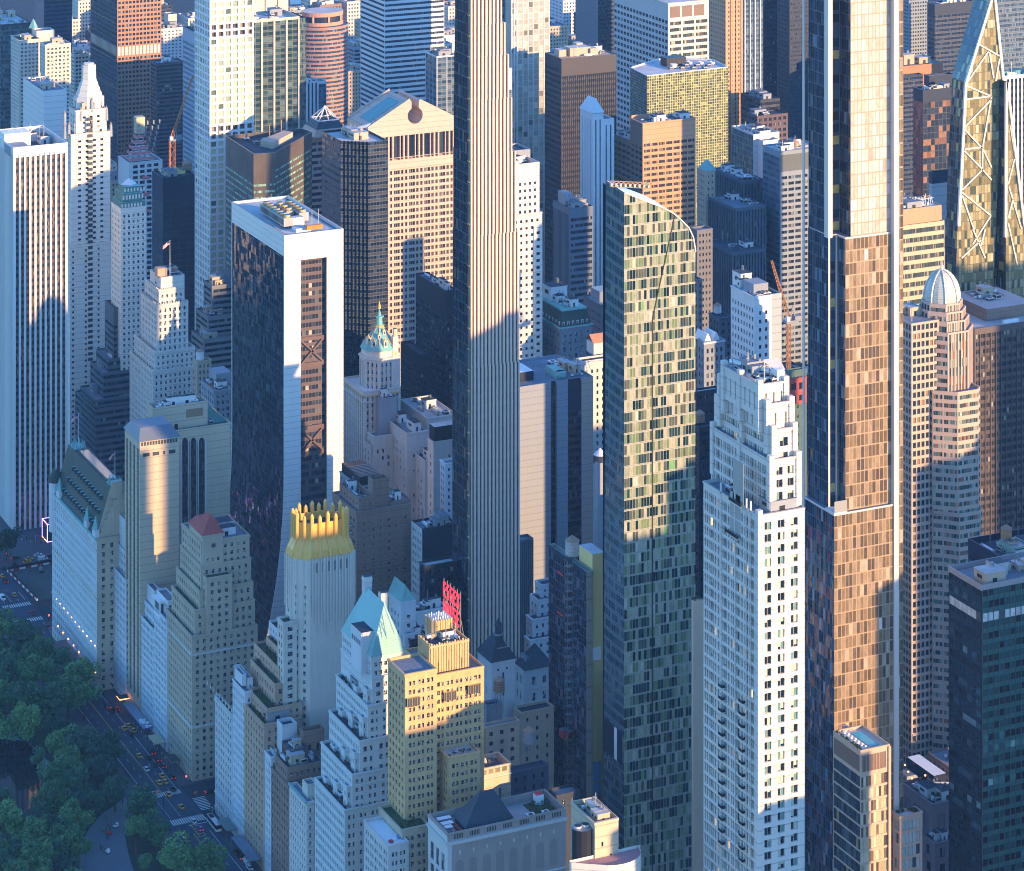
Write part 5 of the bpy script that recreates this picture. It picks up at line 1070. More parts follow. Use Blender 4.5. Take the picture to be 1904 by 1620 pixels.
# dark buildings south of it
b = B('office_building', 'dark party-wall block with pale narrow front and rooftop pipes', 'office')
b.t(1195, 785, 850, 765, v=984, sty=st('plain', wall('tarred_wall', (.028, .04, .065), .9, .3)), nsty=st('p', LIME, WIN, bw=2.8, fh=3.5, ww=.45, wh=.5), clutter=8)
b = B('office_building', 'low black block with white roof boxes in front of the tarred wall', 'office')
b.t(1165, 790, 850, 780, v=1052, sty=st('p', DARKW, WIND, bw=4, fh=4, ww=.6, wh=.5, m=1), roof=ROOFL, clutter=3)
b = B('apartment_building', 'white block with a round-windowed turret and green pitched roof', 'apartments')
ws_ = st('p', wall('bluish_white_render', (.58, .62, .64), .8, .1), WIN, bw=3, fh=3.6, ww=.35, wh=.5, m=1.5, top=5)
b.t(1110, 746, 773, 723, v=1120, sty=ws_, par=.3); X = b.last
m = MB(); xm_ = (X[0] + X[1]) / 2 - 1; m.quads([[(X[0] - .3, X[3], X[5]), (X[0] - .3, X[2], X[5]), (xm_, X[2] + 1, X[5] + 6.5), (xm_, X[3] - 1, X[5] + 6.5)], [(X[1] + .3, X[2], X[5]), (X[1] + .3, X[3], X[5]), (xm_, X[3] - 1, X[5] + 6.5), (xm_, X[2] + 1, X[5] + 6.5)]], COPPER); m.poly([(X[0] - .3, X[2], X[5]), (X[1] + .3, X[2], X[5]), (xm_, X[2] + 1, X[5] + 6.5)], COPPER); b.part('pitched_roof', m)
b.t(1114, 774, 832, 760, v=1138, sty=ws_, roof=ROOFD, clutter=5); b.t(1106, 764, 800, 748, v=1190, sty=st('p', DARKW, WIND, bw=3, fh=3.6), roof=ROOFD, clutter=3)
b.t(1108, 752, 772, 745, v=1180, sty=ws_, roof=ROOF)
# pale bluish buildings under the striped tower
b = B('church_building', 'pale stone building with dark hipped roof and cupola at the foot of the striped tower', 'church')
gs = st('p', wall('bluish_white_render', (.5, .52, .53)), WIND, bw=4.5, fh=7, ww=.14, wh=.45, m=3, top=3, skip=30)
b.t(1085, 914, 958, 888, v=1232, sty=gs, par=.2); X = b.last; hip(b, 914, 958, 888, 1085, 1232, 8.5, SLATE, k=.1)
m = MB(); x, y = (X[0] + X[1]) / 2, X[2] + 5; m.cyl(x, y, X[5] + 6, X[5] + 13, 1.7, 1.5, SLATE, 8); m.cyl(x, y, X[5] + 9, X[5] + 9.6, 2.1, 2.1, CONCG, 8); m.cyl(x, y, X[5] + 13, X[5] + 16, 1.9, .1, SLATE, 8); b.part('cupola', m)
for q in range(2): m = MB(); xx = X[0] + 3 + q * 4; m.cyl(xx, X[2] - .02, X[5] - 3, X[5] - 2.9, .1, .1, BLACKM); m.box(xx - .4, xx + .4, X[2] - .06, X[2], X[5] - 4, X[5] - 3.2, BLACKM); b.part('oculus', m)
b = B('church_building', 'grey stone building with octagonal slate roof beside the glass hoist tower', 'church')
b.t(1130, 975, 1030, 955, v=1248, sty=st('p', LIME, WIN, bw=4.5, fh=7, ww=.3, wh=.5, m=2), par=.3); hip(b, 977, 1028, 960, 1130, 1247, 9, SLATE, k=.05)
b = B('office_building', 'low shadowed tan block with roof units and a legged water tank by the golden hotel', 'office')
b.t(1050, 900, 966, 893, v=1352, sty=st('p', TAN, WIND, bw=4.2, fh=3.8, ww=.35, wh=.45), clutter=7); b.tank(SX(928, 1062), 1062, b.last[5] - 1, 2.3, 4.5, 9)
b = B('office_building', 'grey windowless stair tower rising behind the low tan block', 'office')
b.t(1075, 905, 934, 896, v=1312, sty=st('plain', CONCG), roof=ROOFD)
b = B('office_building', 'shadowed tan brick block with roof sheds left of the glass hoist tower', 'office')
b.t(1072, 968, 1030, 955, v=1325, sty=st('p', TAN, WIND, bw=5, fh=4, ww=.22, wh=.42, skip=20), roof=ROOFD, clutter=6)
b = B('office_building', 'low dark stone block with a pipe stack and red-brown water tank behind the clubhouse', 'office')
b.t(1015, 948, 1020, 938, v=1437, sty=st('p', wall('dark_stone', (.08, .10, .13), .85, .25), WIND, bw=3.5, fh=4, ww=.3, wh=.5), roof=ROOFD, clutter=8); b.tank(SX(984, 1030), 1030, b.last[5] - 1, 2.3, 5, 4, wall('grey_tank', (.3, .3, .32), .8, .1))  # stone in a dark blue-grey tone
b = B('office_building', 'lowest dark block with a pitched glass rooflight behind the clubhouse terrace', 'office')
b.t(985, 952, 1040, 940, v=1500, sty=st('p', DARKW, WIND, bw=4, fh=4), roof=ROOFD, clutter=6)
b = B('office_building', 'black brick block with pale bulkhead tucked below the yellow wall', 'office')
b.t(978, 1035, 1078, 1022, v=1478, sty=st('p', wall('black_brick', (.045, .055, .075), .9, .2), WIN, bw=5, fh=4, ww=.25, wh=.5), roof=ROOF, clutter=4)  # brick in a near-black blue-grey tone
b = B('apartment_building', 'white stepped apartment house in shadow behind the glass hoist tower', 'apartments')
wz = st('p', WHITEB, WIN, bw=3, fh=3.4, ww=.4, wh=.45, m=.8)
for i, (uc, ul, v) in enumerate(((969, 958, 1243), (985, 975, 1190), (990, 978, 1152), (1000, 985, 1116), (1006, 994, 1088))): b.t(1150 + i * 4, uc, 1040, ul, v=v, sty=wz, z0=0 if i == 0 else b.last[5] - 2, roof=ROOFD)
b = B('office_building', 'dark windowless ribbed block low beside the striped supertall', 'office')
b.t(1200, 966, 992, 955, v=1005, sty=st('f', wall('ribbed_dark', (.13, .15, .18), .6, .1), BLACKM, bw=1, ww=.3, d=.2, m=.2, top=1), clutter=4)
# ------------------------------------------------------------------ the striped supertall
STG = glass('bronze_bay_glass', [(0, (.02, .015, .014)), (.5, (.035, .025, .022)), (.85, (.07, .05, .04))], nx=1, fr=(0, .03), frc=(.1, .065, .04), sp=.3, spc=(.06, .04, .028), tilt=.02)
STN = glass('supertall_side_glass', [(0, (.005, .011, .024)), (.45, (.011, .022, .045)), (.8, (.03, .05, .08)), (.95, (.2, .13, .09))], nx=1, fr=(.05, .04), frc=(.02, .028, .04), sp=.0, rough=.04, tilt=.09, spec=.7)
TCW = wall('terracotta_fins', (.66, .51, .43), .5, .06)
b = B('residential_tower', 'very slender tower of vertical white terracotta stripes with a dark glass side', 'tower')
E0 = 1150; x0 = SX(876, E0); yb = EY(841, x0)
lev = [(1270, 966.5), (672, 964.5), (430, 959.5), (281, 952.5), (181, 946.5), (101, 940), (42, 933.5), (None, 927)]
z_ = 0
for k, (v, ur) in enumerate(lev):
    xr = SX(ur, E0); z2 = 440 - 8 * 0 if k == len(lev) - 1 else ZV(lev[k + 1][0] if lev[k + 1][0] else 0, xr, E0)
    z2 = ZV(lev[k + 1][0], xr, E0) if k < len(lev) - 1 and lev[k + 1][0] else 430.
    n_ = max(8, int(round((xr - x0) / 1.78)))
    b.shell([(x0, E0), (xr, E0), (xr, yb - .5 * k), (x0, yb - .5 * k)], z_, z2, [st('f', TCW, STG, bw=(xr - x0 - .3) / n_, fh=4.6, ww=.46, m=.15, top=.02, d=1.0), dict(kind='plain', wm=TCW), dict(kind='plain', wm=BRONZE), st('c', DARKW, STN, bw=1.55, fh=4.6, m=0, top=0)], par=.1)
    z_ = z2
m = MB(); m.box(x0 - .5, x0 - .02, E0 + .15, E0 + 2.4, 0, 430, wall('bronze_edge_panel', (.2, .15, .12), .25, .4, spec=.7)); b.part('bronze_edge', m)
for k in range(92): m = MB(); z__ = 18 + k * 4.6; m.box(x0 - .85, x0 - .5, E0 + .15, E0 + 2.3, z__, z__ + .28, GOLDT); (b.part('bronze_ledge', m) if k % 2 == 0 else None)

# ------------------------------------------------------------------ the curved-top mosaic glass tower
OG = [(0, (.006, .022, .03)), (.2, (.018, .048, .055)), (.32, (.08, .095, .075)), (.44, (.15, .21, .11)), (.56, (.27, .29, .20)), (.68, (.37, .36, .28)), (.82, (.48, .46, .37)), (.88, (.07, .07, .06)), (.95, (.14, .34, .13)), (.965, (.5, .49, .44))]
MOSA = glass('mosaic_glass', OG, nx=1, fr=(.045, .03), frc=(.32, .33, .28), sp=.12, spc=(.17, .2, .16), rough=.06, tilt=.04, floorvar=.3, spec=.7)
MOSN = glass('mosaic_side_glass', [(0, (.03, .055, .075)), (.5, (.055, .09, .11)), (.8, (.1, .15, .17)), (.95, (.24, .2, .12))], nx=1, fr=(.05, .05), frc=(.12, .16, .19), sp=.25, spc=(.04, .07, .1), tilt=.05)
b = B('residential_tower', 'tall glass tower with curving roofline and patchwork of green, tan and dark panes', 'tower')
E0 = 1012; x0 = SX(1160.5, E0); xr = SX(1293, E0); y1 = EY(1121, x0)
tp = [(SX(u, E0), v) for u, v in ((1160.5, 358), (1168, 361), (1209, 377), (1230, 385), (1253, 397), (1268, 411), (1281, 424), (1290, 444), (1292.6, 468))]
tz = [(x - x0, ZV(v, x, E0)) for x, v in tp]
ft = lambda u: float(np.interp(u, [a for a, _ in tz], [c for _, c in tz])); W_ = xr - x0
us = np.linspace(0, W_, 33)
xd = SX(1213, E0) - x0
cpoly(b.cur, (x0, E0), (1, 0), us, lambda u: 0., ft, MOSA, 1.27, 4.35, 0)
pr = [(x0 + u, ft(u)) for u in us]
nrow = [0, ft(0)]
b.cur.quads([[(x0, y1, 0), (x0, E0, 0), (x0, E0, ft(0)), (x0, y1 - 2.6, ft(0) + 1.5)]], MOSN, [[(700, 0), (700 + 12, 0), (712, ft(0) / 4.35), (700, ft(0) / 4.35)]])
m = MB(); m.quads([[(pr[i][0], E0, pr[i][1]), (pr[i + 1][0], E0, pr[i + 1][1]), (pr[i + 1][0], y1 - 2.6, pr[i + 1][1] + 1.5), (pr[i][0], y1 - 2.6, pr[i][1] + 1.5)] for i in range(len(pr) - 1)], ALU); b.part('curved_roof', m)
m = MB()
for i in range(len(pr) - 1): m.bar((pr[i][0], E0 - .1, pr[i][1]), (pr[i + 1][0], E0 - .1, pr[i + 1][1]), .35, CREAM2)
b.part('roof_edge', m)
b.wall.quads([[(xr, E0, 0), (xr, y1, 0), (xr, y1, ft(W_)), (xr, E0, ft(W_))], [(xr, y1, 0), (x0, y1, 0), (x0, y1, ft(0)), (xr, y1, ft(W_))]], NAVY)
b.box((x0, xr, E0, y1, 0, ft(W_ * .6)))
zc0 = ZV(592, x0 + xd, E0)
m = MB(); m.box(x0 + xd - .25, x0 + xd + .25, E0 - .12, E0 + .1, 0, zc0, BLACKM); m.bar((x0 + xd, E0, zc0), (SX(1255, E0), E0, ZV(399, SX(1255, E0), E0)), .28, BLACKM); b.part('facade_seam', m)
m = MB(); a = (x0 - 3.2, E0 + 6, ft(0) + 1.4); c = (SX(1212, E0 + 6), E0 + 6, ZV(372, SX(1212, E0), E0) + 3)
for q in range(9):
    t0, t1 = q / 9, (q + 1) / 9; p0 = Vector(a).lerp(Vector(c), t0); p1 = Vector(a).lerp(Vector(c), t1); h_ = Vector((0, 0, 2.2))
    for s_, e_ in ((p0 + h_, p1 + h_), (p0, p1 + h_), (p0 + h_, p0), (p0, p1)): m.bar(s_, e_, .22, BRONZE)
    m.box(p0.x, p0.x + .9, p0.y - .6, p0.y + .6, p0.z + .2, p0.z + 1.4, TAN)
b.part('maintenance_rig', m)
m = MB(); z_ = ZV(1420, x0, E0); m.box(x0 - .3, x0 + .02, E0 + 2, y1 - 1.5, ZV(1425, x0, E0), ZV(1365, x0, E0), DARKW); m.box(x0 - .34, x0 - .02, E0 + 5.6, E0 + 8, ZV(1425, x0, E0), ZV(1365, x0, E0), WHITEP); b.part('terrace_opening', m)

# grey windowless hotel slab beside it, and the tower with the yellow wall
b = B('hotel_slab', 'plain grey slab with dark vertical glazed slots and white rooftop plant', 'hotel')
gp = wall('grey_panels', (.25, .28, .33), .7, .06, course=3.3)
x0, x1, E0 = SX(950, 1251), SX(1103, 1251), 1251.
cuts = [SX(u, E0) for u in (1024.5, 1035.5, 1056, 1081.5)]
yb = E0 + 40; zt = ZV(722, x0, E0)
SLOT = glass('slot_glass', [(0, (.012, .016, .022)), (.7, (.025, .03, .035)), (.93, (.14, .13, .11))], nx=2, fr=(.03, .03), frc=(.03, .03, .035), sp=.3, spc=(.02, .022, .026), tilt=.02)
pl = [(x0, E0), (cuts[0], E0), (cuts[0], E0 + 2), (cuts[1], E0 + 2), (cuts[1], E0), (cuts[2], E0), (cuts[2], E0 + .8), (cuts[3], E0 + .8), (cuts[3], E0), (x1, E0), (x1, yb), (x0, yb)]
gpl = dict(kind='plain', wm=gp); sl_ = st('c', DARKW, SLOT, bw=1.6, fh=3.6, m=0, top=0); sl2 = dict(sl_, top=16); tp_ = dict(kind='plain', wm=wall('tan_panels', (.40, .33, .28), .6, .06, course=3.3))
b.shell(pl, 0, zt, [gpl, gpl, sl_, gpl, gpl, gpl, sl2, gpl, tp_, gpl, gpl, gpl], roof=ROOF)
m = MB(); m.box(x0 + 5, x0 + 17, E0 + 10, E0 + 24, zt - 1, zt + 3.5, DARKW, WHITEP); b.part('bulkhead', m)
m = MB(); m.box(x1 - 17, x1 - 12, E0 + 6, E0 + 18, zt - 1, zt + 2.6, COPPER); m.cyl(x1 - 14.5, E0 + 6, zt + .6, zt + 2.6, 2.5, 2.5, COPPER, 10); b.part('cooling_unit', m); b.clutter(x1 - 12, x1 - 1, E0 + 4, yb - 4, zt - 1, 5)
for u in (1086, 1092, 1098): m = MB(); x = SX(u, E0 + 10); m.bar((x, E0 + 10, zt), (x - 1.5, E0 + 10, zt + 4), .14, WHITEP); m.bar((x - 1.5, E0 + 10, zt + 4), (x, E0 + 8, zt + 5), .14, WHITEP); b.part('davit', m)

b = B('tower_under_construction', 'dark glass tower with construction hoist, water tank on top and yellow boarded edge', 'building site')
E0 = 1048
HG = glass('hoist_tower_glass', [(0, (.005, .011, .026)), (.5, (.010, .02, .045)), (.85, (.07, .085, .13)), (.96, (.2, .1, .12))], nx=1, fr=(.05, .05), frc=(.05, .06, .09), rough=.04, tilt=.1, spec=.7)
X = b.t(E0, 1090, 1102, 1020, v=1064, sty=st('c', wall('dun_panels', (.3, .28, .22), .7, .1, course=9), wall('dun_panels', (.3, .28, .22)), bw=3, m=0, top=0), nsty=st('c', DARKW, HG, bw=2.2, fh=3.7, m=0, top=1.5), z0=0, roof=wall('blue_roof_sheet', (.26, .33, .42), .6, .3), par=1.5, clutter=4)
m = MB(); xa, xb = SX(1101.5, E0 + 2), SX(1124, E0 + 2); m.box(xa, xb, E0 + 2, E0 + 14, 0, ZV(1031, xa, E0 + 2), YEL, ROOFL); b.part('boarded_wall', m)
for v0, v1 in ((1205, 1228), (1418, 1452), (1456, 1486), (1492, 1530)): m = MB(); m.box(xa - .6 - (.0 if v0 < 1300 else 2.5), xb - 2, E0 + 1.4, E0 + 1.95, ZV(v1, xa, E0 + 2), ZV(v0, xa, E0 + 2), BLUEP if v0 > 1300 else WHITEP); b.part('wrapped_panel', m)
hx, hy = X[0] - .0, EY(1060, X[0] - 1.5)
for k in range(38): m = MB(); z_ = 10 + k * 3.4; m.box(hx - 2.6, hx - .1, hy, hy + 2.6, z_, z_ + .25, STEEL); m.bar((hx - 2.6, hy, z_), (hx - 2.6, hy + 2.6, z_ + 3.3), .08, STEEL); m.bar((hx - 2.6, hy, z_), (hx - 2.6, hy, z_ + 3.4), .12, STEEL); m.bar((hx - 2.6, hy + 2.6, z_), (hx - 2.6, hy + 2.6, z_ + 3.4), .12, STEEL); m.bar((hx - .2, hy, z_), (hx - .2, hy, z_ + 3.4), .12, STEEL); b.part('hoist_stage', m)
m = MB(); zz = ZV(1365, hx, hy); m.box(hx - 3.4, hx - .2, hy + 3, hy + 6.5, zz - 2.6, zz + .6, REDB, STEEL); b.part('hoist_car', m)
for u, v in ((1045, 1067), (1045, 1142)): m = MB(); yy = EY(u, X[0]); zz = ZV(v, X[0], yy); m.box(X[0] - .5, X[0], yy - 2, yy + 4, zz - .6, zz + .2, REDB); b.part('site_hoarding', m)
b.tank(SX(1064, E0 + 20), E0 + 20, X[5] - 1.5, 2.9, 6, 1.5, wall('pale_tank', (.5, .47, .45), .7, .15))
m = MB(); xx = SX(1110, E0 - 3); m.box(X[1] + 8.8, X[1] + 11.5, E0 - 2, E0 + 3, 0, ZV(1245, xx, E0), CONCG); b.part('side_wing', m)
# behind: narrow tan & blue strips between mosaic tower and white tower
b = B('office_building', 'grey-blue gridded block glimpsed between the mosaic tower and the white stone tower', 'office')
b.t(1130, 1294, 1330, 1285, v=932, sty=st('p', wall('steel_blue_grid', (.36, .42, .5), .6, .1), WIND, bw=2.2, fh=3.3, ww=.6, wh=.55), clutter=4)
b = B('office_building', 'plain tan party wall glowing in a gap beside the white stone tower', 'office')
b.t(960, 1289, 1330, 1286, v=1118, sty=st('plain', wall('tan_render', (.5, .4, .3), .8, .12)), z0=0, roof=LEAFM); X = b.last; plants(b, 14, rg, [(X[0] + .5, X[0] + 5, X[2] + .5, X[2] + 3, X[5] - 1)])
b = B('office_building', 'black ribbon-windowed tower in deep shade behind the white stone tower', 'office')
b.t(1120, 1300, 1345, 1290, v=795, sty=st('r', DARKW, RIB, bw=2, fh=3.6, wh=.5), roof=ROOFD, clutter=5); b.tank(SX(1301, 1128), 1128, b.last[5] - 1, 2.2, 3.5, 1, WOOD)
b = B('office_building', 'flat white-roofed block behind the dark ribbon tower', 'office')
b.t(1185, 1296, 1340, 1288, v=728, sty=st('p', DARKW, WIND, bw=3, fh=3.7), roof=WHITEP, clutter=3)

# ------------------------------------------------------------------ white limestone stepped tower
LS = wall('bright_limestone', (.62, .58, .53), .6, .09, course=3.9)
L2 = glass('tall_bay_window', [(0, (.008, .016, .026)), (.5, (.018, .034, .045)), (.74, (.14, .26, .24)), (.9, (.46, .5, .4))], nx=2, fr=(.06, .035), frc=(.36, .34, .31), blind=(.42, .46, .36), pb=.3, tilt=.02, lit=.02)
b = B('residential_tower', 'white limestone tower with balconied green-tinted windows and a stepped Deco crown', 'tower')
lw = st('p', LS, L2, bw=6.2, fh=3.95, ww=.4, wh=.66, sill=.2, m=1.6, top=2.2, d=.45, pat=[(.12, .42), (.60, .88)]); ln = st('p', LS, L2, bw=9.4, fh=3.95, m=.6, top=2.2, wh=.72, sill=.16, d=.45, pat=[(.03, .13), (.18, .30), (.37, .45), (.47, .63), (.65, .73), (.80, .91)])
E0 = 799
zz = lambda v, u=1411: ZV(v, SX(u, E0), E0)
X = b.t(E0, 1410.5, 1496, 1308, v=958, sty=dict(lw, bw=4.6, pat=[(.2, .72)], m=1.2), nsty=ln); XA = X
m = MB(); m.box(X[0] - .5, X[0] + 1.3, X[2] - .5, X[2] + 1.3, 0, X[5] + 1.5, LS); b.part('corner_pier', m)
X = b.t(E0 + 2.2, 1432, 1489, 1322, v=856, sty=dict(lw, bw=4.6, pat=[(.18, .74)]), nsty=dict(ln, bw=8), z0=X[5] - 2); XB = X
X = b.t(E0 + 4.2, 1436, 1482, 1330, v=800, sty=dict(lw, bw=4.6, pat=[(.2, .7)]), nsty=dict(ln, bw=7), z0=X[5] - 3); XC = X
DC = st('p', LS, wall('deco_panel', (.50, .42, .34), .6, .1), bw=3.3, fh=18, ww=.24, wh=.66, sill=.2, m=1.2, top=2, d=.5)
X = b.t(E0 + 6, 1426, 1476, 1335, v=752, sty=DC, nsty=DC, z0=X[5] - 3); XD = X
X = b.t(E0 + 8.5, 1411, 1466, 1342, v=715, sty=DC, nsty=DC, z0=X[5] - 5, roof=ROOFL, par=1.4); XE = X
X = b.t(E0 + 14, 1404, 1448, 1356, v=706, sty=st('plain', LS), z0=X[5] - 2, roof=ROOFL, par=1.4)
for (a, c) in (((XD[0], XD[2]), XD), ((XE[0], XE[2]), XE), ((XC[0], XC[2]), XC), ((XB[0], XB[2]), XB)):
    for (px_, py_) in ((c[0], c[2]), (c[1] - 1.4, c[2]), (c[0], c[3] - 1.4), (c[0], (c[2] + c[3]) / 2)): b.wall.box(px_ - .45, px_ + 1.45, py_ - .45, py_ + 1.45, c[5] - 16, c[5] + 1.4, LS)
m = MB(); zt = XE[5]
m.bar((XE[0] + 2, XE[3] - 2, zt + 1.5), (XE[1] - 2, XE[2] + 2.5, zt + 1.8), .7, WHITEP, 4); m.bar((XE[0] + 2, XE[3] - 2, zt + 2.6), (XE[1] - 2, XE[2] + 2.5, zt + 2.8), .2, STEEL, 4); m.box(XE[1] - 3.4, XE[1] - .8, XE[2] + 1.4, XE[2] + 4, zt - 1, zt + 3.2, WHITEP); b.part('maintenance_rig', m)
for q in range(9): m = MB(); x, y = b.rng.uniform(XE[0] + 1, XE[1] - 1), b.rng.uniform(XE[2] + 1, XE[3] - 1); m.bar((x, y, zt - 1.4), (x, y, zt + 2.5), .1, STEEL); b.part('mast', m)
b.clutter(XE[0] + .5, XE[1] - .5, XE[2] + .5, XE[3] - .5, zt - 1.4, 6)
yL = XA[3]
for q, yy in enumerate((XA[2] + 8.2, XA[2] + 21.5)):      # balcony stacks up the park side
    for k in range(44):
        z_ = 20 + k * 3.95
        if z_ > XA[5] + (20 if q else 6): continue
        if k % 16 in (11, 12): continue
        m = MB(); m.box(XA[0] - 1.3, XA[0] - .02, yy, yy + 2.6, z_, z_ + .3, LS); m.box(XA[0] - 1.3, XA[0] - 1.22, yy, yy + 2.6, z_ + .3, z_ + 1.2, BLACKM); m.box(XA[0] - 1.3, XA[0], yy, yy + .08, z_ + .3, z_ + 1.2, BLACKM); b.part('balcony', m)
for yy in (XA[2] + 4.6, XA[2] + 7.3, XA[2] + 14.6, XA[2] + 24): b.wall.box(XA[0] - .35, XA[0] + .1, yy, yy + .5, 0, XA[5] + 3, LS)
for yy, v in ((XA[2] + 12, 905), (XA[2] + 14, 965)): m = MB(); z_ = ZV(v, XA[0], yy); m.box(XA[0] - 1.4, XA[0], yy - 3, yy + 5, z_ - 6, z_ - 5.6, LS); m.box(XA[0] - 1.4, XA[0] - 1.3, yy - 3, yy + 5, z_ - 5.6, z_ - 4.5, BLACKM); m.box(XA[0] - .06, XA[0] + .02, yy - 2.4, yy + 4.4, z_ - 5.4, z_ + 8, L2); b.part('terrace', m)

# ------------------------------------------------------------------ the tallest glass tower
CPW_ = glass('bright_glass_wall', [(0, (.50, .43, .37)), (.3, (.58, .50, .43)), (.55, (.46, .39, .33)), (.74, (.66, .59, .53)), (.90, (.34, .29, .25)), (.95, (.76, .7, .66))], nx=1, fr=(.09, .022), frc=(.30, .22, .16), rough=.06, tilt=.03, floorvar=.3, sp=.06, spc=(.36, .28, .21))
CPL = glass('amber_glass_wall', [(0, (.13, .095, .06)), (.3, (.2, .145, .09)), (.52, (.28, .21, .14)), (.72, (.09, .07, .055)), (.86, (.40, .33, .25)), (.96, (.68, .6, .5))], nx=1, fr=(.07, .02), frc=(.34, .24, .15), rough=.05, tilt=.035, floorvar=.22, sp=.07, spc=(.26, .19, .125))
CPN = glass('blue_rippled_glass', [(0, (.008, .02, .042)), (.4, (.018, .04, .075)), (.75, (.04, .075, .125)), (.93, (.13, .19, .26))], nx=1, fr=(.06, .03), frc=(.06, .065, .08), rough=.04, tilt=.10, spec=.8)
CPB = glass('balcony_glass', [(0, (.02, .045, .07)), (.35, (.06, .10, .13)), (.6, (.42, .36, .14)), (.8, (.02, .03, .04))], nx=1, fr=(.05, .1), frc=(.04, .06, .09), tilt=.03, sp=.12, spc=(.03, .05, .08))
STRP = wall('pale_steel_column', (.62, .55, .5), .35, .08, spec=.6)
b = B('residential_tower', 'tallest glass tower with pale steel columns, notched corner and bright west front', 'tower')
E0 = 880
zA, zB = ZV(957, SX(1551, E0), E0), ZV(446, SX(1560, E0), E0)
xL = SX(1551, E0); xr = SX(1661, E0); yN = EY(1494, xL + 0)
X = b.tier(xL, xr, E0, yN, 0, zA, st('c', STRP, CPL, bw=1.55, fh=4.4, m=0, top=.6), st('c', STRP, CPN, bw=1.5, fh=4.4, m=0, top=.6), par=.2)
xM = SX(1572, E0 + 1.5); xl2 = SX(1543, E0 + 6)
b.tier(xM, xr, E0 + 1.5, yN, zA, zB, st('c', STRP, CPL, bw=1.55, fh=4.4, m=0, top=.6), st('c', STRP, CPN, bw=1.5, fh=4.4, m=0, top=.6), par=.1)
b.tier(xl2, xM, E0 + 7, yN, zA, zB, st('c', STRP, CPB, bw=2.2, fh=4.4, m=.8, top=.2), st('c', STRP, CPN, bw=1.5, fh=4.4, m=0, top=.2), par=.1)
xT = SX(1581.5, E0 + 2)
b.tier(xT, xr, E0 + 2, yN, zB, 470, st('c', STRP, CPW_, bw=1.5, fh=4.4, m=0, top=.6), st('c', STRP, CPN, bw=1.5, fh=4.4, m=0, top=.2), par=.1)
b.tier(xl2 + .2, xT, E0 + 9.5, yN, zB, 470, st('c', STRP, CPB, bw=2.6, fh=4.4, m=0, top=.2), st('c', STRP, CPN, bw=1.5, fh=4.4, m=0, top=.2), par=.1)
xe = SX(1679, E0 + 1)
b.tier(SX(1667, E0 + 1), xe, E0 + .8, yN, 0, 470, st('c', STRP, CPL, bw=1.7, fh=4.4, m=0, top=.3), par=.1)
m = MB(); m.box(xr - .0, SX(1667, E0 + 1), E0 - .6, E0 + 6, 0, 470, STRP); b.part('steel_column', m)
m = MB(); m.box(xl2 - .35, xl2 + 1.5, E0 + 6.6, E0 + 9.3, zB - 1, 470, STRP); b.part('steel_column', m)
m = MB(); m.box(xL - .25, xL + .2, yN - .7, yN + .4, 0, 470, STRP); b.part('steel_column', m)
m = MB(); m.box(xL + .3, xM, E0 + .3, E0 + 6.8, zA - .1, zA + .3, CONC); m.box(xL + .3, xM - .1, E0 + .25, E0 + .35, zA + .3, zA + 4.4, glass('terrace_screen', [(0, (.3, .36, .33)), (.5, (.4, .44, .4))], nx=1, fr=(.03, .03), tilt=.02)); b.part('terrace', m)
# pool podium: a lower wing of its own
b = B('residential_block', 'lower glass wing with rooftop swimming pool and sun loungers', 'apartments')
E0 = 838
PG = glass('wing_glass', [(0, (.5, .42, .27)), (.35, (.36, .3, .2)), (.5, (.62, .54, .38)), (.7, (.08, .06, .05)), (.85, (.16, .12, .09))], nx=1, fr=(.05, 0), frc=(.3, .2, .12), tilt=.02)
PGN = glass('wing_side_glass', [(0, (.014, .022, .032)), (.4, (.03, .05, .065)), (.75, (.07, .1, .12)), (.95, (.3, .24, .12))], nx=1, fr=(.04, 0), frc=(.05, .05, .06), tilt=.06, spec=.8, rough=.03)
SLAB = wall('bronze_slab_edge', (.50, .37, .27), .45, .08)
X = b.t(E0, 1600, 1655, 1549, v=1396, sty=st('r', SLAB, PG, bw=1.0, fh=4.3, wh=.82, sill=.02, m=.3, top=8.6), nsty=st('r', SLAB, PGN, bw=1.6, fh=4.3, wh=.88, sill=.02, m=.3, top=8.6), par=1.0, roof=wall('pool_deck', (.52, .42, .38), .8, .15))
x0, x1, y0, y1, z0, z1 = X
for (a, c, d_, e_) in ((x0 + .6, x1 - 1.6, y0 - .06, y0 + .02), (x0 - .06, x0 + .02, y0 + .6, y1 - .6)): m = MB(); m.box(a, c, d_, e_, z1 - 7.6, z1 - 2, wall('bronze_louvres', (.2, .13, .10), .5, .2)); b.part('louvre_panel', m)
for q in range(8): m = MB(); xx = x0 + .8 + q * (x1 - x0 - 2.6) / 7; m.box(xx, xx + .14, y0 - .2, y0 - .06, z1 - 7.6, z1 - 2, SLAB); b.part('louvre_fin', m)
m = MB(); m.box(x1 - .9, x1 + .1, y0 - .5, y0 + .3, 0, z1 - .5, SLAB); b.part('edge_column', m)
m = MB(); m.box(x1 - 6.2, x1 - 2.4, y0 + 3.2, y0 + 15, z1 - .95, z1 - .85, POOLM); b.part('pool', m)
for q in range(7): m = MB(); m.box(x0 + 2.2, x0 + 4, y0 + 2.6 + q * 2.2, y0 + 3.3 + q * 2.2, z1 - 1, z1 - .6, WHITEP); m.box(x0 + 3.6, x0 + 4.2, y0 + 2.6 + q * 2.2, y0 + 3.3 + q * 2.2, z1 - .6, z1 - .1, WHITEP); b.part('sun_lounger', m)
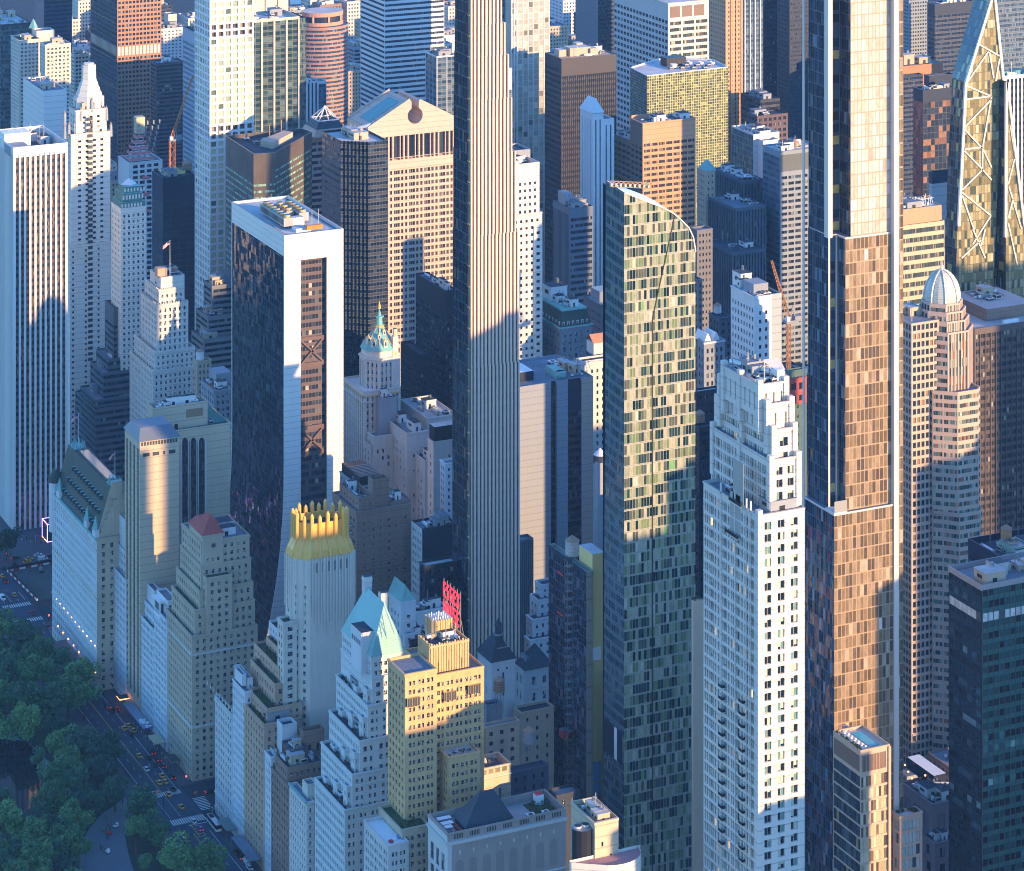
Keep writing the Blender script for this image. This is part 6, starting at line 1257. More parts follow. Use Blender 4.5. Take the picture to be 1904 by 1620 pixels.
for q in range(4): m = MB(); m.box(x1 - 6, x1 - 4.4, y0 + 17 + q * 1.3, y0 + 17.8 + q * 1.3, z1 - 1, z1 - .6, wall('mauve_cushion', (.42, .3, .38), .8, .1)); b.part('sun_lounger', m)
plants(b, 26, rg, [(x0 + .4, x0 + 1.1, y0 + 1, y1 - 1, z1 - .9)])
b = B('residential_block', 'small beige-framed glass block with white roof terrace beside the pool wing', 'apartments')
X = b.t(872, 1673, 1715, 1660, v=1518, sty=st('p', SLAB, glass('pale_curtains', [(0, (.36, .42, .38)), (.4, (.45, .48, .42)), (.8, (.05, .07, .08))], nx=5, fr=(.06, 0), frc=(.12, .1, .09), tilt=.02), bw=9, fh=4.6, ww=.86, wh=.8, sill=.05, m=.3, top=1.4), roof=WHITEP, par=1.2); plants(b, 16, rg, [(X[0] + 1, X[1] - 1, X[2] + 4, X[3] - 1, X[5] - 1.1), (X[1] - 2, X[1] - .8, X[2] + 1, X[3] - 1, X[5] - 1.1)])
b = B('office_building', 'low mauve-brown block crowded with rooftop machinery between the tall glass towers', 'office')
MV = wall('mauve_precast', (.26, .19, .20), .8, .12)
X = b.t(990, 1734, 1790, 1676, v=1495, sty=st('p', MV, wall('mauve_panel', (.2, .16, .18)), bw=7, fh=18, ww=.6, wh=.8, sill=.1, top=3, m=1), roof=ROOFD, clutter=16)
m = MB(); m.box(X[0] + 10, X[0] + 16, X[2] + 14, X[2] + 34, X[5] - 1, X[5] + 4, NAVY, WHITEP); b.part('bulkhead', m)
m = MB(); m.bar((X[0] + 2, X[2] + 16, X[5] + 2), (X[0] + 17, X[2] + 6, X[5] + 3), .35, CONC, 6); m.bar((X[0] + 9, X[2] + 3, X[5] + 1), (X[0] + 20, X[2] + 12, X[5] + 1), .3, CONC, 6); b.part('duct', m)
for q in range(6): m = MB(); m.box(X[0] + 3 + q * 2.2, X[0] + 3.4 + q * 2.2, X[2] + 20 + (q % 3) * 6, X[2] + 20.4 + (q % 3) * 6, X[5] + 1.5, X[5] + 2, LAMPW); b.part('roof_lamp', m)
b.t(984, 1738, 1790, 1715, v=1568, sty=st('p', MV, WIND, bw=6, fh=6, ww=.4, wh=.6), roof=ROOFD, clutter=4)

# ------------------------------------------------------------------ octagonal domed tower
b = B('office_tower', 'octagonal stone and glass tower stepping up to a ribbed dome and spire', 'tower')
CSW = wall('rosy_stone', (.50, .37, .30), .6, .08)
CSG = glass('rosy_tower_glass', [(0, (.03, .06, .06)), (.35, (.10, .16, .15)), (.6, (.3, .34, .27)), (.8, (.3, .13, .07)), (.92, (.5, .48, .4))], nx=2, fr=(.07, 0), frc=(.22, .16, .13), tilt=.03)
CSN = glass('rosy_side_glass', [(0, (.02, .035, .045)), (.5, (.035, .055, .065)), (.9, (.3, .2, .1))], nx=1, fr=(.06, .04), frc=(.1, .08, .08), tilt=.03)
E0 = 1075.; xc, yc = SX(1751, E0 + 13), E0 + 13
def octa(r, ch=.41): c_ = r * ch / .5 * .5 * 1.42; return [(xc - r + c_, yc - r), (xc + r - c_, yc - r), (xc + r, yc - r + c_), (xc + r, yc + r - c_), (xc + r - c_, yc + r), (xc - r + c_, yc + r), (xc - r, yc + r - c_), (xc - r, yc - r + c_)]
cs = st('r', CSW, CSG, bw=2.1, fh=3.75, wh=.52, sill=.25, m=.35, top=.8, d=.2); csv = st('f', CSW, CSG, bw=1.7, fh=3.75, ww=.66, m=.3, top=.8, d=.3); csn = st('p', CSW, CSN, bw=2.3, fh=3.75, ww=.72, wh=.66, m=.4, top=.8)
rz = [(13.2, 592), (11.6, 572), (10.2, 555), (8.8, 540), ]
zl = ZV(722, xc, E0)
xw0, xw1 = SX(1752, E0 - 4), SX(1827, E0 - 4); ywb = yc + 12
pl = [(SX(1741, E0 - 1), E0 + 2), (xw0 + 2.5, E0 - 1.), (xw0 + 7.5, E0 - 5), (xw1 - 3, E0 - 5), (xw1, E0 - 2), (xw1, ywb), (SX(1741, E0), ywb)]
zl2 = ZV(945, xc, E0)
b.shell([(p[0], p[1] - (1.5 if 1 < i < 5 else 0)) for i, p in enumerate(pl)], 0, zl2, [cs, cs, cs, cs, dict(kind='plain', wm=CSW), dict(kind='plain', wm=CSW), csn])
b.shell(pl, zl2 - 2, zl, [cs, cs, cs, cs, dict(kind='plain', wm=CSW), dict(kind='plain', wm=CSW), csn])
zp = 0
for k, (r, v) in enumerate(rz): z_ = ZV(v + 25, xc, yc - r); b.shell(octa(r), zp, z_, [csv, csv, csn, csn, csn, csn, csn, cs], par=.4); zp = z_ - 2
zd0, zd1 = zp + 2, ZV(502, xc, yc)
DG = glass('dome_louvres', [(0, (.34, .42, .38)), (.5, (.42, .48, .42))], nx=1, fr=(0, .2), frc=(.5, .5, .46), tilt=.0, rough=.3)
m = MB(); nr = 9; R0 = 8.2; H0 = zd1 - zd0
for j in range(nr):
    a0, a1 = j * math.pi / 2 / nr, (j + 1) * math.pi / 2 / nr
    for i in range(24):
        t0, t1 = i * math.pi / 12, (i + 1) * math.pi / 12; f_ = lambda a, t: (xc + R0 * math.cos(a) * math.cos(t), yc + R0 * math.cos(a) * math.sin(t), zd0 + H0 * math.sin(a))
        m.quads([[f_(a0, t0), f_(a0, t1), f_(a1, t1), f_(a1, t0)]], DG, [[(i, j * 3), (i + 1, j * 3), (i + 1, j * 3 + 3), (i, j * 3 + 3)]])
b.part('dome', m, True)
for i in range(8):
    t = i * math.pi / 4 + .39; m = MB(); pts = [(xc + (R0 + .15) * math.cos(a) * math.cos(t), yc + (R0 + .15) * math.cos(a) * math.sin(t), zd0 + (H0 + .2) * math.sin(a)) for a in np.linspace(0, math.pi / 2, 10)]
    for p, q in zip(pts[:-1], pts[1:]): m.bar(p, q, .42, CREAM2)
    b.part('dome_rib', m)
m = MB(); m.cyl(xc, yc, zd1 - .4, zd1 + 5, .8, .08, CREAM2, 8); m.bar((xc + 5, yc + 5, zd1 - 6), (xc + 5, yc + 5, zd1 + 8), .1, STEEL); b.part('spire', m)
E2 = E0 + 4
b.t(E0 + 8, 1690, 1742, 1676, v=668, sty=csn, nsty=csn, z0=0, roof=ROOFD)
b.tier(SX(1696, E0 + 3), xc - 8, E0 + 3.5, ywb, 0, ZV(600, xc - 12, E0), csn, par=.5)

# dark office slab behind the domed tower
b = B('office_tower', 'broad dark office slab with pale flat roof and long penthouse behind the domed tower', 'office')
DO = glass('bronze_office_glass', [(0, (.02, .022, .026)), (.5, (.04, .042, .045)), (.85, (.14, .13, .1)), (.96, (.35, .33, .25))], nx=2, fr=(.05, 0), frc=(.12, .09, .07), sp=.42, spc=(.07, .055, .055), tilt=.02)
X = b.t(1165, 1812, 1960, 1676, v=612, sty=st('f', wall('bronze_mullions', (.11, .085, .08), .5, .1), DO, bw=3., fh=3.8, ww=.84, m=.5, top=3, d=.4), nsty=st('c', NAVY, GNAVY, bw=3, fh=3.8, m=.3, top=3), roof=wall('pink_grey_roof', (.46, .42, .42), .9, .15), par=1.)
x0, x1, y0, y1, z0, z1 = X
m = MB(); m.box(SX(1835, 1176), x1 - 4, 1176, 1208, z1 - 1, z1 + 5, BROWN, wall('pink_grey_roof', (.46, .42, .42))); b.part('penthouse', m); b.clutter(SX(1845, 1176), x1 - 8, 1184, 1207, z1 + 5, 12)
for q in range(7): m = MB(); xx = SX(1840, 1206) + q * 3.4; m.bar((xx, 1206, z1 + 5), (xx, 1206, z1 + 10), .12, STEEL); b.part('mast', m)
m = MB(); m.box(SX(1868, 1167), SX(1895, 1167), 1167, 1169, z1 - 1, z1 + 1, WHITEP); b.part('roof_box', m)

# black-green glass office at the lower right
BG_ = glass('green_black_glass', [(0, (.010, .03, .034)), (.3, (.03, .085, .085)), (.55, (.008, .016, .024)), (.74, (.08, .2, .19)), (.9, (.24, .42, .38))], nx=1, fr=(.035, 0), frc=(.05, .05, .05), sp=.42, spc=(.025, .115, .11), tilt=.03, floorvar=.5)
BGN = glass('blue_black_glass', [(0, (.005, .012, .026)), (.5, (.012, .03, .055)), (.76, (.04, .09, .13)), (.9, (.14, .24, .3))], nx=1, fr=(.035, 0), frc=(.03, .035, .045), sp=.42, spc=(.009, .026, .05), tilt=.04, floorvar=.45)
b = B('office_tower', 'black-green glass office tower with lit white storey and sunken roof plant at lower right', 'office')
RIMM = wall('grey_rim', (.34, .30, .29), .5, .1)
x0, x1, y0, y1 = b.rect(862, 1824.5, None, 1764, w=42)
zt = ZV(1088, x0, y0)
LITB = glass('white_lit_storey', [(0, (.62, .62, .6)), (.75, (.55, .5, .46)), (.92, (.1, .1, .1))], nx=1, fr=(.03, .02), frc=(.04, .05, .05), tilt=.02)
bs = st('c', DARKW, BG_, bw=2.4, fh=4.1, m=.5, top=0); bn = st('c', DARKW, BGN, bw=2.9, fh=4.1, m=.4, top=0)
zA, zB = ZV(1158, x0, y0), ZV(1142, x0, y0)
b.tier(x0, x1, y0, y1, 0, zA, bs, bn, par=0); b.tier(x0, x1, y0, y1, zA, zB, dict(bs, gm=LITB), dict(bn, gm=LITB), par=0); b.tier(x0, x1, y0, y1, zB, zt - 2, bs, bn, par=0); X = b.tier(x0 - .2, x1, y0 - .2, y1 + .2, zt - 2, zt, st('plain', RIMM), par=7, roof=ROOFD)
for q in range(18): m = MB(); xx = x0 + .5 + q * 2.4; m.box(xx - .1, xx + .1, y0 - .22, y0, 0, zt - 2, wall('bronze_mullion', (.14, .11, .08), .4, .1)); b.part('mullion', m)
m = MB(); m.box(x0 + 6, x1, y0 + 6, y1 - 3, zt - 7, zt - 4, DARKW, wall('blue_roof_sheet', (.3, .36, .42))); b.part('plant_deck', m)
m = MB(); m.box(x0 + 12, x0 + 18, y0 + 9, y0 + 14.5, zt - 4, zt + 2.5, wall('beige_cube', (.5, .45, .42), .7, .06), SLATE); b.part('bulkhead', m)
m = MB(); m.box(x0 + 9, x0 + 30, y0 + 1.5, y0 + 5, zt - 7, zt - 4.5, ALU); b.part('cooling_unit', m); b.clutter(x0 + 7, x1 - 10, y0 + 7, y1 - 4, zt - 4, 9)
for q in range(3): m = MB(); m.bar((x0 + 5 + q * 1.4, y0 + 8 + q, zt - 4), (x0 + 7 + q * 1.4, y0 + 10 + q, zt + .5), .14, TAN); b.part('davit', m)
b = B('office_tower', 'darker office block with orange water tank and roof plant behind the black-green tower', 'office')
X = b.t(925, 1872, 1990, 1800, v=1042, sty=st('c', NAVY, GNAVY, bw=3, fh=3.8, m=.2, top=6), roof=ROOFD, par=2.5, clutter=8); b.tank(SX(1871, 943), 943, X[5] - 1, 2.2, 5, .8, wall('orange_tank', (.55, .28, .12), .8, .2))
m = MB(); xx = SX(1880, 933); m.box(xx, xx + 9, 931, 941, X[5] - 2.4, X[5] + 1.6, wall('green_plant_screen', (.2, .34, .27), .6, .15), STEEL); m.cyl(xx + 3, 936, X[5] + 1.6, X[5] + 2.4, 2, 2, TAN, 14, BLACKM); b.part('cooling_tower', m)
# ------------------------------------------------------------------ upper centre and upper right
b = B('office_tower', 'dark glass tower with pale vertical piers just right of the white grid tower', 'office')
b.t(1850, 440, 557, v=40, d=30, sty=st('f', wall('pale_piers', (.55, .48, .40), .5, .1), GTEAL, bw=8.4, fh=4, ww=.86, m=.4, top=1, d=.7), z0=0, roof=ROOFL, par=2, clutter=10); X = b.last
b.tier(X[1], X[1] + 6, X[2] + 3, X[3], 0, X[5] - 2, st('c', DARKW, GTEAL, bw=2, fh=4, m=0, top=0))
b = B('office_tower', 'cream concrete towers with deep vertical grooves at the top edge', 'office')
b.t(2330, 471, 492, v=-40, d=20, sty=st('plain', CREAM)); b.t(2330, 494, 515, v=-40, d=20, sty=st('plain', CREAM)); b.t(2330, 517, 536, v=-40, d=20, sty=st('plain', CREAM))
b = B('office_tower', 'oval banded tower with stepped terracotta crown', 'office')
E0 = 2290.; xc, yc = SX(615, E0), E0 + 22
LB = wall('rose_bands', (.34, .22, .20), .4, .1); ls = st('r', LB, glass('oval_ribbon', [(0, (.03, .045, .08)), (.6, (.06, .085, .13)), (.9, (.2, .25, .3))], nx=2, fr=(.06, 0), frc=(.1, .12, .16), tilt=.02), bw=1.6, fh=3.7, wh=.5, sill=.25, m=0, top=1.4)
el = lambda a, c_, n=40, ox=0: [(xc + ox + a * math.cos(2 * math.pi * i / n), yc + c_ * math.sin(2 * math.pi * i / n)) for i in range(n)]
z1 = ZV(52, xc, E0); b.shell(el(24, 20), 0, z1, [ls], par=.6); 
m = MB(); LBR = wall('terracotta_crown', (.50, .28, .2), .6, .1); z2 = ZV(47, xc, E0)
for (za, zb, mt) in ((z1, z1 + 3, LBR), (z1 + 3, z1 + 8, DARKW), (z1 + 8, z1 + 11.5, LBR)): m.prism(el(18.5, 15, 32, 1) if mt is LBR else el(17.8, 14.5, 32, 1), za, zb, mt, ROOFL)
for q in range(8): a = q * math.pi / 4; m.box(xc + 1 + 18 * math.cos(a) - .8, xc + 1 + 18 * math.cos(a) + .8, yc + 14.7 * math.sin(a) - .8, yc + 14.7 * math.sin(a) + .8, z1 + 3, z1 + 8, LBR)
b.part('crown', m)
b = B('office_tower', 'silver banded square tower with alternating white and dark ribbons', 'office')
b.t(1938, 715, 826, 670, z1=260, v=0, sty=st('r', ALU, glass('citi_ribbon', [(0, (.02, .03, .06)), (.6, (.035, .05, .085)), (.92, (.12, .15, .2))], nx=2, fr=(.07, 0), frc=(.10, .12, .17), tilt=.02), bw=3.0, fh=3.79, wh=.46, sill=.3, m=.4, top=1, d=.15))
b = B('office_building', 'blue-grey panelled block with tall pale fins beside the silver banded tower', 'office')
b.t(1820, 812, 850, v=105, d=20, sty=st('f', ALU, GBLUE, bw=6, fh=4, ww=.94, m=.3, top=1, d=.3), clutter=4)
b = B('office_building', 'white low block with a pale roof seen behind the silver tower', 'office')
b.t(2500, 826, 850, v=66, d=20, sty=st('plain', WHITEB), clutter=4)
b = B('office_tower', 'cream gridded tower of small square windows behind the striped supertall', 'office')
E0 = 1386; c7 = st('p', CREAM2, WIND, bw=3.05, fh=3.75, ww=.42, wh=.42, m=1.2, top=9, d=.4)
X = b.t(E0, 940, 1003, v=308, d=22, sty=c7, roof=ROOFD, par=3, clutter=5); zs_ = ZV(382, X[0], E0)
X = b.t(E0 - 2, 940, 1008, v=402, d=22, sty=dict(c7, top=2)); b.t(E0 - 2.5, 993, 1008.5, v=420, d=3, sty=dict(c7, top=2, ww=.7))
b.t(E0 + 14, 940, 986, v=282, d=16, sty=st('plain', GREYST), z0=200, roof=ROOFD)
b = B('office_tower', 'pale glass tower with white ribs and stepped teal side wing at the top', 'office')
PW = wall('pale_ribs', (.62, .62, .60), .45, .05)
PGL = glass('pale_tower_glass', [(0, (.38, .36, .30)), (.5, (.46, .44, .38)), (.78, (.16, .15, .11)), (.9, (.6, .56, .46))], nx=1, fr=(.08, .03), frc=(.6, .6, .58), tilt=.02)
b.t(1830, 962, 1022, v=-60, d=30, sty=st('f', PW, PGL, bw=4.4, fh=4., ww=.9, m=.3, top=1, d=.3)); b.t(1826, 951, 962, v=-60, d=30, sty=st('f', PW, PGL, bw=2, fh=4, ww=.6, m=.2, top=1))
b.t(1836, 900, 953, v=-60, d=30, sty=st('c', PW, glass('teal_tower_glass', [(0, (.05, .17, .2)), (.6, (.07, .22, .25)), (.85, (.02, .05, .07))], nx=1, fr=(.05, .08), frc=(.1, .25, .28), tilt=.02), bw=3, fh=4, m=0)); b.t(1700, 936, 952, v=128, d=15, sty=st('c', PW, GBLUE, bw=3, fh=4, m=.2, top=14))
b = B('office_building', 'bright yellow-panelled block with red roof feature far at the top', 'office')
YP = wall('yellow_panels', (.62, .62, .06), .6, .12)
X = b.t(2720, 1026, 1072, v=28, d=26, sty=st('p', YP, WIND, bw=4, fh=6, ww=.5, wh=.35, m=1.5, top=3), roof=ROOFL, clutter=5); m = MB(); m.box(X[0] + 6, X[0] + 16, X[2] + 6, X[2] + 12, X[5] - 1, X[5] + 2.5, REDB); b.part('roof_feature', m)
b.t(2700, 1023, 1072, v=62, d=20, sty=st('p', YP, WIND, bw=3, fh=5, ww=.75, wh=.6), roof=ROOF)
b = B('office_tower', 'plain dark blue windowless tower left of the pale gridded slab', 'office')
b.t(2140, 1112, 1142, 1070, v=-40, sty=st('c', NAVY, GDARK, bw=2, fh=3.6, m=.5), nsty=st('plain', wall('slate_blue_panels', (.10, .13, .18), .5, .08, course=4)))
b = B('office_tower', 'broad gridded slab, bluish on its park side and cream on its sunlit end', 'office')
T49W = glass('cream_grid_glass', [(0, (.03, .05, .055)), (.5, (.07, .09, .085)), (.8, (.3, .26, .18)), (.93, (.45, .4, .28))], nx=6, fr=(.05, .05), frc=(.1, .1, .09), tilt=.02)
X = b.t(2010, 1242.5, 1318, 1141, v=6, sty=st('p', CREAM2, T49W, bw=10.9, fh=5.1, ww=.88, wh=.56, sill=.2, m=.6, top=14, d=.5), nsty=st('p', wall('cream_shade_side', (.46, .46, .46), .7, .08), WIND, bw=5.4, fh=5.1, ww=.72, wh=.52, sill=.24, m=.5, top=13), roof=ROOFL, clutter=6)  # park side: darker, cooler copy of the cream, shade put into its colour
for q in range(3): m = MB(); a = X[0] + .9 + q * 10.9; m.box(a + .6, a + 9.9, X[2] - .05, X[2] + .05, X[5] - 12, X[5] - 3, wall('bronze_louvres', (.2, .13, .1))); b.part('louvre_panel', m)
b = B('office_tower', 'dark bronze fin-lined tower with tan rooftop plant, sunlit at its upper corner', 'office')
DB = glass('dark_bronze_glass', [(0, (.007, .011, .022)), (.6, (.013, .02, .038)), (.93, (.07, .075, .08))], nx=2, fr=(.08, 0), frc=(.025, .03, .045), sp=.45, spc=(.03, .028, .035), tilt=.03)
X = b.t(1760, 1044, 1146, 1013, v=110, sty=st('f', wall('bronze_fins', (.05, .045, .05), .45, .1), DB, bw=1.55, fh=3.8, ww=.72, m=.3, top=12, d=.4), nsty=st('c', NAVY, DB, bw=1.5, fh=3.8, m=.2, top=8), roof=wall('tan_roof_deck', (.46, .36, .29), .9, .2), par=.6)
for (u0, u1, yy, dy, h) in ((1040, 1053, 10, 8, 4), (1060, 1098, 8, 10, 5), (1098, 1112, 6, 8, 4), (1072, 1084, 18, 6, 6)): m = MB(); y_ = 1760 + yy; m.box(SX(u0, y_), SX(u1, y_), y_, y_ + dy, X[5] - .6, X[5] + h, TAN, ROOFL); b.part('bulkhead', m)
b.clutter(X[0] + 3, X[1] - 2, X[2] + 3, X[3] - 3, X[5] - .6, 6)
b = B('office_tower', 'slender pale Deco tower with blue-white pyramid cap', 'tower')
E0 = 1625; wd = wall('pale_blue_stone', (.56, .60, .64), .7, .1); ds = st('f', wd, WIND, bw=2.8, fh=3.6, ww=.3, m=.8, top=4, d=.6)
X = b.t(E0, 1102, 1122, 1079, v=212, sty=ds, nsty=dict(ds, bw=4.5, ww=.2)); hip(b, 1102, 1122, 1079, E0, 211, 8.5, wall('blue_white_roof', (.52, .6, .66), .6, .1), k=.05)
b.t(E0 + 3, 1121, 1142, v=222, d=14, sty=ds, roof=ROOF)
b = B('office_building', 'dark block with ribbon windows on its west side and a cluttered roof', 'office')
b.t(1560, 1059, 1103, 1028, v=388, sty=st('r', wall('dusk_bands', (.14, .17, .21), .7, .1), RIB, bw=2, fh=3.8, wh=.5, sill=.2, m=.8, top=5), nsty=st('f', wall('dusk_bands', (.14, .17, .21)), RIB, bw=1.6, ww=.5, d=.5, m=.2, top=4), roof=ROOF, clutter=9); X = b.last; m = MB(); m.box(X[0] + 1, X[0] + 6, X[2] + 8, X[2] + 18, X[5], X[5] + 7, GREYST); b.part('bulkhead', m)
b = B('hotel_building', 'ornate French-roofed hotel with copper trim and lamp-lit cornice in shadow', 'hotel')
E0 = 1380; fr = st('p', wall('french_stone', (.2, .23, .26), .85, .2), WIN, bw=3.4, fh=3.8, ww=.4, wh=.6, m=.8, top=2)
X = b.t(E0, 1042, 1100, 985, v=612, sty=fr, par=.2)
m = MB(); x0, x1, y0, y1, z1 = X[0], X[1], X[2], X[3], X[5]; m.box(x0 - .6, x1 + .6, y0 - .6, y1, z1, z1 + .8, COPPER); m.prism([(x0, y0), (x1, y0), (x1, y1), (x0, y1)], z1 + .8, z1 + 9, MANS, ROOF, pl2=[(x0 + 2.2, y0 + 2.2), (x1 - 2.2, y0 + 2.2), (x1 - 2.2, y1 - 2), (x0 + 2.2, y1 - 2)]); m.box(x0 + 1.9, x1 - 1.9, y0 + 1.9, y1 - 1.8, z1 + 8.6, z1 + 9.4, COPPER); b.part('mansard_roof', m)
for q in range(6): m = MB(); xx = x0 + 1.5 + q * 2.8; m.box(xx, xx + 1.3, y0 + .2, y0 + 2, z1 + 1, z1 + 3.4, LIME); m.box(xx + .3, xx + 1, y0 + .15, y0 + .2, z1 + 1.3, z1 + 3, WIND); b.part('dormer', m)
for q in range(9): m = MB(); yy = y0 + 1.5 + q * 4; m.box(x0 + .2, x0 + 2, yy, yy + 1.3, z1 + 1, z1 + 3.4, LIME); m.box(x0 + .15, x0 + .2, yy + .3, yy + 1, z1 + 1.3, z1 + 3, WIND); b.part('dormer', m)
for q in range(4): m = MB(); m.box(x0 + 1 + q * 4.6, x0 + 1.6 + q * 4.6, y0 - .5, y0 - .05, z1 - 22, z1 - 20.5, LAMPW); b.part('facade_lamp', m)
b.clutter(x0 + 3, x1 - 3, y0 + 3, y1 - 12, z1 + 9, 12); b.units.append(('house', x0 + 4, y1 - 18, z1 + 9, 10, 10, 8))
b = B('office_building', 'grey block with pale green sloping roof deck beside the French-roofed hotel', 'office')
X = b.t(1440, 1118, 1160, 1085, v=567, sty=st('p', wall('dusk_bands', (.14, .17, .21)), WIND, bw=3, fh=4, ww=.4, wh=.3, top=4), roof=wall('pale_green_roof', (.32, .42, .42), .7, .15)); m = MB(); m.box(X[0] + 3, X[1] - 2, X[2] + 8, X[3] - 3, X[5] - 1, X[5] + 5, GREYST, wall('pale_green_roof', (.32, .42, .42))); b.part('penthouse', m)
b = B('hotel_building', 'grey stone hotel with deep cornice and a terracotta-roofed pavilion', 'hotel')
X = b.t(1290, 1082, 1160, 1072, v=672, sty=st('p', LIME, WIND, bw=3.2, fh=3.7, ww=.36, wh=.52, m=1, top=4), roof=ROOFD); m = MB(); m.box(X[0] - .8, X[0], X[2] - .8, X[3], X[5] - 2, X[5] - .8, LIME); m.box(X[0], X[1], X[2] - .8, X[2], X[5] - 2, X[5] - .8, LIME); b.part('cornice', m)
m = MB(); xa, xb, ya = SX(1104, 1300), SX(1135, 1300), 1300; m.box(xa, xb, ya, ya + 8, X[5] - 1, X[5] + 5, LIME); m.quads([[(xa - .6, ya - .8, X[5] + 5), (xb + .6, ya - .8, X[5] + 5), (xb + .6, ya + 4, X[5] + 8.5), (xa - .6, ya + 4, X[5] + 8.5)], [(xb + .6, ya + 8.8, X[5] + 5), (xa - .6, ya + 8.8, X[5] + 5), (xa - .6, ya + 4, X[5] + 8.5), (xb + .6, ya + 4, X[5] + 8.5)]], wall('terracotta_tile', (.5, .24, .13), .8, .2)); b.part('pavilion', m)
b = B('office_building', 'small tower top with blue-grey cap low at the edge of the mosaic tower', 'office')
X = b.t(1180, 1112, 1150, 1104, v=862, sty=st('plain', GREYST), roof=ROOF); m = MB(); m.cyl(X[0] + 3, X[2] + 4, X[5] - 1, X[5] + 2.5, 3.2, 3.2, SLATE, 14); m.cyl(X[0] + 3, X[2] + 4, X[5] + 2.5, X[5] + 5.5, 3, .3, ALU, 14); b.part('domed_cap', m)

b = B('office_tower', 'green-gold reflective tower with a chamfered corner and pale flat roof', 'office')
GG = glass('green_gold_glass', [(0, (.07, .11, .05)), (.45, (.12, .15, .06)), (.7, (.02, .04, .03)), (.85, (.3, .3, .12))], nx=1, fr=(.085, .07), frc=(.52, .46, .26), tilt=.03, floorvar=.2)
GGN = glass('green_blue_glass', [(0, (.03, .07, .08)), (.6, (.05, .1, .11)), (.9, (.12, .18, .16))], nx=1, fr=(.07, .06), frc=(.2, .27, .25), tilt=.03)
E0 = 1822.; zg = 168.; P = [PZ(u, v, ZV(140, SX(1203, E0), E0)) for u, v in ((1172, 125), (1203, 140.5), (1354, 124), (1327, 110), (1266, 107), (1222, 109))]; zg = ZV(140, SX(1203, E0), E0)
g1 = st('c', ALU, GG, bw=1.95, fh=1.95, m=0, top=.6); g2 = st('c', ALU, GGN, bw=1.95, fh=1.95, m=0, top=.6)
b.shell(P, 0, zg, [g2, g1, g2, g2, g2, g2], roof=ROOFL, par=1.2)
m = MB(); xx, yy = PZ(1240, 122, zg); m.box(xx, xx + 16, yy, yy + 10, zg - 1, zg + 5, BLACKM, DARKW); b.part('bulkhead', m)
for q in range(12): x, y = PZ(1246 + q * 7, 127 - (q % 3) * 5, zg); b.units.append((('fan', 'unit', 'duct')[q % 3], x, y, zg - 1.2, 3, 4, 2))
m = MB(); x, y = PZ(1252, 125, zg); m.cyl(x, y, zg, zg + 2.5, 2.2, 2.4, WHITEP, 12); b.part('satellite_dish', m)
b = B('office_tower', 'orange terracotta block with wide window bays glowing in the sun', 'office')
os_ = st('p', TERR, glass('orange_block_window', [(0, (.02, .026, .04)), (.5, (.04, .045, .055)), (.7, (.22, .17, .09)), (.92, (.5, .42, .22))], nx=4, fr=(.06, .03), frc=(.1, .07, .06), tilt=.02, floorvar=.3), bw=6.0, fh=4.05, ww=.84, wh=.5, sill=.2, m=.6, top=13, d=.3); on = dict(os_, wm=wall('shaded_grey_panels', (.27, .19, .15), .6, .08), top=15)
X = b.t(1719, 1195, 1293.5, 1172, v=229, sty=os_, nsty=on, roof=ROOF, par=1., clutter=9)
b.tier(X[0] + .2, X[1] - 6, X[3], EY(1130, X[0]), 0, ZV(262, X[0], X[3]) , dict(on, top=3), roof=ROOFL)
m = MB(); m.box(X[0] + 1, X[0] + 18, X[2] + 18, X[2] + 18.6, X[5] - 1, X[5] + 1.6, TERR); b.part('screen_wall', m)
b = B('office_tower', 'buff brick Gothic Deco tower with vertical piers at the top', 'tower')
ge = st('p', wall('buff_orange_brick', (.50, .30, .17), .8, .12), WIND, bw=3.1, fh=3.5, ww=.36, wh=.46, m=1, top=3)
X = b.t(1905, 1350, 1379, 1320, v=-40, sty=ge)
for q in range(4): m = MB(); xx = X[0] + q * (X[1] - X[0]) / 3; m.box(xx - .7, xx + .7, X[2] - .6, X[2], 0, X[5], wall('buff_orange_brick', (.5, .3, .17))); b.part('pier', m)
b = B('office_tower', 'blue-black tower with four bright vertical fins at the top centre right', 'office')
X = b.t(1990, 1379, 1419, v=-40, d=30, sty=st('c', NAVY, GBLUE, bw=3, fh=4, m=.3))
for u in (1384, 1394, 1403, 1413): m = MB(); x = SX(u, 1990); m.box(x - .3, x + .35, 1988.8, 1990, 0, 260, WHITEP); b.part('fin', m)
b = B('office_tower', 'dark ribbon-windowed slab rising behind the black wedge-roofed block', 'office')
b.t(2080, 1419, 1468, v=-40, d=20, sty=st('r', NAVY, RIB, bw=3, fh=3.7, wh=.5, sill=.25, m=.5))
b = B('office_tower', 'plain navy stone slab touching the left side of the tallest glass tower', 'office')
b.t(2040, 1468, 1530, v=-40, d=20, sty=st('p', NAVY, WIND, bw=2.4, fh=3.6, ww=.45, wh=.4))
b = B('office_building', 'black block with sloping glass front and dark flat roof', 'office')
X = b.t(1860, 1414, 1450, 1378, v=186, sty=st('c', DARKW, GDARK, bw=3, fh=4, m=.2, top=2), roof=ROOFD, clutter=4)
b.t(1845, 1408, 1465, 1378, v=216, sty=st('p', DKBR, WIND, bw=4, fh=4.2, ww=.6, wh=.6), roof=ROOFD)
b = B('office_building', 'glass block with a blank white side wall catching the sun', 'office')
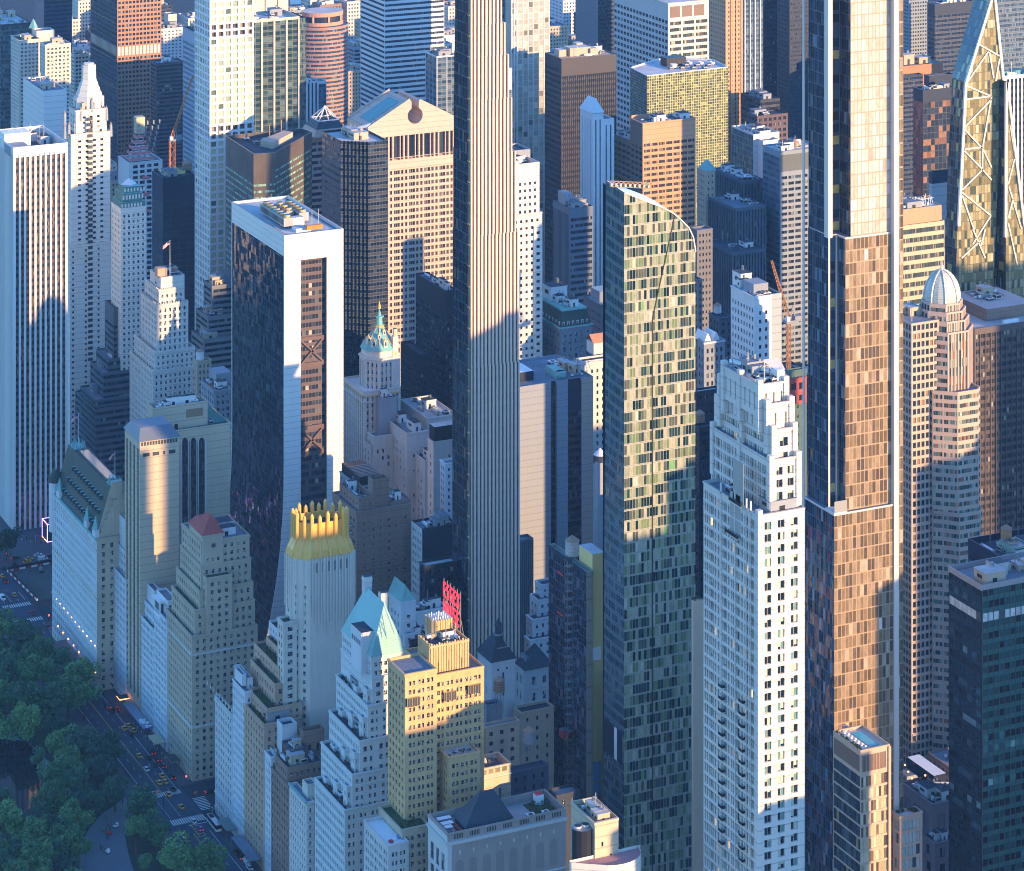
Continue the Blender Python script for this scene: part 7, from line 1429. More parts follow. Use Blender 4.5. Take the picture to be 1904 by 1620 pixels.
X = b.t(1700, 1401, 1449, 1360, v=250, sty=st('plain', wall('white_panels', (.66, .64, .62))), nsty=st('c', ALU, glass('yellow_blue_glass', [(0, (.06, .10, .12)), (.5, (.1, .15, .16)), (.85, (.3, .3, .14))], nx=1, fr=(.06, .04), frc=(.3, .33, .3), tilt=.04), bw=2.2, fh=4, m=.2, top=1), roof=ROOFD, par=3, clutter=8)
b.t(1692, 1419, 1449, v=262, d=8, sty=st('plain', CONC), z0=0)
b = B('office_building', 'grey banded office tower with louvred top left of the tallest glass tower', 'office')
X = b.t(1560, 1450, 1530, 1418, v=282, sty=st('p', wall('grey_bands', (.24, .28, .32), .7, .1), WIND, bw=5.4, fh=3.8, ww=.8, wh=.5, m=.8, top=15), nsty=st('c', wall('grey_bands', (.24, .28, .32)), GBLUE, bw=2.6, fh=3.8, m=.3, top=4), roof=ROOFL, clutter=6)
m = MB(); m.box(X[0] + .6, X[1], X[2] - .08, X[2] + .02, X[5] - 13, X[5] - 2.4, wall('dark_louvre', (.1, .12, .13), .5, .2)); b.part('louvre_panel', m); b.tank(SX(1477, 1570), 1570, X[5] - 1, 3, 3, .5)
b = B('office_building', 'old dark Deco block with vertical piers and white roof machines', 'office')
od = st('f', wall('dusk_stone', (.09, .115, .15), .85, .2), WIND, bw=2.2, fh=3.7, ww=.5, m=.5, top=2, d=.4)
b.t(1590, 1383, 1420, 1325, v=337, sty=od, roof=ROOF, clutter=10); b.t(1565, 1368, 1425, 1316, v=388, sty=od, roof=ROOF, clutter=4); b.t(1540, 1362, 1425, 1312, v=470, sty=od, roof=ROOFD)
b = B('office_building', 'narrow olive-brown block with turquoise roof behind the mosaic tower', 'office')
X = b.t(1600, 1312, 1330, 1296, v=318, sty=st('p', TAN, WIND, bw=3, fh=4, ww=.3, wh=.4), roof=COPPER); hip(b, 1312, 1330, 1300, 1600, 318, 6, COPPER, k=.1)
b = B('office_building', 'grey punched-window block and tan setback behind the mosaic tower edge', 'office')
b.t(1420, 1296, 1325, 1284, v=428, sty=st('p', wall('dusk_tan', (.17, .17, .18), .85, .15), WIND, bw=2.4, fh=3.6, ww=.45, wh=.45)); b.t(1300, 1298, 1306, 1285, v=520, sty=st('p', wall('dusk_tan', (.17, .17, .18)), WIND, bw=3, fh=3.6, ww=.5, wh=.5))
b = B('office_building', 'dim stone block with arched top storey and a small tapering water tank', 'office')
X = b.t(1335, 1338, 1362, 1318, v=592, sty=st('p', wall('dark_stone', (.08, .10, .13)), WIND, bw=3.6, fh=4, ww=.4, wh=.5), roof=ROOFD); b.tank(SX(1334, 1345), 1345, X[5] - 1, 2.1, 4, 1, CONC)
b = B('office_building', 'small classical building with colonnaded top floor and white pitched rooflights', 'office')
X = b.t(1285, 1309, 1348, 1297, v=636, sty=st('p', wall('blue_grey_stone', (.24, .28, .33), .85, .12), WIND, bw=2.5, fh=4.2, ww=.45, wh=.55, top=3), roof=ROOF)
for q in range(2): m = MB(); xx = X[0] + 1 + q * 5; m.prism([(xx, X[2] + 1.5), (xx + 4.4, X[2] + 1.5), (xx + 4.4, X[2] + 12), (xx, X[2] + 12)], X[5] - 1, X[5] + 3.4, WHITEP, pl2=[(xx + 1.8, X[2] + 1.5), (xx + 2.4, X[2] + 1.5), (xx + 2.4, X[2] + 12), (xx + 1.8, X[2] + 12)]); b.part('rooflight', m)
m = MB(); m.box(X[0] - .5, X[1], X[2] - .6, X[2], X[5] - 1.2, X[5] - .4, WHITEB); b.part('cornice', m); b.clutter(X[0] + 1, X[1], X[2] + 14, X[3], X[5] - 1, 4)
b = B('office_building', 'pale blue-white block with small square windows and grey roof plant', 'office')
X = b.t(1180, 1403, 1435, 1359, v=552, sty=st('p', WHITEB, WIND, bw=3., fh=4., ww=.4, wh=.45, m=1.4, top=6), nsty=st('p', WHITEB, WIND, bw=2.6, fh=4, ww=.4, wh=.5, m=.6, top=5), roof=ROOFD, par=1.5); b.tier(X[1] + .02, SX(1454, 1180), X[2] + .3, X[3], 0, X[5], st('plain', wall('blue_grey_party_wall', (.33, .39, .41), .8, .06, course=4.)), roof=ROOFD)
m = MB(); m.box(X[0] + 3, X[0] + 11, X[2] + 6, X[2] + 16, X[5] - 1.5, X[5] + 4, CONCG); b.part('bulkhead', m); b.units.append(('fan', X[0] + 6, X[2] + 1.5, X[5] - 1.5, 4, 3, 2.4)); b.units.append(('house', X[0] + 4, X[2] + 20, X[5] - 1.5, 6, 8, 7))
b = B('office_building', 'dark green-tiled block with lit upper windows squeezed beside the tallest glass tower', 'office')
b.t(1060, 1466, 1500, 1460, v=690, sty=st('p', wall('green_tile', (.07, .13, .12), .5, .1), WIN, bw=3, fh=4, ww=.4, wh=.4), roof=ROOFL); b.t(1058, 1466, 1500, 1460, v=705, sty=st('p', REDT, WIND, bw=4, fh=6, ww=.6, wh=.6, m=.6), z0=b.last[5] - 14)
b = B('office_building', 'low dark hall with a pale pitched roof behind the white stone crown', 'office')
X = b.t(1085, 1420, 1468, 1395, v=712, sty=st('plain', DARKW), par=.1); m = MB(); m.quads([[(X[0] - 1, X[2] - 1, X[5]), (X[1], X[2] - 1, X[5]), (X[1], X[2] + 9, X[5] + 7), (X[0] - 1, X[2] + 9, X[5] + 7)]], ROOFL); m.poly([(X[0] - 1, X[2] - 1, X[5]), (X[0] - 1, X[2] + 9, X[5] + 7), (X[0] - 1, X[2] + 9, X[5])], SLATE); b.part('pitched_roof', m)
# right edge of the picture
b = B('office_tower', 'pale ribbed office block with fans on its flat roof at the right edge', 'office')
X = b.t(1290, 1862, 1960, 1845, v=142, sty=st('f', WHITEB, GNAVY, bw=2.6, fh=3.9, ww=.66, m=.4, top=2, d=.5), roof=ROOFL, par=1.5)
for q in range(3): m = MB(); x = X[0] + 6 + q * 9; m.cyl(x, X[2] + 9, X[5] - 1.5, X[5] + 1, 3.4, 3.4, TEALR, 16, BLACKM); b.part('roof_fan', m)
b = B('office_tower', 'copper-brown ribbon office block with a planted setback and cluttered roof', 'office')
oc_ = st('r', wall('copper_bands', (.42, .26, .15), .5, .1), glass('copper_ribbon', [(0, (.10, .06, .035)), (.6, (.15, .09, .05)), (.9, (.05, .04, .04))], nx=2, fr=(.05, .04), frc=(.3, .19, .1), tilt=.02), bw=2.4, fh=4.4, wh=.55, sill=.3, m=.3, top=7)
X = b.t(1195, 1672, 1751, v=391, d=20, sty=oc_, roof=ROOFL, par=.6, clutter=14); b.t(1193, 1672, 1756, v=421, d=22, sty=dict(oc_, wm=wall('copper_cream_bands', (.52, .40, .26), .6, .1), gm=T49W, top=1.5), roof=LEAFM)
m = MB()
for q in range(9): m.bar((X[0] + 12 + q * 1.4, X[2] + 5, X[5] - .6), (X[0] + 12 + q * 1.4, X[2] + 5 + q % 3, X[5] + 3 + q % 2), .12, WHITEP)
m.bar((X[0] + 12, X[2] + 5, X[5] + 2.4), (X[0] + 24, X[2] + 6, X[5] + 2.4), .12, WHITEP); b.part('antenna_frame', m)
b = B('office_building', 'dark brown reflective block with a white mast frame on the roof', 'office')
DBG = glass('brown_mirror_glass', [(0, (.02, .03, .05)), (.5, (.03, .045, .07)), (.8, (.2, .1, .06)), (.92, (.28, .15, .08))], nx=1, fr=(.04, .04), frc=(.03, .04, .05), tilt=.05)
X = b.t(1560, 1716, 1775, 1698, v=168, sty=st('c', NAVY, DBG, bw=3, fh=4, m=.3, top=8), roof=ROOF, clutter=4); b.t(1575, 1728, 1775, 1718, v=142, sty=st('plain', NAVY), z0=X[5] - 2, roof=wall('tan_roof_deck', (.46, .36, .29)))
b = B('office_building', 'orange-topped brick block with rooftop plant behind the brown mirrored block', 'office')
X = b.t(1950, 1674, 1753, v=124, d=24, sty=st('p', wall('rust_red_brick', (.45, .2, .11), .7, .12), WIND, bw=3, fh=3.8, ww=.4, wh=.5, top=7), roof=ROOF, par=.6); b.units += [('house', X[0] + 6, X[2] + 4, X[5], 10, 8, 8), ('house', X[0] + 20, X[2] + 3, X[5], 11, 9, 5)]
b.t(1944, 1674, 1716, v=142, d=6, sty=st('c', NAVY, GNAVY, bw=3, fh=3.8, m=.2))
b = B('office_building', 'two-tone grey block with blank pale side wall beside the braced spire tower', 'office')
X = b.t(1340, 1733, 1790, 1727, v=322, sty=st('plain', wall('pale_grey_metal', (.36, .38, .41), .6, .05, course=5)), roof=ROOFL, clutter=3); b.tier(X[0] - .1, X[1], X[2] - .2, X[3], X[5] - 6, X[5] + .2, st('plain', NAVY), par=1.2, roof=ROOFL)
b = B('office_tower', 'pale gridded apartment tower at the top edge left of the navy glass slab', 'apartments')
b.t(2180, 1690, 1725, 1675, v=-40, sty=st('p', wall('grey_bands', (.24, .28, .32)), WIND, bw=2.6, fh=3.3, ww=.6, wh=.5))
b = B('office_tower', 'broad navy glass slab with rounded corner behind the braced spire tower', 'office')
b.t(2120, 1738, 1812, 1724, v=8, sty=st('c', NAVY, GNAVY, bw=3, fh=4, m=.3, top=10))
b = B('office_tower', 'tall blue glass tower filling the top right corner', 'office')
b.t(1900, 1853, 1990, 1840, v=-60, sty=st('c', NAVY, GBLUE, bw=2.6, fh=4, m=.3))

# ------------------------------------------------------------------ braced tapering spire tower
b = B('residential_tower', 'tapering spire tower with white diagonal bracing over gold-lit glass', 'tower')
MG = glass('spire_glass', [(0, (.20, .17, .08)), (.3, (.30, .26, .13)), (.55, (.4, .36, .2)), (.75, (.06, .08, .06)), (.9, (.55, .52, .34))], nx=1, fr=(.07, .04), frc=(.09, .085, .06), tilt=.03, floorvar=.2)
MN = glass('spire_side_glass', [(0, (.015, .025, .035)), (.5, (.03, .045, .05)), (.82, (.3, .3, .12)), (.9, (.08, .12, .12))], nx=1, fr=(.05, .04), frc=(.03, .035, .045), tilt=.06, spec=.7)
E0 = 1215.
def ring(uc, ul, ur, v, E): x0 = SX(uc, E); return (x0, SX(ur, E), E, EY(ul, x0), ZV(v, x0, E))
def spire(rings):
    wl = MB()
    r0 = list(rings[0]); r0[4] = 0.; rs = [r0] + [list(r) for r in rings]
    for A_, C_ in zip(rs[:-1], rs[1:]):
        q = [(A_[0], A_[2], A_[4]), (A_[1], A_[2], A_[4]), (C_[1], C_[2], C_[4]), (C_[0], C_[2], C_[4])]
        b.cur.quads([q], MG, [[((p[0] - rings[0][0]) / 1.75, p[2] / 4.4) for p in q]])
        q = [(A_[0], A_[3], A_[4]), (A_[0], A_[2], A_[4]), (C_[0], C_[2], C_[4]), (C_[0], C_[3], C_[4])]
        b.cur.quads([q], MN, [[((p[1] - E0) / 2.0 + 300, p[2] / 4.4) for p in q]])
        wl.quads([[(A_[1], A_[2], A_[4]), (A_[1], A_[3], A_[4]), (C_[1], C_[3], C_[4]), (C_[1], C_[2], C_[4])], [(A_[1], A_[3], A_[4]), (A_[0], A_[3], A_[4]), (C_[0], C_[3], C_[4]), (C_[1], C_[3], C_[4])]], NAVY)
    T = rs[-1]; wl.quads([[(T[0], T[2], T[4]), (T[1], T[2], T[4]), (T[1], T[3], T[4]), (T[0], T[3], T[4])]], NAVY)
    b.part('rear_wall', wl); b.box((rings[0][0], rings[0][1], rings[0][2], rings[0][3], 0, rings[0][4])); b.box((rings[-1][0], rings[-1][1], rings[-1][2], rings[-1][3], 0, rings[-1][4]))
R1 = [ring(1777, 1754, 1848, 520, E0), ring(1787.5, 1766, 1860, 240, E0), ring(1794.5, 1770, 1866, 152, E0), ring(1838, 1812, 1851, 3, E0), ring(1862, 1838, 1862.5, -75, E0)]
spire(R1)
E1 = E0 - 6
R2 = [ring(1870, 1846, 1912, 520, E1), ring(1870.5, 1846, 1904.5, 420, E1), ring(1870.8, 1847, 1873, 152, E1)]
spire(R2)
BRW = wall('white_bracing', (.72, .66, .55), .5, .05)
zq = lambda p: (1424 + p[0] / 3.856, p[1] / 3.856)
segs = [((1615, 0), (1430, 600)), ((1640, 0), (1700, 580)), ((1430, 600), (1380, 1620)), ((1520, 315), (1670, 400)), ((1592, 370), (1440, 590)), ((1600, 375), (1630, 560)), ((1672, 420), (1645, 580)), ((1435, 615), (1615, 690)), ((1430, 712), (1615, 690)), ((1615, 710), (1428, 905)), ((1615, 690), (1550, 1060)), ((1425, 930), (1545, 1060)), ((1425, 1070), (1550, 1055)), ((1420, 1080), (1550, 1215)), ((1550, 1060), (1615, 1200)), ((1550, 1215), (1405, 1360)), ((1550, 1215), (1615, 1290)), ((1405, 1380), (1610, 1545)), ((1550, 1060), (1550, 1225)), ((1405, 1400), (1490, 1650)), ((1610, 1545), (1480, 1750)), ((1400, 1850), (1540, 1720)), ((1480, 1640), (1570, 1850)), ((1570, 1640), (1540, 1760))]
def brace(segs, E, w_=.55):
    for p, q in segs:
        (u0, v0), (u1, v1) = zq(p), zq(q); a, c = (SX(u0, E), E - .25, ZV(v0, SX(u0, E), E)), (SX(u1, E), E - .25, ZV(v1, SX(u1, E), E)); m = MB(); m.bar(a, c, w_, BRW); b.part('brace', m)
brace(segs[:3], E0, .95); brace(segs[3:], E0, .5)
brace([((1722, 590), (1715, 1700)), ((1725, 590), (1850, 1620))], E1, .9)
brace([((1750, 900), (1785, 1130)), ((1780, 1140), (1735, 1320)), ((1740, 1340), (1830, 1640)), ((1770, 1420), (1735, 1560)), ((1735, 1600), (1800, 1900))], E1, .45)

# ------------------------------------------------------------------ cranes
def crane(name, label, x, y, z0, zc, jib, mat, mw=1.0):
    e = link(name, None); e.location = (x, y, z0); tag(e, label, 'crane'); base = (x, y, z0)
    m = MB(); n_ = int((zc - z0) / 3)
    for sx_ in (-mw, mw):
        for sy in (-mw, mw): m.bar((x + sx_, y + sy, z0), (x + sx_, y + sy, zc), .22, mat)
    for k in range(n_):
        z_ = z0 + k * (zc - z0) / n_; s_ = mw if k % 2 else -mw; h_ = (zc - z0) / n_
        for pa, pb in (((x - s_, y - mw), (x + s_, y - mw)), ((x - mw, y - s_), (x - mw, y + s_))): m.bar((*pa, z_), (*pb, z_ + h_), .14, mat)
    m.build('mast', e, base)
    m = MB(); m.box(x - 2.2, x + 5, y - 2, y + 2, zc, zc + 1.2, CONCG); m.box(x + 3, x + 7, y - 1.6, y + 1.6, zc + .4, zc + 3, CONCG); m.box(x - 2, x - .4, y - 2.4, y - .4, zc + 1.2, zc + 3.4, WHITEP); m.bar((x + 1, y, zc + 1), (x + 2.5, y, zc + 8), .3, CONCG); m.bar((x + 4, y, zc + 1), (x + 2.5, y, zc + 8), .3, CONCG); m.build('cab', e, base)
    m = MB(); a, c = Vector((x, y, zc + 1.5)), Vector(jib); d = (c - a); up = Vector((0, 0, 1)).cross(d).cross(d).normalized() * -1; sd_ = d.cross(up).normalized(); n_ = 16
    for i in range(n_):
        f0, f1 = i / n_, (i + 1) / n_; w0 = 1.1 * (1 - .6 * f0); w1 = 1.1 * (1 - .6 * f1)
        A_ = [a + d * f0 + sd_ * w0, a + d * f0 - sd_ * w0, a + d * f0 + up * w0 * 1.6]; C_ = [a + d * f1 + sd_ * w1, a + d * f1 - sd_ * w1, a + d * f1 + up * w1 * 1.6]
        for p, q in zip(A_, C_): m.bar(p, q, .2, mat)
        m.bar(A_[0], C_[2], .12, mat); m.bar(A_[1], C_[2], .12, mat); m.bar(A_[0], C_[1], .12, mat)
    m.build('jib', e, base); return e
E_ = 1900; xk = SX(320, E_)
crane('tower_crane', 'orange lattice tower crane with raised jib beside the copper tower', xk, E_, 0, ZV(262, xk, E_), (SX(359, E_ + 5), E_ + 5, ZV(148, xk, E_)), ORNG, 1.6)
E_ = 1240; xk = SX(1466, E_)
crane('tower_crane', 'small rust crane working low behind the pale blue-white block', xk, E_, 0, ZV(600, xk, E_), (SX(1434, E_ + 10), E_ + 10, ZV(492, xk, E_)), wall('rust_steel', (.36, .17, .07), .7, .25), .8)
# ------------------------------------------------------------------ ground, streets, park
def sheet(name, pts, z, m, kind='structure'):
    mb = MB(); mb.poly([(*p, z) for p in pts], m); o = mb.build(name); tag(o, kind=kind); return o
def rc_(x0, x1, y0, y1): return [(x0, y0), (x1, y0), (x1, y1), (x0, y1)]
ASPH = wall('asphalt', (.05, .066, .095), .85, .25); PAVE = wall('pavement_slabs', (.115, .125, .145), .85, .25, course=50); PAINT = wall('road_paint', (.68, .68, .66), .7, .15); YPAINT = wall('yellow_paint', (.6, .42, .08), .7, .15)
SOIL = wall('park_soil', (.035, .05, .028), .95, .5); PATHM = wall('park_drive', (.16, .17, .19), .9, .2); POND = wall('pond_water', (.006, .010, .016), .05, .3)
sheet('ground', rc_(-2500, 6500, -800, 4500), 0, wall('city_ground', (.04, .05, .065), .9, .4))
sheet('road', rc_(399, 417.5, 300, 2600), .008, ASPH)
AVES = [(1196, 1222), (1484, 1516), (1628, 1648), (1776, 1800), (1900, 1920), (2035, 2060), (2240, 2268), (958, 984), (700, 740)]
STS = [(484, 502), (563, 593), (654, 672), (733, 751), (812, 830), (891, 909), (970, 988), (1049, 1067), (1128, 1146), (1207, 1225), (1286, 1304), (1365, 1383), (1444, 1462)]
ys = sorted(AVES); ycut = [(300, ys[0][0])] + [(a[1], c[0]) for a, c in zip(ys[:-1], ys[1:])] + [(ys[-1][1], 2900)]
xcut = [(420.5, STS[0][0])] + [(a[1], c[0]) for a, c in zip(STS[:-1], STS[1:])]
for i, (xa, xb) in enumerate(xcut):
    for (ya, yb) in ycut:
        if i == 0 and ya > 1400 and yb < 1600: continue
        if i == 0 and ya < 1300 < yb: yb = 1440
        mb = MB(); mb.box(xa + (0 if i == 0 else 4) - (3 if i == 0 else 0), xb - 4, ya + 4, yb - 4, 0, .14, PAVE); tag(mb.build('pavement'), kind='structure')
mb = MB(); mb.box(392, 399, 300, 1470, 0, .14, PAVE); tag(mb.build('pavement'), kind='structure')
sheet('pavement', rc_(416, 560, 1512, 1628), .016, PAVE)
sheet('park_lawn', rc_(-800, 392, 300, 2600), .012, SOIL)
def px(pts, z=0): return [PZ(u, v, z) for u, v in pts]
sheet('pond', px([(-120, 1385), (-20, 1372), (45, 1378), (75, 1402), (82, 1440), (60, 1500), (-20, 1560), (-160, 1560)]), .03, POND)
sheet('park_path', px([(150, 1640), (140, 1600), (163, 1545), (190, 1512), (214, 1498), (236, 1478), (262, 1490), (240, 1528), (232, 1552), (238, 1585), (250, 1625), (262, 1660), (170, 1670)]), .03, PATHM)
sheet('park_path', px([(-40, 1340), (0, 1352), (60, 1388), (95, 1420), (100, 1430), (90, 1432), (40, 1392), (-40, 1365)]), .028, PATHM)
MK = MB()
def mark(xa, xb, ya, yb, m=PAINT): MK.quads([[(xa, ya, .016), (xb, ya, .016), (xb, yb, .016), (xa, yb, .016)]], m)
for ya, yb in ((1020, 1180), (1224, 1436), (1470, 1482)):
    mark(407.7, 407.85, ya, yb, YPAINT); mark(408.1, 408.25, ya, yb, YPAINT); mark(400.9, 401.1, ya, yb); mark(415.2, 415.4, ya, yb)
    for k in range(int((yb - ya) / 9)):
        for x in (404.4, 411.8): mark(x, x + .15, ya + k * 9, ya + k * 9 + 3)
def zebra_y(xa, xb, ya, yb, n):
    for k in range(n): x = xa + (xb - xa) * k / n; mark(x, x + (xb - xa) / n * .5, ya, yb)
zebra_y(402.5, 416.5, 1219.5, 1223.8, 14); zebra_y(402.5, 418, 1190.5, 1196, 15); zebra_y(402, 417, 1462, 1466.5, 13); zebra_y(402, 417, 1440, 1444.5, 13)
mark(399.8, 407.5, 1226, 1226.5); mark(408.5, 417, 1187.6, 1188.1); mark(399.8, 408, 1437.5, 1438)
for k in range(9): mark(418.4, 419.5 + 4.5, 1199.6 + k * 1.5, 1200.1 + k * 1.5)
for k in range(5): MK.quads([[(409.5, 1176 + k * 2.6, .016), (412.2, 1176 + k * 2.6, .016), (412.2, 1176.35 + k * 2.6, .016), (409.5, 1176.35 + k * 2.6, .016)]], YPAINT)
mark(409.3, 409.55, 1176, 1189, YPAINT); mark(412.1, 412.35, 1176, 1189, YPAINT)
for k in range(11):
    for x in (403.4, 408.0): mark(x, x + .2, 1198 + k * 2, 1199 + k * 2)
o = MK.build('road_markings'); tag(o, kind='structure')
sheet('river', [(SX(540, 3090), 3090), (SX(690, 3090), 3090), (SX(720, 3700), 3700), (SX(520, 3700), 3700)], .02, wall('river_water', (.05, .10, .15), .3, .2))

# ------------------------------------------------------------------ trees
random.seed(7)
def leaf_mat(name, c0, c1):
    m, nt, p = nodes(name); g = G(nt); oi = g.n('ShaderNodeObjectInfo'); tc = g.n('ShaderNodeTexCoord')
    n = g.n('ShaderNodeTexNoise'); n.inputs['Scale'].default_value = 2.6; n.inputs['Detail'].default_value = 4; g.l(tc.outputs['Object'], n.inputs['Vector'])
    f = g.m('MULTIPLY_ADD', n.outputs[0], 2.0, -.55); f2 = g.m('ADD', f, g.m('MULTIPLY_ADD', oi.outputs['Random'], .7, -.35)); c = g.n('ShaderNodeClamp'); g.l(f2, c.inputs[0])
    g.l(g.mix(c.outputs[0], c0, c1), p.inputs['Base Color']); p.inputs['Roughness'].default_value = .75; return m
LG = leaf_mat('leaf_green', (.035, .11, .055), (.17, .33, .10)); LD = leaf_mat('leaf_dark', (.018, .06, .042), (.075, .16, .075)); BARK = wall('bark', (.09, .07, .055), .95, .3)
def crown(seed, mt, n=2600):
    r = np.random.default_rng(seed); nb = 15; P = []
    cs = r.normal(size=(nb, 3)); cs /= np.linalg.norm(cs, axis=1)[:, None]; cs *= r.uniform(.3, .78, nb)[:, None]; cs[:, 2] *= .8; rad = r.uniform(.24, .42, nb)
    k = r.integers(0, nb, n); d = r.normal(size=(n, 3)); d /= np.linalg.norm(d, axis=1)[:, None]
    c = cs[k] + d * (rad[k] * r.uniform(.55, 1.08, n) ** .6)[:, None]
    a = r.normal(size=(n, 3)); a /= np.linalg.norm(a, axis=1)[:, None]; q = np.cross(a, r.normal(size=(n, 3))); q /= np.linalg.norm(q, axis=1)[:, None]
    s1 = r.uniform(.035, .075, n)[:, None]; s2 = r.uniform(.03, .06, n)[:, None]
    mb = MB(); mb.quads(np.stack([c - a * s1, c - q * s2, c + a * s1, c + q * s2], 1), mt); o = mb.build('crown'); me = o.data; bpy.data.objects.remove(o); return me
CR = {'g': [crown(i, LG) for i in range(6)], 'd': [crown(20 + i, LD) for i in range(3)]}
tm = MB(); tm.cyl(0, 0, 0, 1.1, .06, .035, BARK, 7)
for q in range(5): a = q * 1.3; tm.bar((0, 0, .62 + q * .07), (.5 * math.cos(a), .5 * math.sin(a), 1.15 + q * .06), .018, BARK, 5)
o = tm.build('trunk'); TRUNK = o.data; bpy.data.objects.remove(o)
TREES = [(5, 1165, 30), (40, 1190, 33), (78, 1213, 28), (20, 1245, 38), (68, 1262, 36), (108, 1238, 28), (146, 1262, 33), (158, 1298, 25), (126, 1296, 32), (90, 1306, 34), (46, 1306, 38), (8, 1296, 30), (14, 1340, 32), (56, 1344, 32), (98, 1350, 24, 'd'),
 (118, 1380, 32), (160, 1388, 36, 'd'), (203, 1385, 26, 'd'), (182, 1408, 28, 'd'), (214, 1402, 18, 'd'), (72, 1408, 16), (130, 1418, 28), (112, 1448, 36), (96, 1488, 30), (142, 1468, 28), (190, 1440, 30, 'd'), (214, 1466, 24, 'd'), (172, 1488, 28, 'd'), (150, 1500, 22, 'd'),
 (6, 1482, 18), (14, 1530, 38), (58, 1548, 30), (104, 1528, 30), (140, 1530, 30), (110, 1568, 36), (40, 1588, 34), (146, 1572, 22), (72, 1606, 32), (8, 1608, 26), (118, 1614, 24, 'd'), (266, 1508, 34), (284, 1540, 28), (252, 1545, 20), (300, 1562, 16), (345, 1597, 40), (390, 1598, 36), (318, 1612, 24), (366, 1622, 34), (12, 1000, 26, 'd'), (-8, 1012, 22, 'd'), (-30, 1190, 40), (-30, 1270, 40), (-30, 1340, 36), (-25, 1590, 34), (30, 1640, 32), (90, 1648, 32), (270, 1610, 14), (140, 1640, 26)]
for i, T in enumerate(TREES):
    u, v, rp = T[:3]; k = T[3] if len(T) > 3 else 'g'; x, y = PZ(u, v, 10.5); r = rp / F * DEP(x, y) * 1.22
    t = link('tree', None); t.location = (x, y, 0); t.rotation_euler = (0, 0, random.uniform(0, 6.3))
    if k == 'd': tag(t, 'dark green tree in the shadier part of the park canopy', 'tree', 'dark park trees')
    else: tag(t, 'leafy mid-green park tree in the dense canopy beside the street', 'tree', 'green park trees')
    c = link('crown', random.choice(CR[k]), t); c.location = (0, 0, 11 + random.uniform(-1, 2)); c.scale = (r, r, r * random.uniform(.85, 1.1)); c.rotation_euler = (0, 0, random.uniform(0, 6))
    q = link('trunk', TRUNK, t); q.scale = (7.5, 7.5, 10)

# ------------------------------------------------------------------ vehicles (length along local +Y = front)
TYRE = wall('tyre', (.015, .015, .015), .9, .2); CGL = wall('car_glass', (.012, .016, .02), .08, .2); HEADL = glow('headlamp', (.5, .5, .48), .0); TAILL = glow('tail_lamp', (1., .02, .02), .8)
def paint(name, c): m = wall(name, c, .3, .06, spec=.6); return m
def profile(mb, pts, w0, w1, m, zc=None):
    """side outline extruded across, narrowing from w0 at the sill to w1 at the roof"""
    zs = [p[1] for p in pts]; zl, zh = min(zs), max(zs); hw = lambda z: w0 + (w1 - w0) * max(0, (z - zl) / (zh - zl)) ** 2
    L_ = [(-hw(z), y, z) for y, z in pts]; R_ = [(hw(z), y, z) for y, z in pts]; n = len(pts)
    mb.poly(L_[::-1], m); mb.poly(R_, m); mb.quads([[R_[i], L_[i], L_[(i + 1) % n], R_[(i + 1) % n]] for i in range(n)], m)
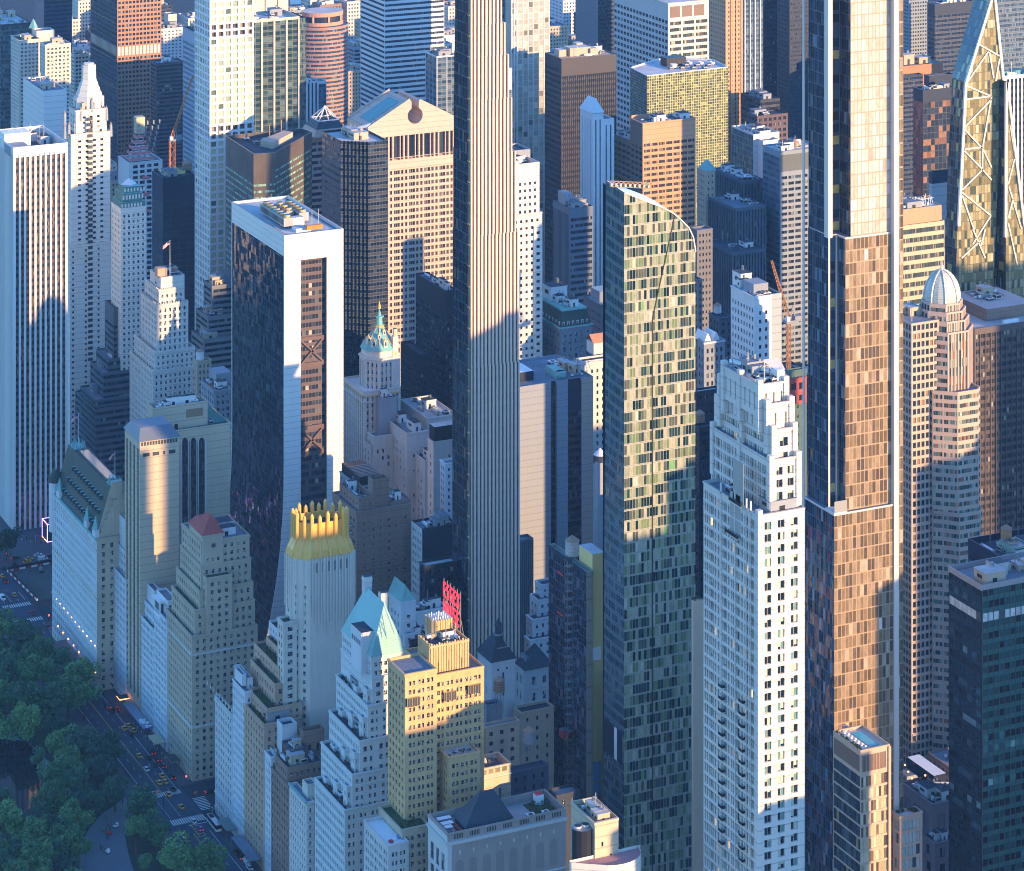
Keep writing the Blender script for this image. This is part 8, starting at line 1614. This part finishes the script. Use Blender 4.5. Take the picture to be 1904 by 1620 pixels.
def vehicle(kind, mat):
    e = link(kind, None); s = .5
    if kind in ('taxi', 'car'):
        bd = [(-2.3, .32), (2.3, .32), (2.35, .62), (2.2, .82), (1.15, .95), (-1.7, .98), (-2.3, .9)]; cb = [(1.15, .93), (.45, 1.45), (-1.05, 1.47), (-1.75, .96)]; W_ = .92
    elif kind == 'suv':
        bd = [(-2.35, .38), (2.35, .38), (2.4, .75), (2.25, 1.0), (1.3, 1.12), (-2.3, 1.15), (-2.4, .8)]; cb = [(1.3, 1.1), (.7, 1.72), (-2.0, 1.74), (-2.3, 1.13)]; W_ = .97
    elif kind == 'van':
        bd = [(-2.7, .4), (2.7, .4), (2.75, .9), (2.45, 1.25), (1.9, 1.35), (-2.7, 1.35)]; cb = [(1.9, 1.33), (1.2, 2.15), (-2.65, 2.2), (-2.7, 1.33)]; W_ = 1.0
    else:
        bd = [(-6.2, .4), (6.2, .4), (6.25, 1.5), (-6.25, 1.5)]; cb = [(6.25, 1.48), (6.1, 3.2), (-6.1, 3.2), (-6.25, 1.48)]; W_ = 1.27
    m = MB(); profile(m, bd, W_ * .97, W_, mat)
    if kind == 'bus': profile(m, [(p[0], p[1]) for p in cb], W_, W_ * .96, CGL); m.box(-1.2, 1.2, -6.1, 6.1, 3.2, 3.32, mat); m.box(-1.22, 1.22, -6.0, -3.6, 2.0, 3.25, mat); m.box(-1.0, 1.0, -3, -1, 3.32, 3.6, mat); m.box(-.9, .9, 1.5, 5.5, 3.32, 3.4, CGL)
    m.build('body', e)
    if kind != 'bus':
        m = MB(); profile(m, cb, W_ * .93, W_ * .74, CGL)
        m.build('windows', e)
        ry = [p for p in cb if p[1] > max(q[1] for q in cb) - .06]; ys_ = [p[0] for p in ry]; zt = max(q[1] for q in cb)
        m = MB(); m.box(-W_ * .72, W_ * .72, min(ys_), max(ys_), zt - .03, zt + .03, mat)
        for y in ([(min(ys_) + max(ys_)) / 2] if kind != 'van' else []): m.box(-W_ * .9, W_ * .9, y - .06, y + .06, bd[3][1], zt, mat)
        if kind == 'van': m.box(-W_ * .93, W_ * .93, -2.68, .9, 1.34, 2.2, mat)
        m.build('roof', e)
    wy = (1.4, -1.35) if kind != 'bus' else (4.2, -3.6)
    for sx in (-1, 1):
        for y in wy:
            m = MB(); r = .33 if kind != 'bus' else .5; a = np.arange(12) * math.pi / 6
            A_ = [(sx * W_ * 1.0, y + r * math.cos(t), r + r * math.sin(t)) for t in a]; C_ = [(sx * (W_ - .22), y + r * math.cos(t), r + r * math.sin(t)) for t in a]
            m.poly(A_, TYRE); m.quads([[A_[i], A_[(i + 1) % 12], C_[(i + 1) % 12], C_[i]] for i in range(12)], TYRE); m.poly([(sx * W_ * 1.01, y + r * .55 * math.cos(t), r + r * .55 * math.sin(t)) for t in a], STEEL); m.build('wheel', e)
        yf, yb = max(p[0] for p in bd), min(p[0] for p in bd); zl = bd[2][1] + .02
        m = MB(); m.box(sx * W_ * .75 - .17, sx * W_ * .75 + .17, yf - .12, yf + .03, zl - .08, zl + .08, HEADL); m.build('headlight', e)
        m = MB(); m.box(sx * W_ * .76 - .16, sx * W_ * .76 + .16, yb - .03, yb + .12, zl + .05, zl + .25, TAILL if kind == 'suv' else REDB); m.build('taillight', e)
    if kind == 'taxi': m = MB(); m.box(-.35, .35, -.42, -.2, 1.49, 1.64, WHITEP); m.build('roof_sign', e)
    return e
def kids(o): return [c for c in sc.objects if c.parent == o]
def dup(e, loc, rz, label, cat, group):
    r = e.copy(); sc.collection.objects.link(r)
    for c in kids(e): d = c.copy(); sc.collection.objects.link(d); d.parent = r
    r.location = loc; r.rotation_euler = (0, 0, rz); tag(r, label, cat, group); return r
PT = {'y': paint('taxi_yellow', (.75, .36, .03)), 'k': paint('black_paint', (.012, .013, .016)), 'w': paint('car_white', (.7, .7, .7)), 'g': paint('car_grey', (.22, .24, .27)), 'b': paint('car_blue', (.16, .17, .34)), 'r': paint('car_red', (.4, .03, .03))}
PROTO = {}
def car(kind, col, u, v, label, group, ax='y', flip=None, lift=.02):
    key = (kind, col); x, y = PZ(u, v, .8)
    if ax == 'y': rz = 0 if x > 408 else math.pi
    elif ax == 'x': rz = -math.pi / 2
    else: rz = ax
    if flip is not None: rz += flip
    cat = {'taxi': 'taxi', 'bus': 'bus', 'van': 'van', 'suv': 'car', 'car': 'car'}[kind]
    if key not in PROTO:
        e = vehicle(kind, PT[col]); PROTO[key] = e; e.location = (x, y, lift); e.rotation_euler = (0, 0, rz); tag(e, label, cat, group)
    else: dup(PROTO[key], (x, y, lift), rz, label, cat, group)
GT, GK = 'yellow taxis on the park street', 'dark cars on the park street'
for u, v, l in ((170, 1261, 'yellow taxi by the kerb past the hotel pavilion'), (231, 1353, 'yellow taxi at the outer side of the trio beside the purple shed'), (239, 1348, 'farthest yellow taxi of the trio beside the purple shed'), (248, 1357, 'nearest yellow taxi of the trio beside the purple shed'), (259, 1404, 'lone yellow taxi beside the yellow line, level with the tan canopy'), (301, 1441, 'farthest yellow taxi of the three queuing before the crossing'), (296, 1454, 'yellow taxi beside the yellow line in the crossing queue'), (307, 1452, 'yellow taxi in the outer lane of the crossing queue'), (313, 1476, 'yellow taxi stopped on the zebra crossing'), (337, 1499, 'yellow taxi alone in the middle of the junction'), (117, 1220, 'yellow taxi half hidden by park trees'), (27, 1105, 'yellow taxi before the far zebra crossing'), (4, 1070, 'yellow taxi cut by the left edge')): car('taxi', 'y', u, v, l, GT)
for u, v, l in ((54, 1038.6, 'farther yellow taxi of the pair on the avenue behind the barrier'), (51, 1044, 'nearer yellow taxi of the pair on the avenue behind the barrier')): car('taxi', 'y', u, v, l, 'yellow taxis on the avenue', 'x')
for k_, u, v, l in (('suv', 200, 1313, 'black car with lit tail lamps, front of the cluster near the orange canopy'), ('car', 207.5, 1320.6, 'black saloon second in the cluster near the orange canopy'), ('suv', 216.5, 1318, 'black car at the kerb side of the cluster near the orange canopy'), ('car', 242.5, 1364, 'dark car behind the trio of taxis'), ('car', 189, 1286, 'dark car alone in the kerb lane before the arches'), ('car', 155, 1249, 'dark car near the end of the white pavilion'), ('suv', 140, 1224, 'black car under the pavilion edge'), ('suv', 283, 1398, 'black car beside the tan canopy'), ('car', 277.5, 1407.5, 'black saloon on the street side of the tan canopy'), ('suv', 294, 1411, 'black car with bright red tail lamps below the tan canopy'), ('car', 288, 1420, 'black saloon left of the dark canopy'), ('suv', 303, 1423.5, 'black car with glowing tail lamps by the dark canopy'), ('suv', 320, 1444, 'black people carrier by the kerb near the corner lights'), ('car', 321.6, 1466, 'dark red-lit car at the stop line'), ('car', 26, 1048, 'dark car at the avenue corner beside the barrier'), ('suv', 10, 1080, 'dark car near the left edge of the street'), ('car', 6, 1056, 'dark car at the left edge of the avenue'), ('car', 89, 1164, 'first dark car under the pavilion'), ('car', 103, 1180, 'third dark car under the pavilion'), ('car', 438, 1582, 'dark car parked below the coach'), ('suv', 447, 1593, 'dark car parked ahead of the white van')): car(k_, 'k', u, v, l, GK)
car('car', 'g', 96, 1170, 'grey car between dark cars under the pavilion', None); car('suv', 'k', 29, 1037, 'black car behind the taxis on the avenue', GK, 'x'); car('suv', 'k', 92, 1034, 'black car on the avenue next to the chateau hotel', GK, 'x'); car('suv', 'k', 391.6, 1472, 'black car waiting in the side avenue beside the hatched paint', GK, 'x')
car('car', 'w', 272, 1429, 'white car in the middle of the street', 'white cars'); car('car', 'w', 360, 1526, 'white car just past the near zebra crossing', 'white cars'); car('suv', 'b', 372, 1540, 'blue and white patrol car beside the yellow box markings', None); car('car', 'w', 464, 1612, 'white car at the bottom edge', 'white cars'); car('van', 'w', 458, 1601, 'white van parked at the bottom of the street', 'white vans'); car('van', 'w', 80, 1039, 'white van on the avenue in front of the glass cube', 'white vans', 'x'); car('van', 'w', 5, 1112, 'white van at the left edge of the street', 'white vans'); car('car', 'w', 71, 1031, 'white car behind the white van on the avenue', 'white cars', 'x'); car('car', 'r', 59.5, 1138.6, 'red car between the two far zebra crossings', None); car('bus', 'w', 398, 1534, 'white coach waiting by the kerb', None); car('car', 'w', 342, 1553, 'pale car half hidden by a park tree', 'white cars')

# ------------------------------------------------------------------ horse carriages, people, street furniture
def carriage(u, v, rz, cm, label):
    x, y = PZ(u, v, .8); e = link('horse_carriage', None); e.location = (x, y, .03); e.rotation_euler = (0, 0, rz); tag(e, label, 'carriage', 'horse carriages in the park')
    m = MB(); profile(m, [(-1.9, .55), (.2, .55), (.35, .9), (-.2, 1.0), (-.3, .8), (-1.2, .8), (-1.4, 1.3), (-1.95, 1.35)], .65, .7, cm); m.build('body', e)
    m = MB(); profile(m, [(-2.0, 1.3), (-1.9, 2.0), (-1.0, 2.1), (-.7, 1.7), (-1.0, 1.95), (-1.8, 1.85)], .7, .62, cm); m.build('hood', e)
    for sx in (-.72, .72):
        for yy, r in ((-1.5, .55), (.1, .42)):
            m = MB(); a = np.arange(14) * 2 * math.pi / 14
            for i in range(14): m.bar((sx, yy + r * math.cos(a[i]), r + r * math.sin(a[i])), (sx, yy + r * math.cos(a[(i + 1) % 14]), r + r * math.sin(a[(i + 1) % 14])), .04, BLACKM)
            for i in range(0, 14, 2): m.bar((sx, yy, r), (sx, yy + r * math.cos(a[i]), r + r * math.sin(a[i])), .025, BLACKM)
            m.build('wheel', e)
    m = MB(); m.bar((-.35, .3, .75), (-.35, 2.6, 1.0), .04, WOOD); m.bar((.35, .3, .75), (.35, 2.6, 1.0), .04, WOOD); m.build('shafts', e)
    horse(x, y, rz)
def skinned(name, verts, edges, radii, mat, root=0):
    me = bpy.data.meshes.new(name); me.from_pydata(verts, edges, []); o = link(name, me); md = o.modifiers.new('skin', 'SKIN'); md.use_smooth_shade = True
    for v_, r in zip(me.skin_vertices[0].data, radii): v_.radius = (r, r)
    me.skin_vertices[0].data[root].use_root = True; s_ = o.modifiers.new('sub', 'SUBSURF'); s_.levels = s_.render_levels = 1; me.materials.append(mat)
    dg = bpy.context.evaluated_depsgraph_get(); m2 = bpy.data.meshes.new_from_object(o.evaluated_get(dg)); bpy.data.objects.remove(o); m2.materials.clear(); m2.materials.append(mat); return m2
HORSEM = wall('horse_coat', (.16, .12, .09), .7, .3)
HV = [(0, 0, 1.15), (0, .7, 1.2), (0, 1.05, 1.55), (0, 1.3, 1.85), (0, 1.65, 1.6), (0, -.7, 1.2), (0, -.95, .95), (.2, .72, .75), (.2, .7, .4), (.2, .72, .04), (-.2, .72, .75), (-.2, .75, .4), (-.2, .72, .04), (.2, -.72, .8), (.2, -.88, .45), (.2, -.8, .04), (-.2, -.72, .8), (-.2, -.88, .45), (-.2, -.8, .04)]
HE = [(0, 1), (1, 2), (2, 3), (3, 4), (0, 5), (5, 6), (1, 7), (7, 8), (8, 9), (1, 10), (10, 11), (11, 12), (5, 13), (13, 14), (14, 15), (5, 16), (16, 17), (17, 18)]
HME = skinned('horse', HV, HE, [.30, .29, .19, .15, .09, .29, .06, .12, .07, .07, .12, .07, .07, .15, .08, .07, .15, .08, .07], HORSEM)
HN = ['brown carriage horse in front of the red cart', 'brown carriage horse in front of the nearest white cart', 'brown carriage horse standing by the farther white cart', 'brown carriage horse by the kerb under the trees']
def horse(x, y, rz):
    o = link('horse', HME); d = 2.0; o.location = (x - d * math.sin(rz), y + d * math.cos(rz), .03); o.rotation_euler = (0, 0, rz); tag(o, HN.pop(0), 'horse', 'carriage horses')
carriage(199.5, 1549, .5, REDB, 'red-hooded horse carriage on the park drive'); carriage(198, 1582, .15, WHITEP, 'white horse carriage lowest on the park drive'); carriage(212, 1536, 1.2, WHITEP, 'white horse carriage beside the red one'); carriage(257, 1466, math.pi, BLACKM, 'dark horse carriage waiting at the park kerb')
COATS = [wall('coat_%s' % n, c, .9, .15) for n, c in (('dark', (.03, .035, .05)), ('grey', (.2, .2, .22)), ('white', (.6, .6, .58)), ('tan', (.35, .25, .16)), ('red', (.4, .05, .05)))]
SKIN = wall('skin', (.42, .27, .2), .6, .05); HAIRM = wall('hair', (.03, .022, .016), .8, .2)
PV = [(0, 0, .95), (0, 0, 1.2), (0, .0, 1.42), (0, 0, 1.52), (0, .02, 1.66), (.22, 0, 1.4), (.27, .05, 1.12), (.25, .14, .86), (-.22, 0, 1.4), (-.27, -.05, 1.12), (-.25, .04, .86), (.1, 0, .9), (.11, .12, .5), (.11, .08, .05), (.11, .2, .03), (-.1, 0, .9), (-.11, -.1, .5), (-.11, -.2, .06), (-.11, -.08, .03)]
PE = [(0, 1), (1, 2), (2, 3), (3, 4), (2, 5), (5, 6), (6, 7), (2, 8), (8, 9), (9, 10), (0, 11), (11, 12), (12, 13), (13, 14), (0, 15), (15, 16), (16, 17), (17, 18)]
PR = [.15, .14, .15, .06, .11, .07, .055, .045, .07, .055, .045, .1, .075, .05, .045, .1, .075, .05, .045]
PM = [skinned('person', PV, PE, PR, c) for c in COATS]
hm = MB(); hm.cyl(0, 0, 1.66, 1.80, .115, .06, HAIRM, 10); o = hm.build('hair'); HME2 = o.data; bpy.data.objects.remove(o)
rp = random.Random(9); CN = ['dark', 'grey', 'white', 'tan', 'red']
def people(pts, where, grp):
    for u, v in pts:
        x, y = PZ(u, v, .9); k = rp.choice([0, 0, 0, 1, 2, 3, 4]); o = link('person', PM[k]); o.location = (x, y, .15 if x < 399 or x > 417.5 else .02); o.rotation_euler = (0, 0, rp.uniform(0, 6.3)); s = rp.uniform(.95, 1.05); o.scale = (s, s, s)
        tag(o, 'person in %s clothes walking %s' % (CN[k], where), 'person', grp + ', %s clothes' % CN[k]); link('hair', HME2, o)
people([(390 + rp.uniform(0, 13), 1497 + rp.uniform(0, 16)) for _ in range(13)], 'at the corner below the hatched paint', 'people at the street corner')
people([(66 + rp.uniform(-28, 22), 1004 + rp.uniform(-8, 10)) for _ in range(26)], 'on the paved plaza before the glass cube', 'people on the plaza')
people([(345 + rp.uniform(-3, 9), 1456 + rp.uniform(-6, 6)) for _ in range(5)], 'beside the stepped tan hotel', 'people by the hotel corner')
people([(186 + rp.uniform(-2, 30), 1520 + rp.uniform(-10, 60)) for _ in range(10)] + [(232 + rp.uniform(-6, 8), 1500 + rp.uniform(-10, 6)) for _ in range(6)], 'on the park drive near the carriages', 'people in the park')
people([(228, 1326), (220, 1331), (174, 1258), (182, 1262), (262, 1375), (316, 1410), (330, 1430), (8, 1030), (14, 1034), (4, 1040), (20, 1028)], 'on the pavement along the street', 'people on the pavement')
def thing1(name, label, cat, parts, group=None, loc=None):
    x, y, z = loc; e = link(name, None); e.location = loc; tag(e, label, cat, group)
    for n_, m in parts: m.build(n_, e, loc)
    return e
def lamp_post(u, v, label, lit=None):
    x, y = PZ(u, v, 0); m = MB(); m.cyl(x, y, 0, 8, .12, .07, BLACKM, 8); m.bar((x, y, 8), (x + 1.6, y, 8.6), .06, BLACKM); q = MB(); q.box(x + 1.4, x + 2.1, y - .15, y + .15, 8.5, 8.7, STEEL)
    thing1('street_lamp', label, 'street lamp', [('post', m), ('lamp_head', q)], 'street lamps', (x, y, 0))
for u, v, l in ((231, 1437, 'street lamp on the park side of the street above the patrol line'), (186, 1580, 'street lamp on the park drive by the carriages'), (192, 1282, 'street lamp in front of the arched slab'), (52, 1090, 'street lamp beside the fenced pit'), (304, 1512, 'street lamp at the junction on the park side')): lamp_post(u, v, l)
REDL = glow('red_signal', (1., .03, .02), 8.)
for u, v, l in ((346, 1462, 'traffic light showing red at the stepped hotel corner'), (91, 1160, 'traffic light showing red by the white pavilion'), (12, 1042, 'traffic light showing red at the far avenue corner')):
    x, y = PZ(u, v, 0); m = MB(); m.cyl(x, y, 0, 5, .1, .08, BLACKM, 8); m.bar((x, y, 5), (x - 2.5, y, 5.5), .06, BLACKM); h = MB(); h.box(x - .2, x + .2, y - .2, y + .2, 3.6, 4.8, YEL); r_ = MB(); r_.cyl(x, y - .2, 4.4, 4.75, .2, .2, REDL, 8)
    thing1('traffic_light', l, 'traffic light', [('post', m), ('housing', h), ('lamp', r_)], 'traffic lights', (x, y, 0))
x, y = PZ(205, 1472, 0); m = MB(); m.cyl(x, y, 0, 11, .1, .06, WHITEP, 8); f = MB(); f.quads([[(x, y, 8), (x - .5, y + .3, 7.6), (x - .4, y + .3, 9.8), (x, y, 10.6)]], WHITEP); f.quads([[(x - .5, y + .3, 7.6), (x - .3, y + .7, 7.0), (x - .3, y + .7, 9.1), (x - .4, y + .3, 9.8)]], FRED); thing1('flagpole', 'white flagpole with a drooping flag among the park trees', 'flagpole', [('pole', m), ('flag', f)], None, (x, y, 0))
# canopies and sheds along the pavement
def canopy(x0, x1, y0, y1, z, mt, edge, label, name='entrance_canopy'):
    m = MB(); m.box(x0, x1, y0, y1, z, z + .5, edge, mt); ps = [('roof', m)]
    for xx in (x0 + .2, x1 - .4):
        for yy in (y0 + .2, y1 - .4): p = MB(); p.box(xx, xx + .15, yy, yy + .15, 0, z, STEEL); ps.append(('post', p))
    thing1(name, label, 'canopy', ps, None, (x0, y0, 0))
canopy(418, 422.8, 1316, 1321, 4.5, wall('dark_canopy', (.06, .055, .05), .7, .2), glow('canopy_glow', (1., .35, .1), .9), 'dark canopy with a glowing orange edge under the arches')
canopy(417.5, 422.8, 1262, 1272, 4.5, wall('tan_canvas', (.5, .4, .25), .8, .1), TAN, 'tan canvas canopy before the stepped hotel'); canopy(418.5, 422.8, 1241, 1249, 4.2, wall('dark_canopy', (.06, .055, .05)), BRONZE, 'dark bronze canopy at the stepped hotel entrance')
canopy(418, 422.8, 1166, 1178, 4.5, wall('green_glass_canopy', (.16, .22, .2), .3, .2), STEEL, 'green glass canopy below the pale grey apartment block'); canopy(417.8, 422.8, 1136, 1160, 4.5, ROOF, STEEL, 'long grey canopy along the bottom of the street')
canopy(418, 422.6, 1280, 1312, 4.4, wall('shed_deck', (.26, .27, .34), .8, .3), wall('purple_hoarding', (.12, .10, .3), .7, .2), 'purple-fronted pavement shed with a cluttered deck', 'pavement_shed')
for q in range(12): pass
m = MB(); rr_ = random.Random(3)
for q in range(14): xx, yy = 418.5 + rr_.uniform(0, 3), 1280 + rr_.uniform(0, 9); m.box(xx, xx + 1.2, yy, yy + .9, 4.92, 5.2 + rr_.random() * .7, WHITEP)
tag(m.build('dust_sheet_pile'), 'white dust sheets heaped on the purple shed', 'sheets', kind='stuff')
# red and white barrier around the excavated plaza
pa, pb, pc = PZ(69, 1117), PZ(14, 1063), PZ(97, 1048)
e = link('site_barrier', None); e.location = (*pa, 0); tag(e, 'red and white barrier fencing the excavated plaza beside the chateau hotel', 'barrier')
for (p, q) in ((pa, pb), (pb, pc)):
    p, q = Vector(p), Vector(q); L_ = (q - p).length; n_ = int(L_ / 1.6)
    for k in range(n_):
        a, c = p.lerp(q, k / n_), p.lerp(q, (k + .94) / n_); m = MB(); d = (c - a).normalized(); nn_ = Vector((d.y, -d.x)) * .25; mt = REDB if (k // 2) % 2 else WHITEP
        m.prism([tuple(a - nn_), tuple(c - nn_), tuple(c + nn_), tuple(a + nn_)][::-1], 0, 1.0, mt); m.build('barrier_block', e, (*pa, 0))
        m = MB(); m.bar((a.x, a.y, 1), (a.x, a.y, 2.4), .05, BLACKM); m.quads([[(a.x, a.y, 1), (c.x, c.y, 1), (c.x, c.y, 2.3), (a.x, a.y, 2.3)]], BLACKM); m.build('mesh_panel', e, (*pa, 0))
sheet('excavation', [Vector(pa) + Vector((1, 0)), (pc[0] + 6, pa[1]), (pc[0] + 6, pc[1]), Vector(pc), Vector(pb) + Vector((1, 0))], .03, wall('dug_earth', (.10, .105, .10), .95, .35))
x, y = PZ(76, 1064); m = MB(); m.box(x - 1.2, x + 1.2, y - 1.8, y + 1.8, .3, 1, BLACKM); m.box(x - .8, x + .8, y - .9, y + .7, 1, 2.4, CONCG); j = MB(); j.bar((x, y + .8, 1.6), (x + .6, y + 3.2, 3.2), .2, CONCG); j.bar((x + .6, y + 3.2, 3.2), (x + .9, y + 4.6, 1.2), .15, CONCG); thing1('excavator', 'small grey digger on the excavated plaza', 'excavator', [('body', m), ('arm', j)], None, (x, y, 0))
# glass cube with lit edges
x, y = PZ(88, 1009); x0, y0, s = x, y, 10.
e = link('glass_cube', None); e.location = (x0, y0, 0); tag(e, 'glass cube pavilion with glowing violet and orange edges on the plaza', 'pavilion')
m = MB(); m.box(x0, x0 + s, y0, y0 + s, .1, s, (lambda mm: mm)(wall('cube_glass', (.03, .04, .07), .05, .2))); m.build('glass_shell', e, (x0, y0, 0))
VIO = glow('violet_tube', (.35, .2, 1.), 2.2); PNK = glow('pink_tube', (1., .25, .45), 2.2); ORT = glow('orange_tube', (1., .4, .12), 2.2)
cs_ = [(x0, y0), (x0 + s, y0), (x0 + s, y0 + s), (x0, y0 + s)]
for i in range(4):
    a, c = cs_[i], cs_[(i + 1) % 4]
    for z_, mt in ((.3, VIO if i == 0 else ORT), (s, VIO if i in (0, 2) else PNK)): m = MB(); m.bar((*a, z_), (*c, z_), .16, mt); m.build('light_tube', e, (x0, y0, 0))
    m = MB(); m.bar((*a, .2), (*a, s), .16, VIO); m.build('light_tube', e, (x0, y0, 0))
m = MB(); m.poly([(x0 + 6.5 + 1.1 * math.cos(t), y0 - .1, 6.8 + 1.3 * math.sin(t)) for t in np.arange(14) * 2 * math.pi / 14], glow('cube_emblem', (1., .8, .35), 1.4)); m.build('emblem', e, (x0, y0, 0))
for q in range(9): u, v = 240 + q * 7.5, 1345 + q * 8; x, y = PZ(u + 8, v + 2, 0); m = MB(); m.cyl(x, y, .0, 1.1, .12, .09, WHITEP, 8); tag(m.build('delineator_post'), 'white plastic post along the cycle lane', 'bollard', 'white lane posts')
for u, v, l in ((364, 1477, 'orange road-work barrel on the hatched paint'), (293, 1476, 'orange road-work barrel at the stop line')): x, y = PZ(u, v, 0); m = MB(); m.cyl(x, y, 0, 1.2, .4, .35, wall('orange_plastic', (.8, .22, .03), .5, .1), 10); m.box(x - .9, x + .9, y - .15, y + .15, .5, 1.0, wall('orange_plastic', (.8, .22, .03))); tag(m.build('traffic_barrel'), l, 'barrel')

# ------------------------------------------------------------------ stand-in towers out of view, added to cast shadows over the city
for x, y, w_, d_, h, l in ((556, 610, 44, 40, 187, 'glass'), (600, 606, 43, 40, 186, 'stone'), (716, 610, 58, 40, 238, 'banded'), (790, 640, 50, 44, 205, 'brick'), (925, 700, 80, 45, 222, 'grey'), (1078, 700, 62, 45, 285, 'slate'), (1010, 1285, 52, 40, 262, 'tall pale'), (700, 745, 39, 10, 240, 'narrow'), (751, 745, 40, 42, 290, 'tall square')):
    b = B('office_tower', '%s stand-in tower out of view, added to cast shadows' % l, 'tower', winobj=False); b.tier(x, x + w_, y, y + d_, 0, h, st('r', GREYST, RIB, bw=3, fh=3.8, wh=.5, m=.5))
b = B('office_building', 'broad grey block added to cast shade, hidden behind the pale-piered glass tower', 'office', winobj=False); b.tier(775, 838, 2180, 2215, 0, 128, st('r', GREYST, RIB, bw=3, fh=3.8, wh=.5))  # hidden block added to shade the lower front of the copper tower
# ------------------------------------------------------------------ plain blocks filling the far streets
FL = [('p', LIME), ('p', TAN), ('p', BROWN), ('r', GREYST), ('c', NAVY), ('p', CREAM), ('p', WHITEB)]
FN = ['pale stone', 'tan brick', 'brown brick', 'grey banded', 'navy glass', 'cream stone', 'white brick']
rf = random.Random(21)
def clear(x0, x1, y0, y1):
    for q in BOXES:
        if q[1] < x1 + 2 and q[2] > x0 - 2 and q[3] < y1 + 2 and q[4] > y0 - 2: return False
    return True
for i, (xa, xb) in enumerate(xcut):
    for (ya, yb) in ycut:
        if ya < 980: continue
        y = ya + 6
        while y < yb - 20:
            L_ = rf.uniform(18, 34); y2 = min(y + L_, yb - 6)
            for (p, q) in ((xa + 4, (xa + xb) / 2 - 3), ((xa + xb) / 2 + 3, xb - 4)):
                cu, cv = PIX(p, y, 30)
                if not (-60 < cu < 1960 and -80 < cv < 1700) or not clear(p, q, y, y2) or (xa < 500 and ya > 1400 and yb < 1700): continue
                far = y > 1950; h = rf.uniform(18, 45) if not far else rf.uniform(30, 75); k = rf.randrange(7); kd, wm = FL[k]
                b = B('city_block_building', '%s mid-rise block filling the side streets between towers' % FN[k], 'building', '%s mid-rise fillers' % FN[k], winobj=False)
                s_ = st(kd, wm, {'p': WIND, 'r': RIB, 'c': GNAVY}[kd], bw=3.2, fh=3.7, ww=.45, wh=.5, m=.8, top=1.5)
                b.tier(p, q, y, y2, 0, h, s_, clutter=4)
            y = y2 + .6
rf = random.Random(5)
for r_ in range(3):
    for c_ in range(26):
        u = -40 + c_ * 78 + rf.uniform(-20, 20); y = 2330 + r_ * 230 + rf.uniform(-40, 40); x = SX(u, y); w_, d_ = rf.uniform(22, 42), rf.uniform(25, 45)
        if not clear(x, x + w_, y, y + d_) or 560 < u < 660 or 985 < u < 1085: continue
        h = rf.uniform(35, 110); k = rf.randrange(7); kd, wm = FL[k]
        b = B('city_block_building', '%s tower block far off in the haze of the upper streets' % FN[k], 'building', '%s far blocks' % FN[k], winobj=False)
        b.tier(x, x + w_, y, y + d_, 0, h, st(kd, wm, {'p': WIND, 'r': RIB, 'c': GNAVY}[kd], bw=3.4, fh=3.8, ww=.5, wh=.5, m=.8, top=2), clutter=3)

# ------------------------------------------------------------------ evening haze over the city
hz_ = bpy.data.materials.new('haze'); hz_.use_nodes = True; hn = hz_.node_tree; hn.nodes.clear()
pv = hn.nodes.new('ShaderNodeVolumePrincipled'); pv.inputs['Color'].default_value = (.24, .55, 1., 1); pv.inputs['Density'].default_value = 3.2e-5; pv.inputs['Anisotropy'].default_value = 0.
ho = hn.nodes.new('ShaderNodeOutputMaterial'); hn.links.new(pv.outputs[0], ho.inputs['Volume'])
mb = MB(); mb.prism(rc_(-2700, 6700, -1000, 4700), -1, 600, hz_, bottom=True); tag(mb.build('haze'), kind='stuff')
# ------------------------------------------------------------------ finish the buildings
UNIT = {}
def unit_meshes():
    def mk(k, mb): o = mb.build('unit', None); UNIT[k] = o.data; bpy.data.objects.remove(o)
    m = MB(); m.box(0, 1, 0, 1, 0, .85, CONCG, ROOFL); m.box(-.04, 1.04, -.04, 1.04, .85, .95, ALU); m.box(.1, .9, -.02, 0, .15, .6, BLACKM); m.box(-.02, 0, .1, .9, .15, .6, BLACKM); m.cyl(.5, .5, .95, 1.05, .3, .3, BLACKM, 10); mk('unit', m)
    m = MB(); m.box(0, 1, 0, 1, .15, .9, ALU, STEEL)
    for a in (.28, .72):
        for c in (.28, .72): m.cyl(a, c, .9, 1.08, .19, .19, STEEL, 10, BLACKM)
    m.box(.05, .95, -.02, 0, .3, .75, BLACKM); m.box(-.02, 0, .05, .95, .3, .75, BLACKM); mk('fan', m)
    m = MB(); m.box(0, 1, 0, 1, .3, .75, ALU); m.box(.2, .8, -.06, .1, .0, .9, STEEL); m.box(.2, .8, .9, 1.06, 0, .9, STEEL); mk('duct', m)
    m = MB(); m.box(0, 1, 0, 1, .2, .5, STEEL); mk('pipe', m)
    m = MB(); m.box(0, 1, 0, 1, 0, 1.6, STEEL); m.box(-1.5, 2.5, .3, .7, 1.2, 1.25, STEEL); mk('mast', m)
    for i, (wm, rm) in enumerate(((GREYST, ROOF), (TAN, ROOFL), (CONC, ROOFD))):
        m = MB(); m.box(0, 1, 0, 1, 0, .94, wm, rm); m.box(-.03, 1.03, -.03, 1.03, .94, 1., wm, rm); m.box(.35, .55, -.02, 0, 0, .55, BLACKM); m.box(-.02, 0, .3, .7, .45, .7, BLACKM); m.cyl(.75, .75, 1., 1.3, .09, .09, STEEL, 8); mk('house%d' % i, m)
unit_meshes()
for b in ALL: b.finish((0., 0., CAMH))
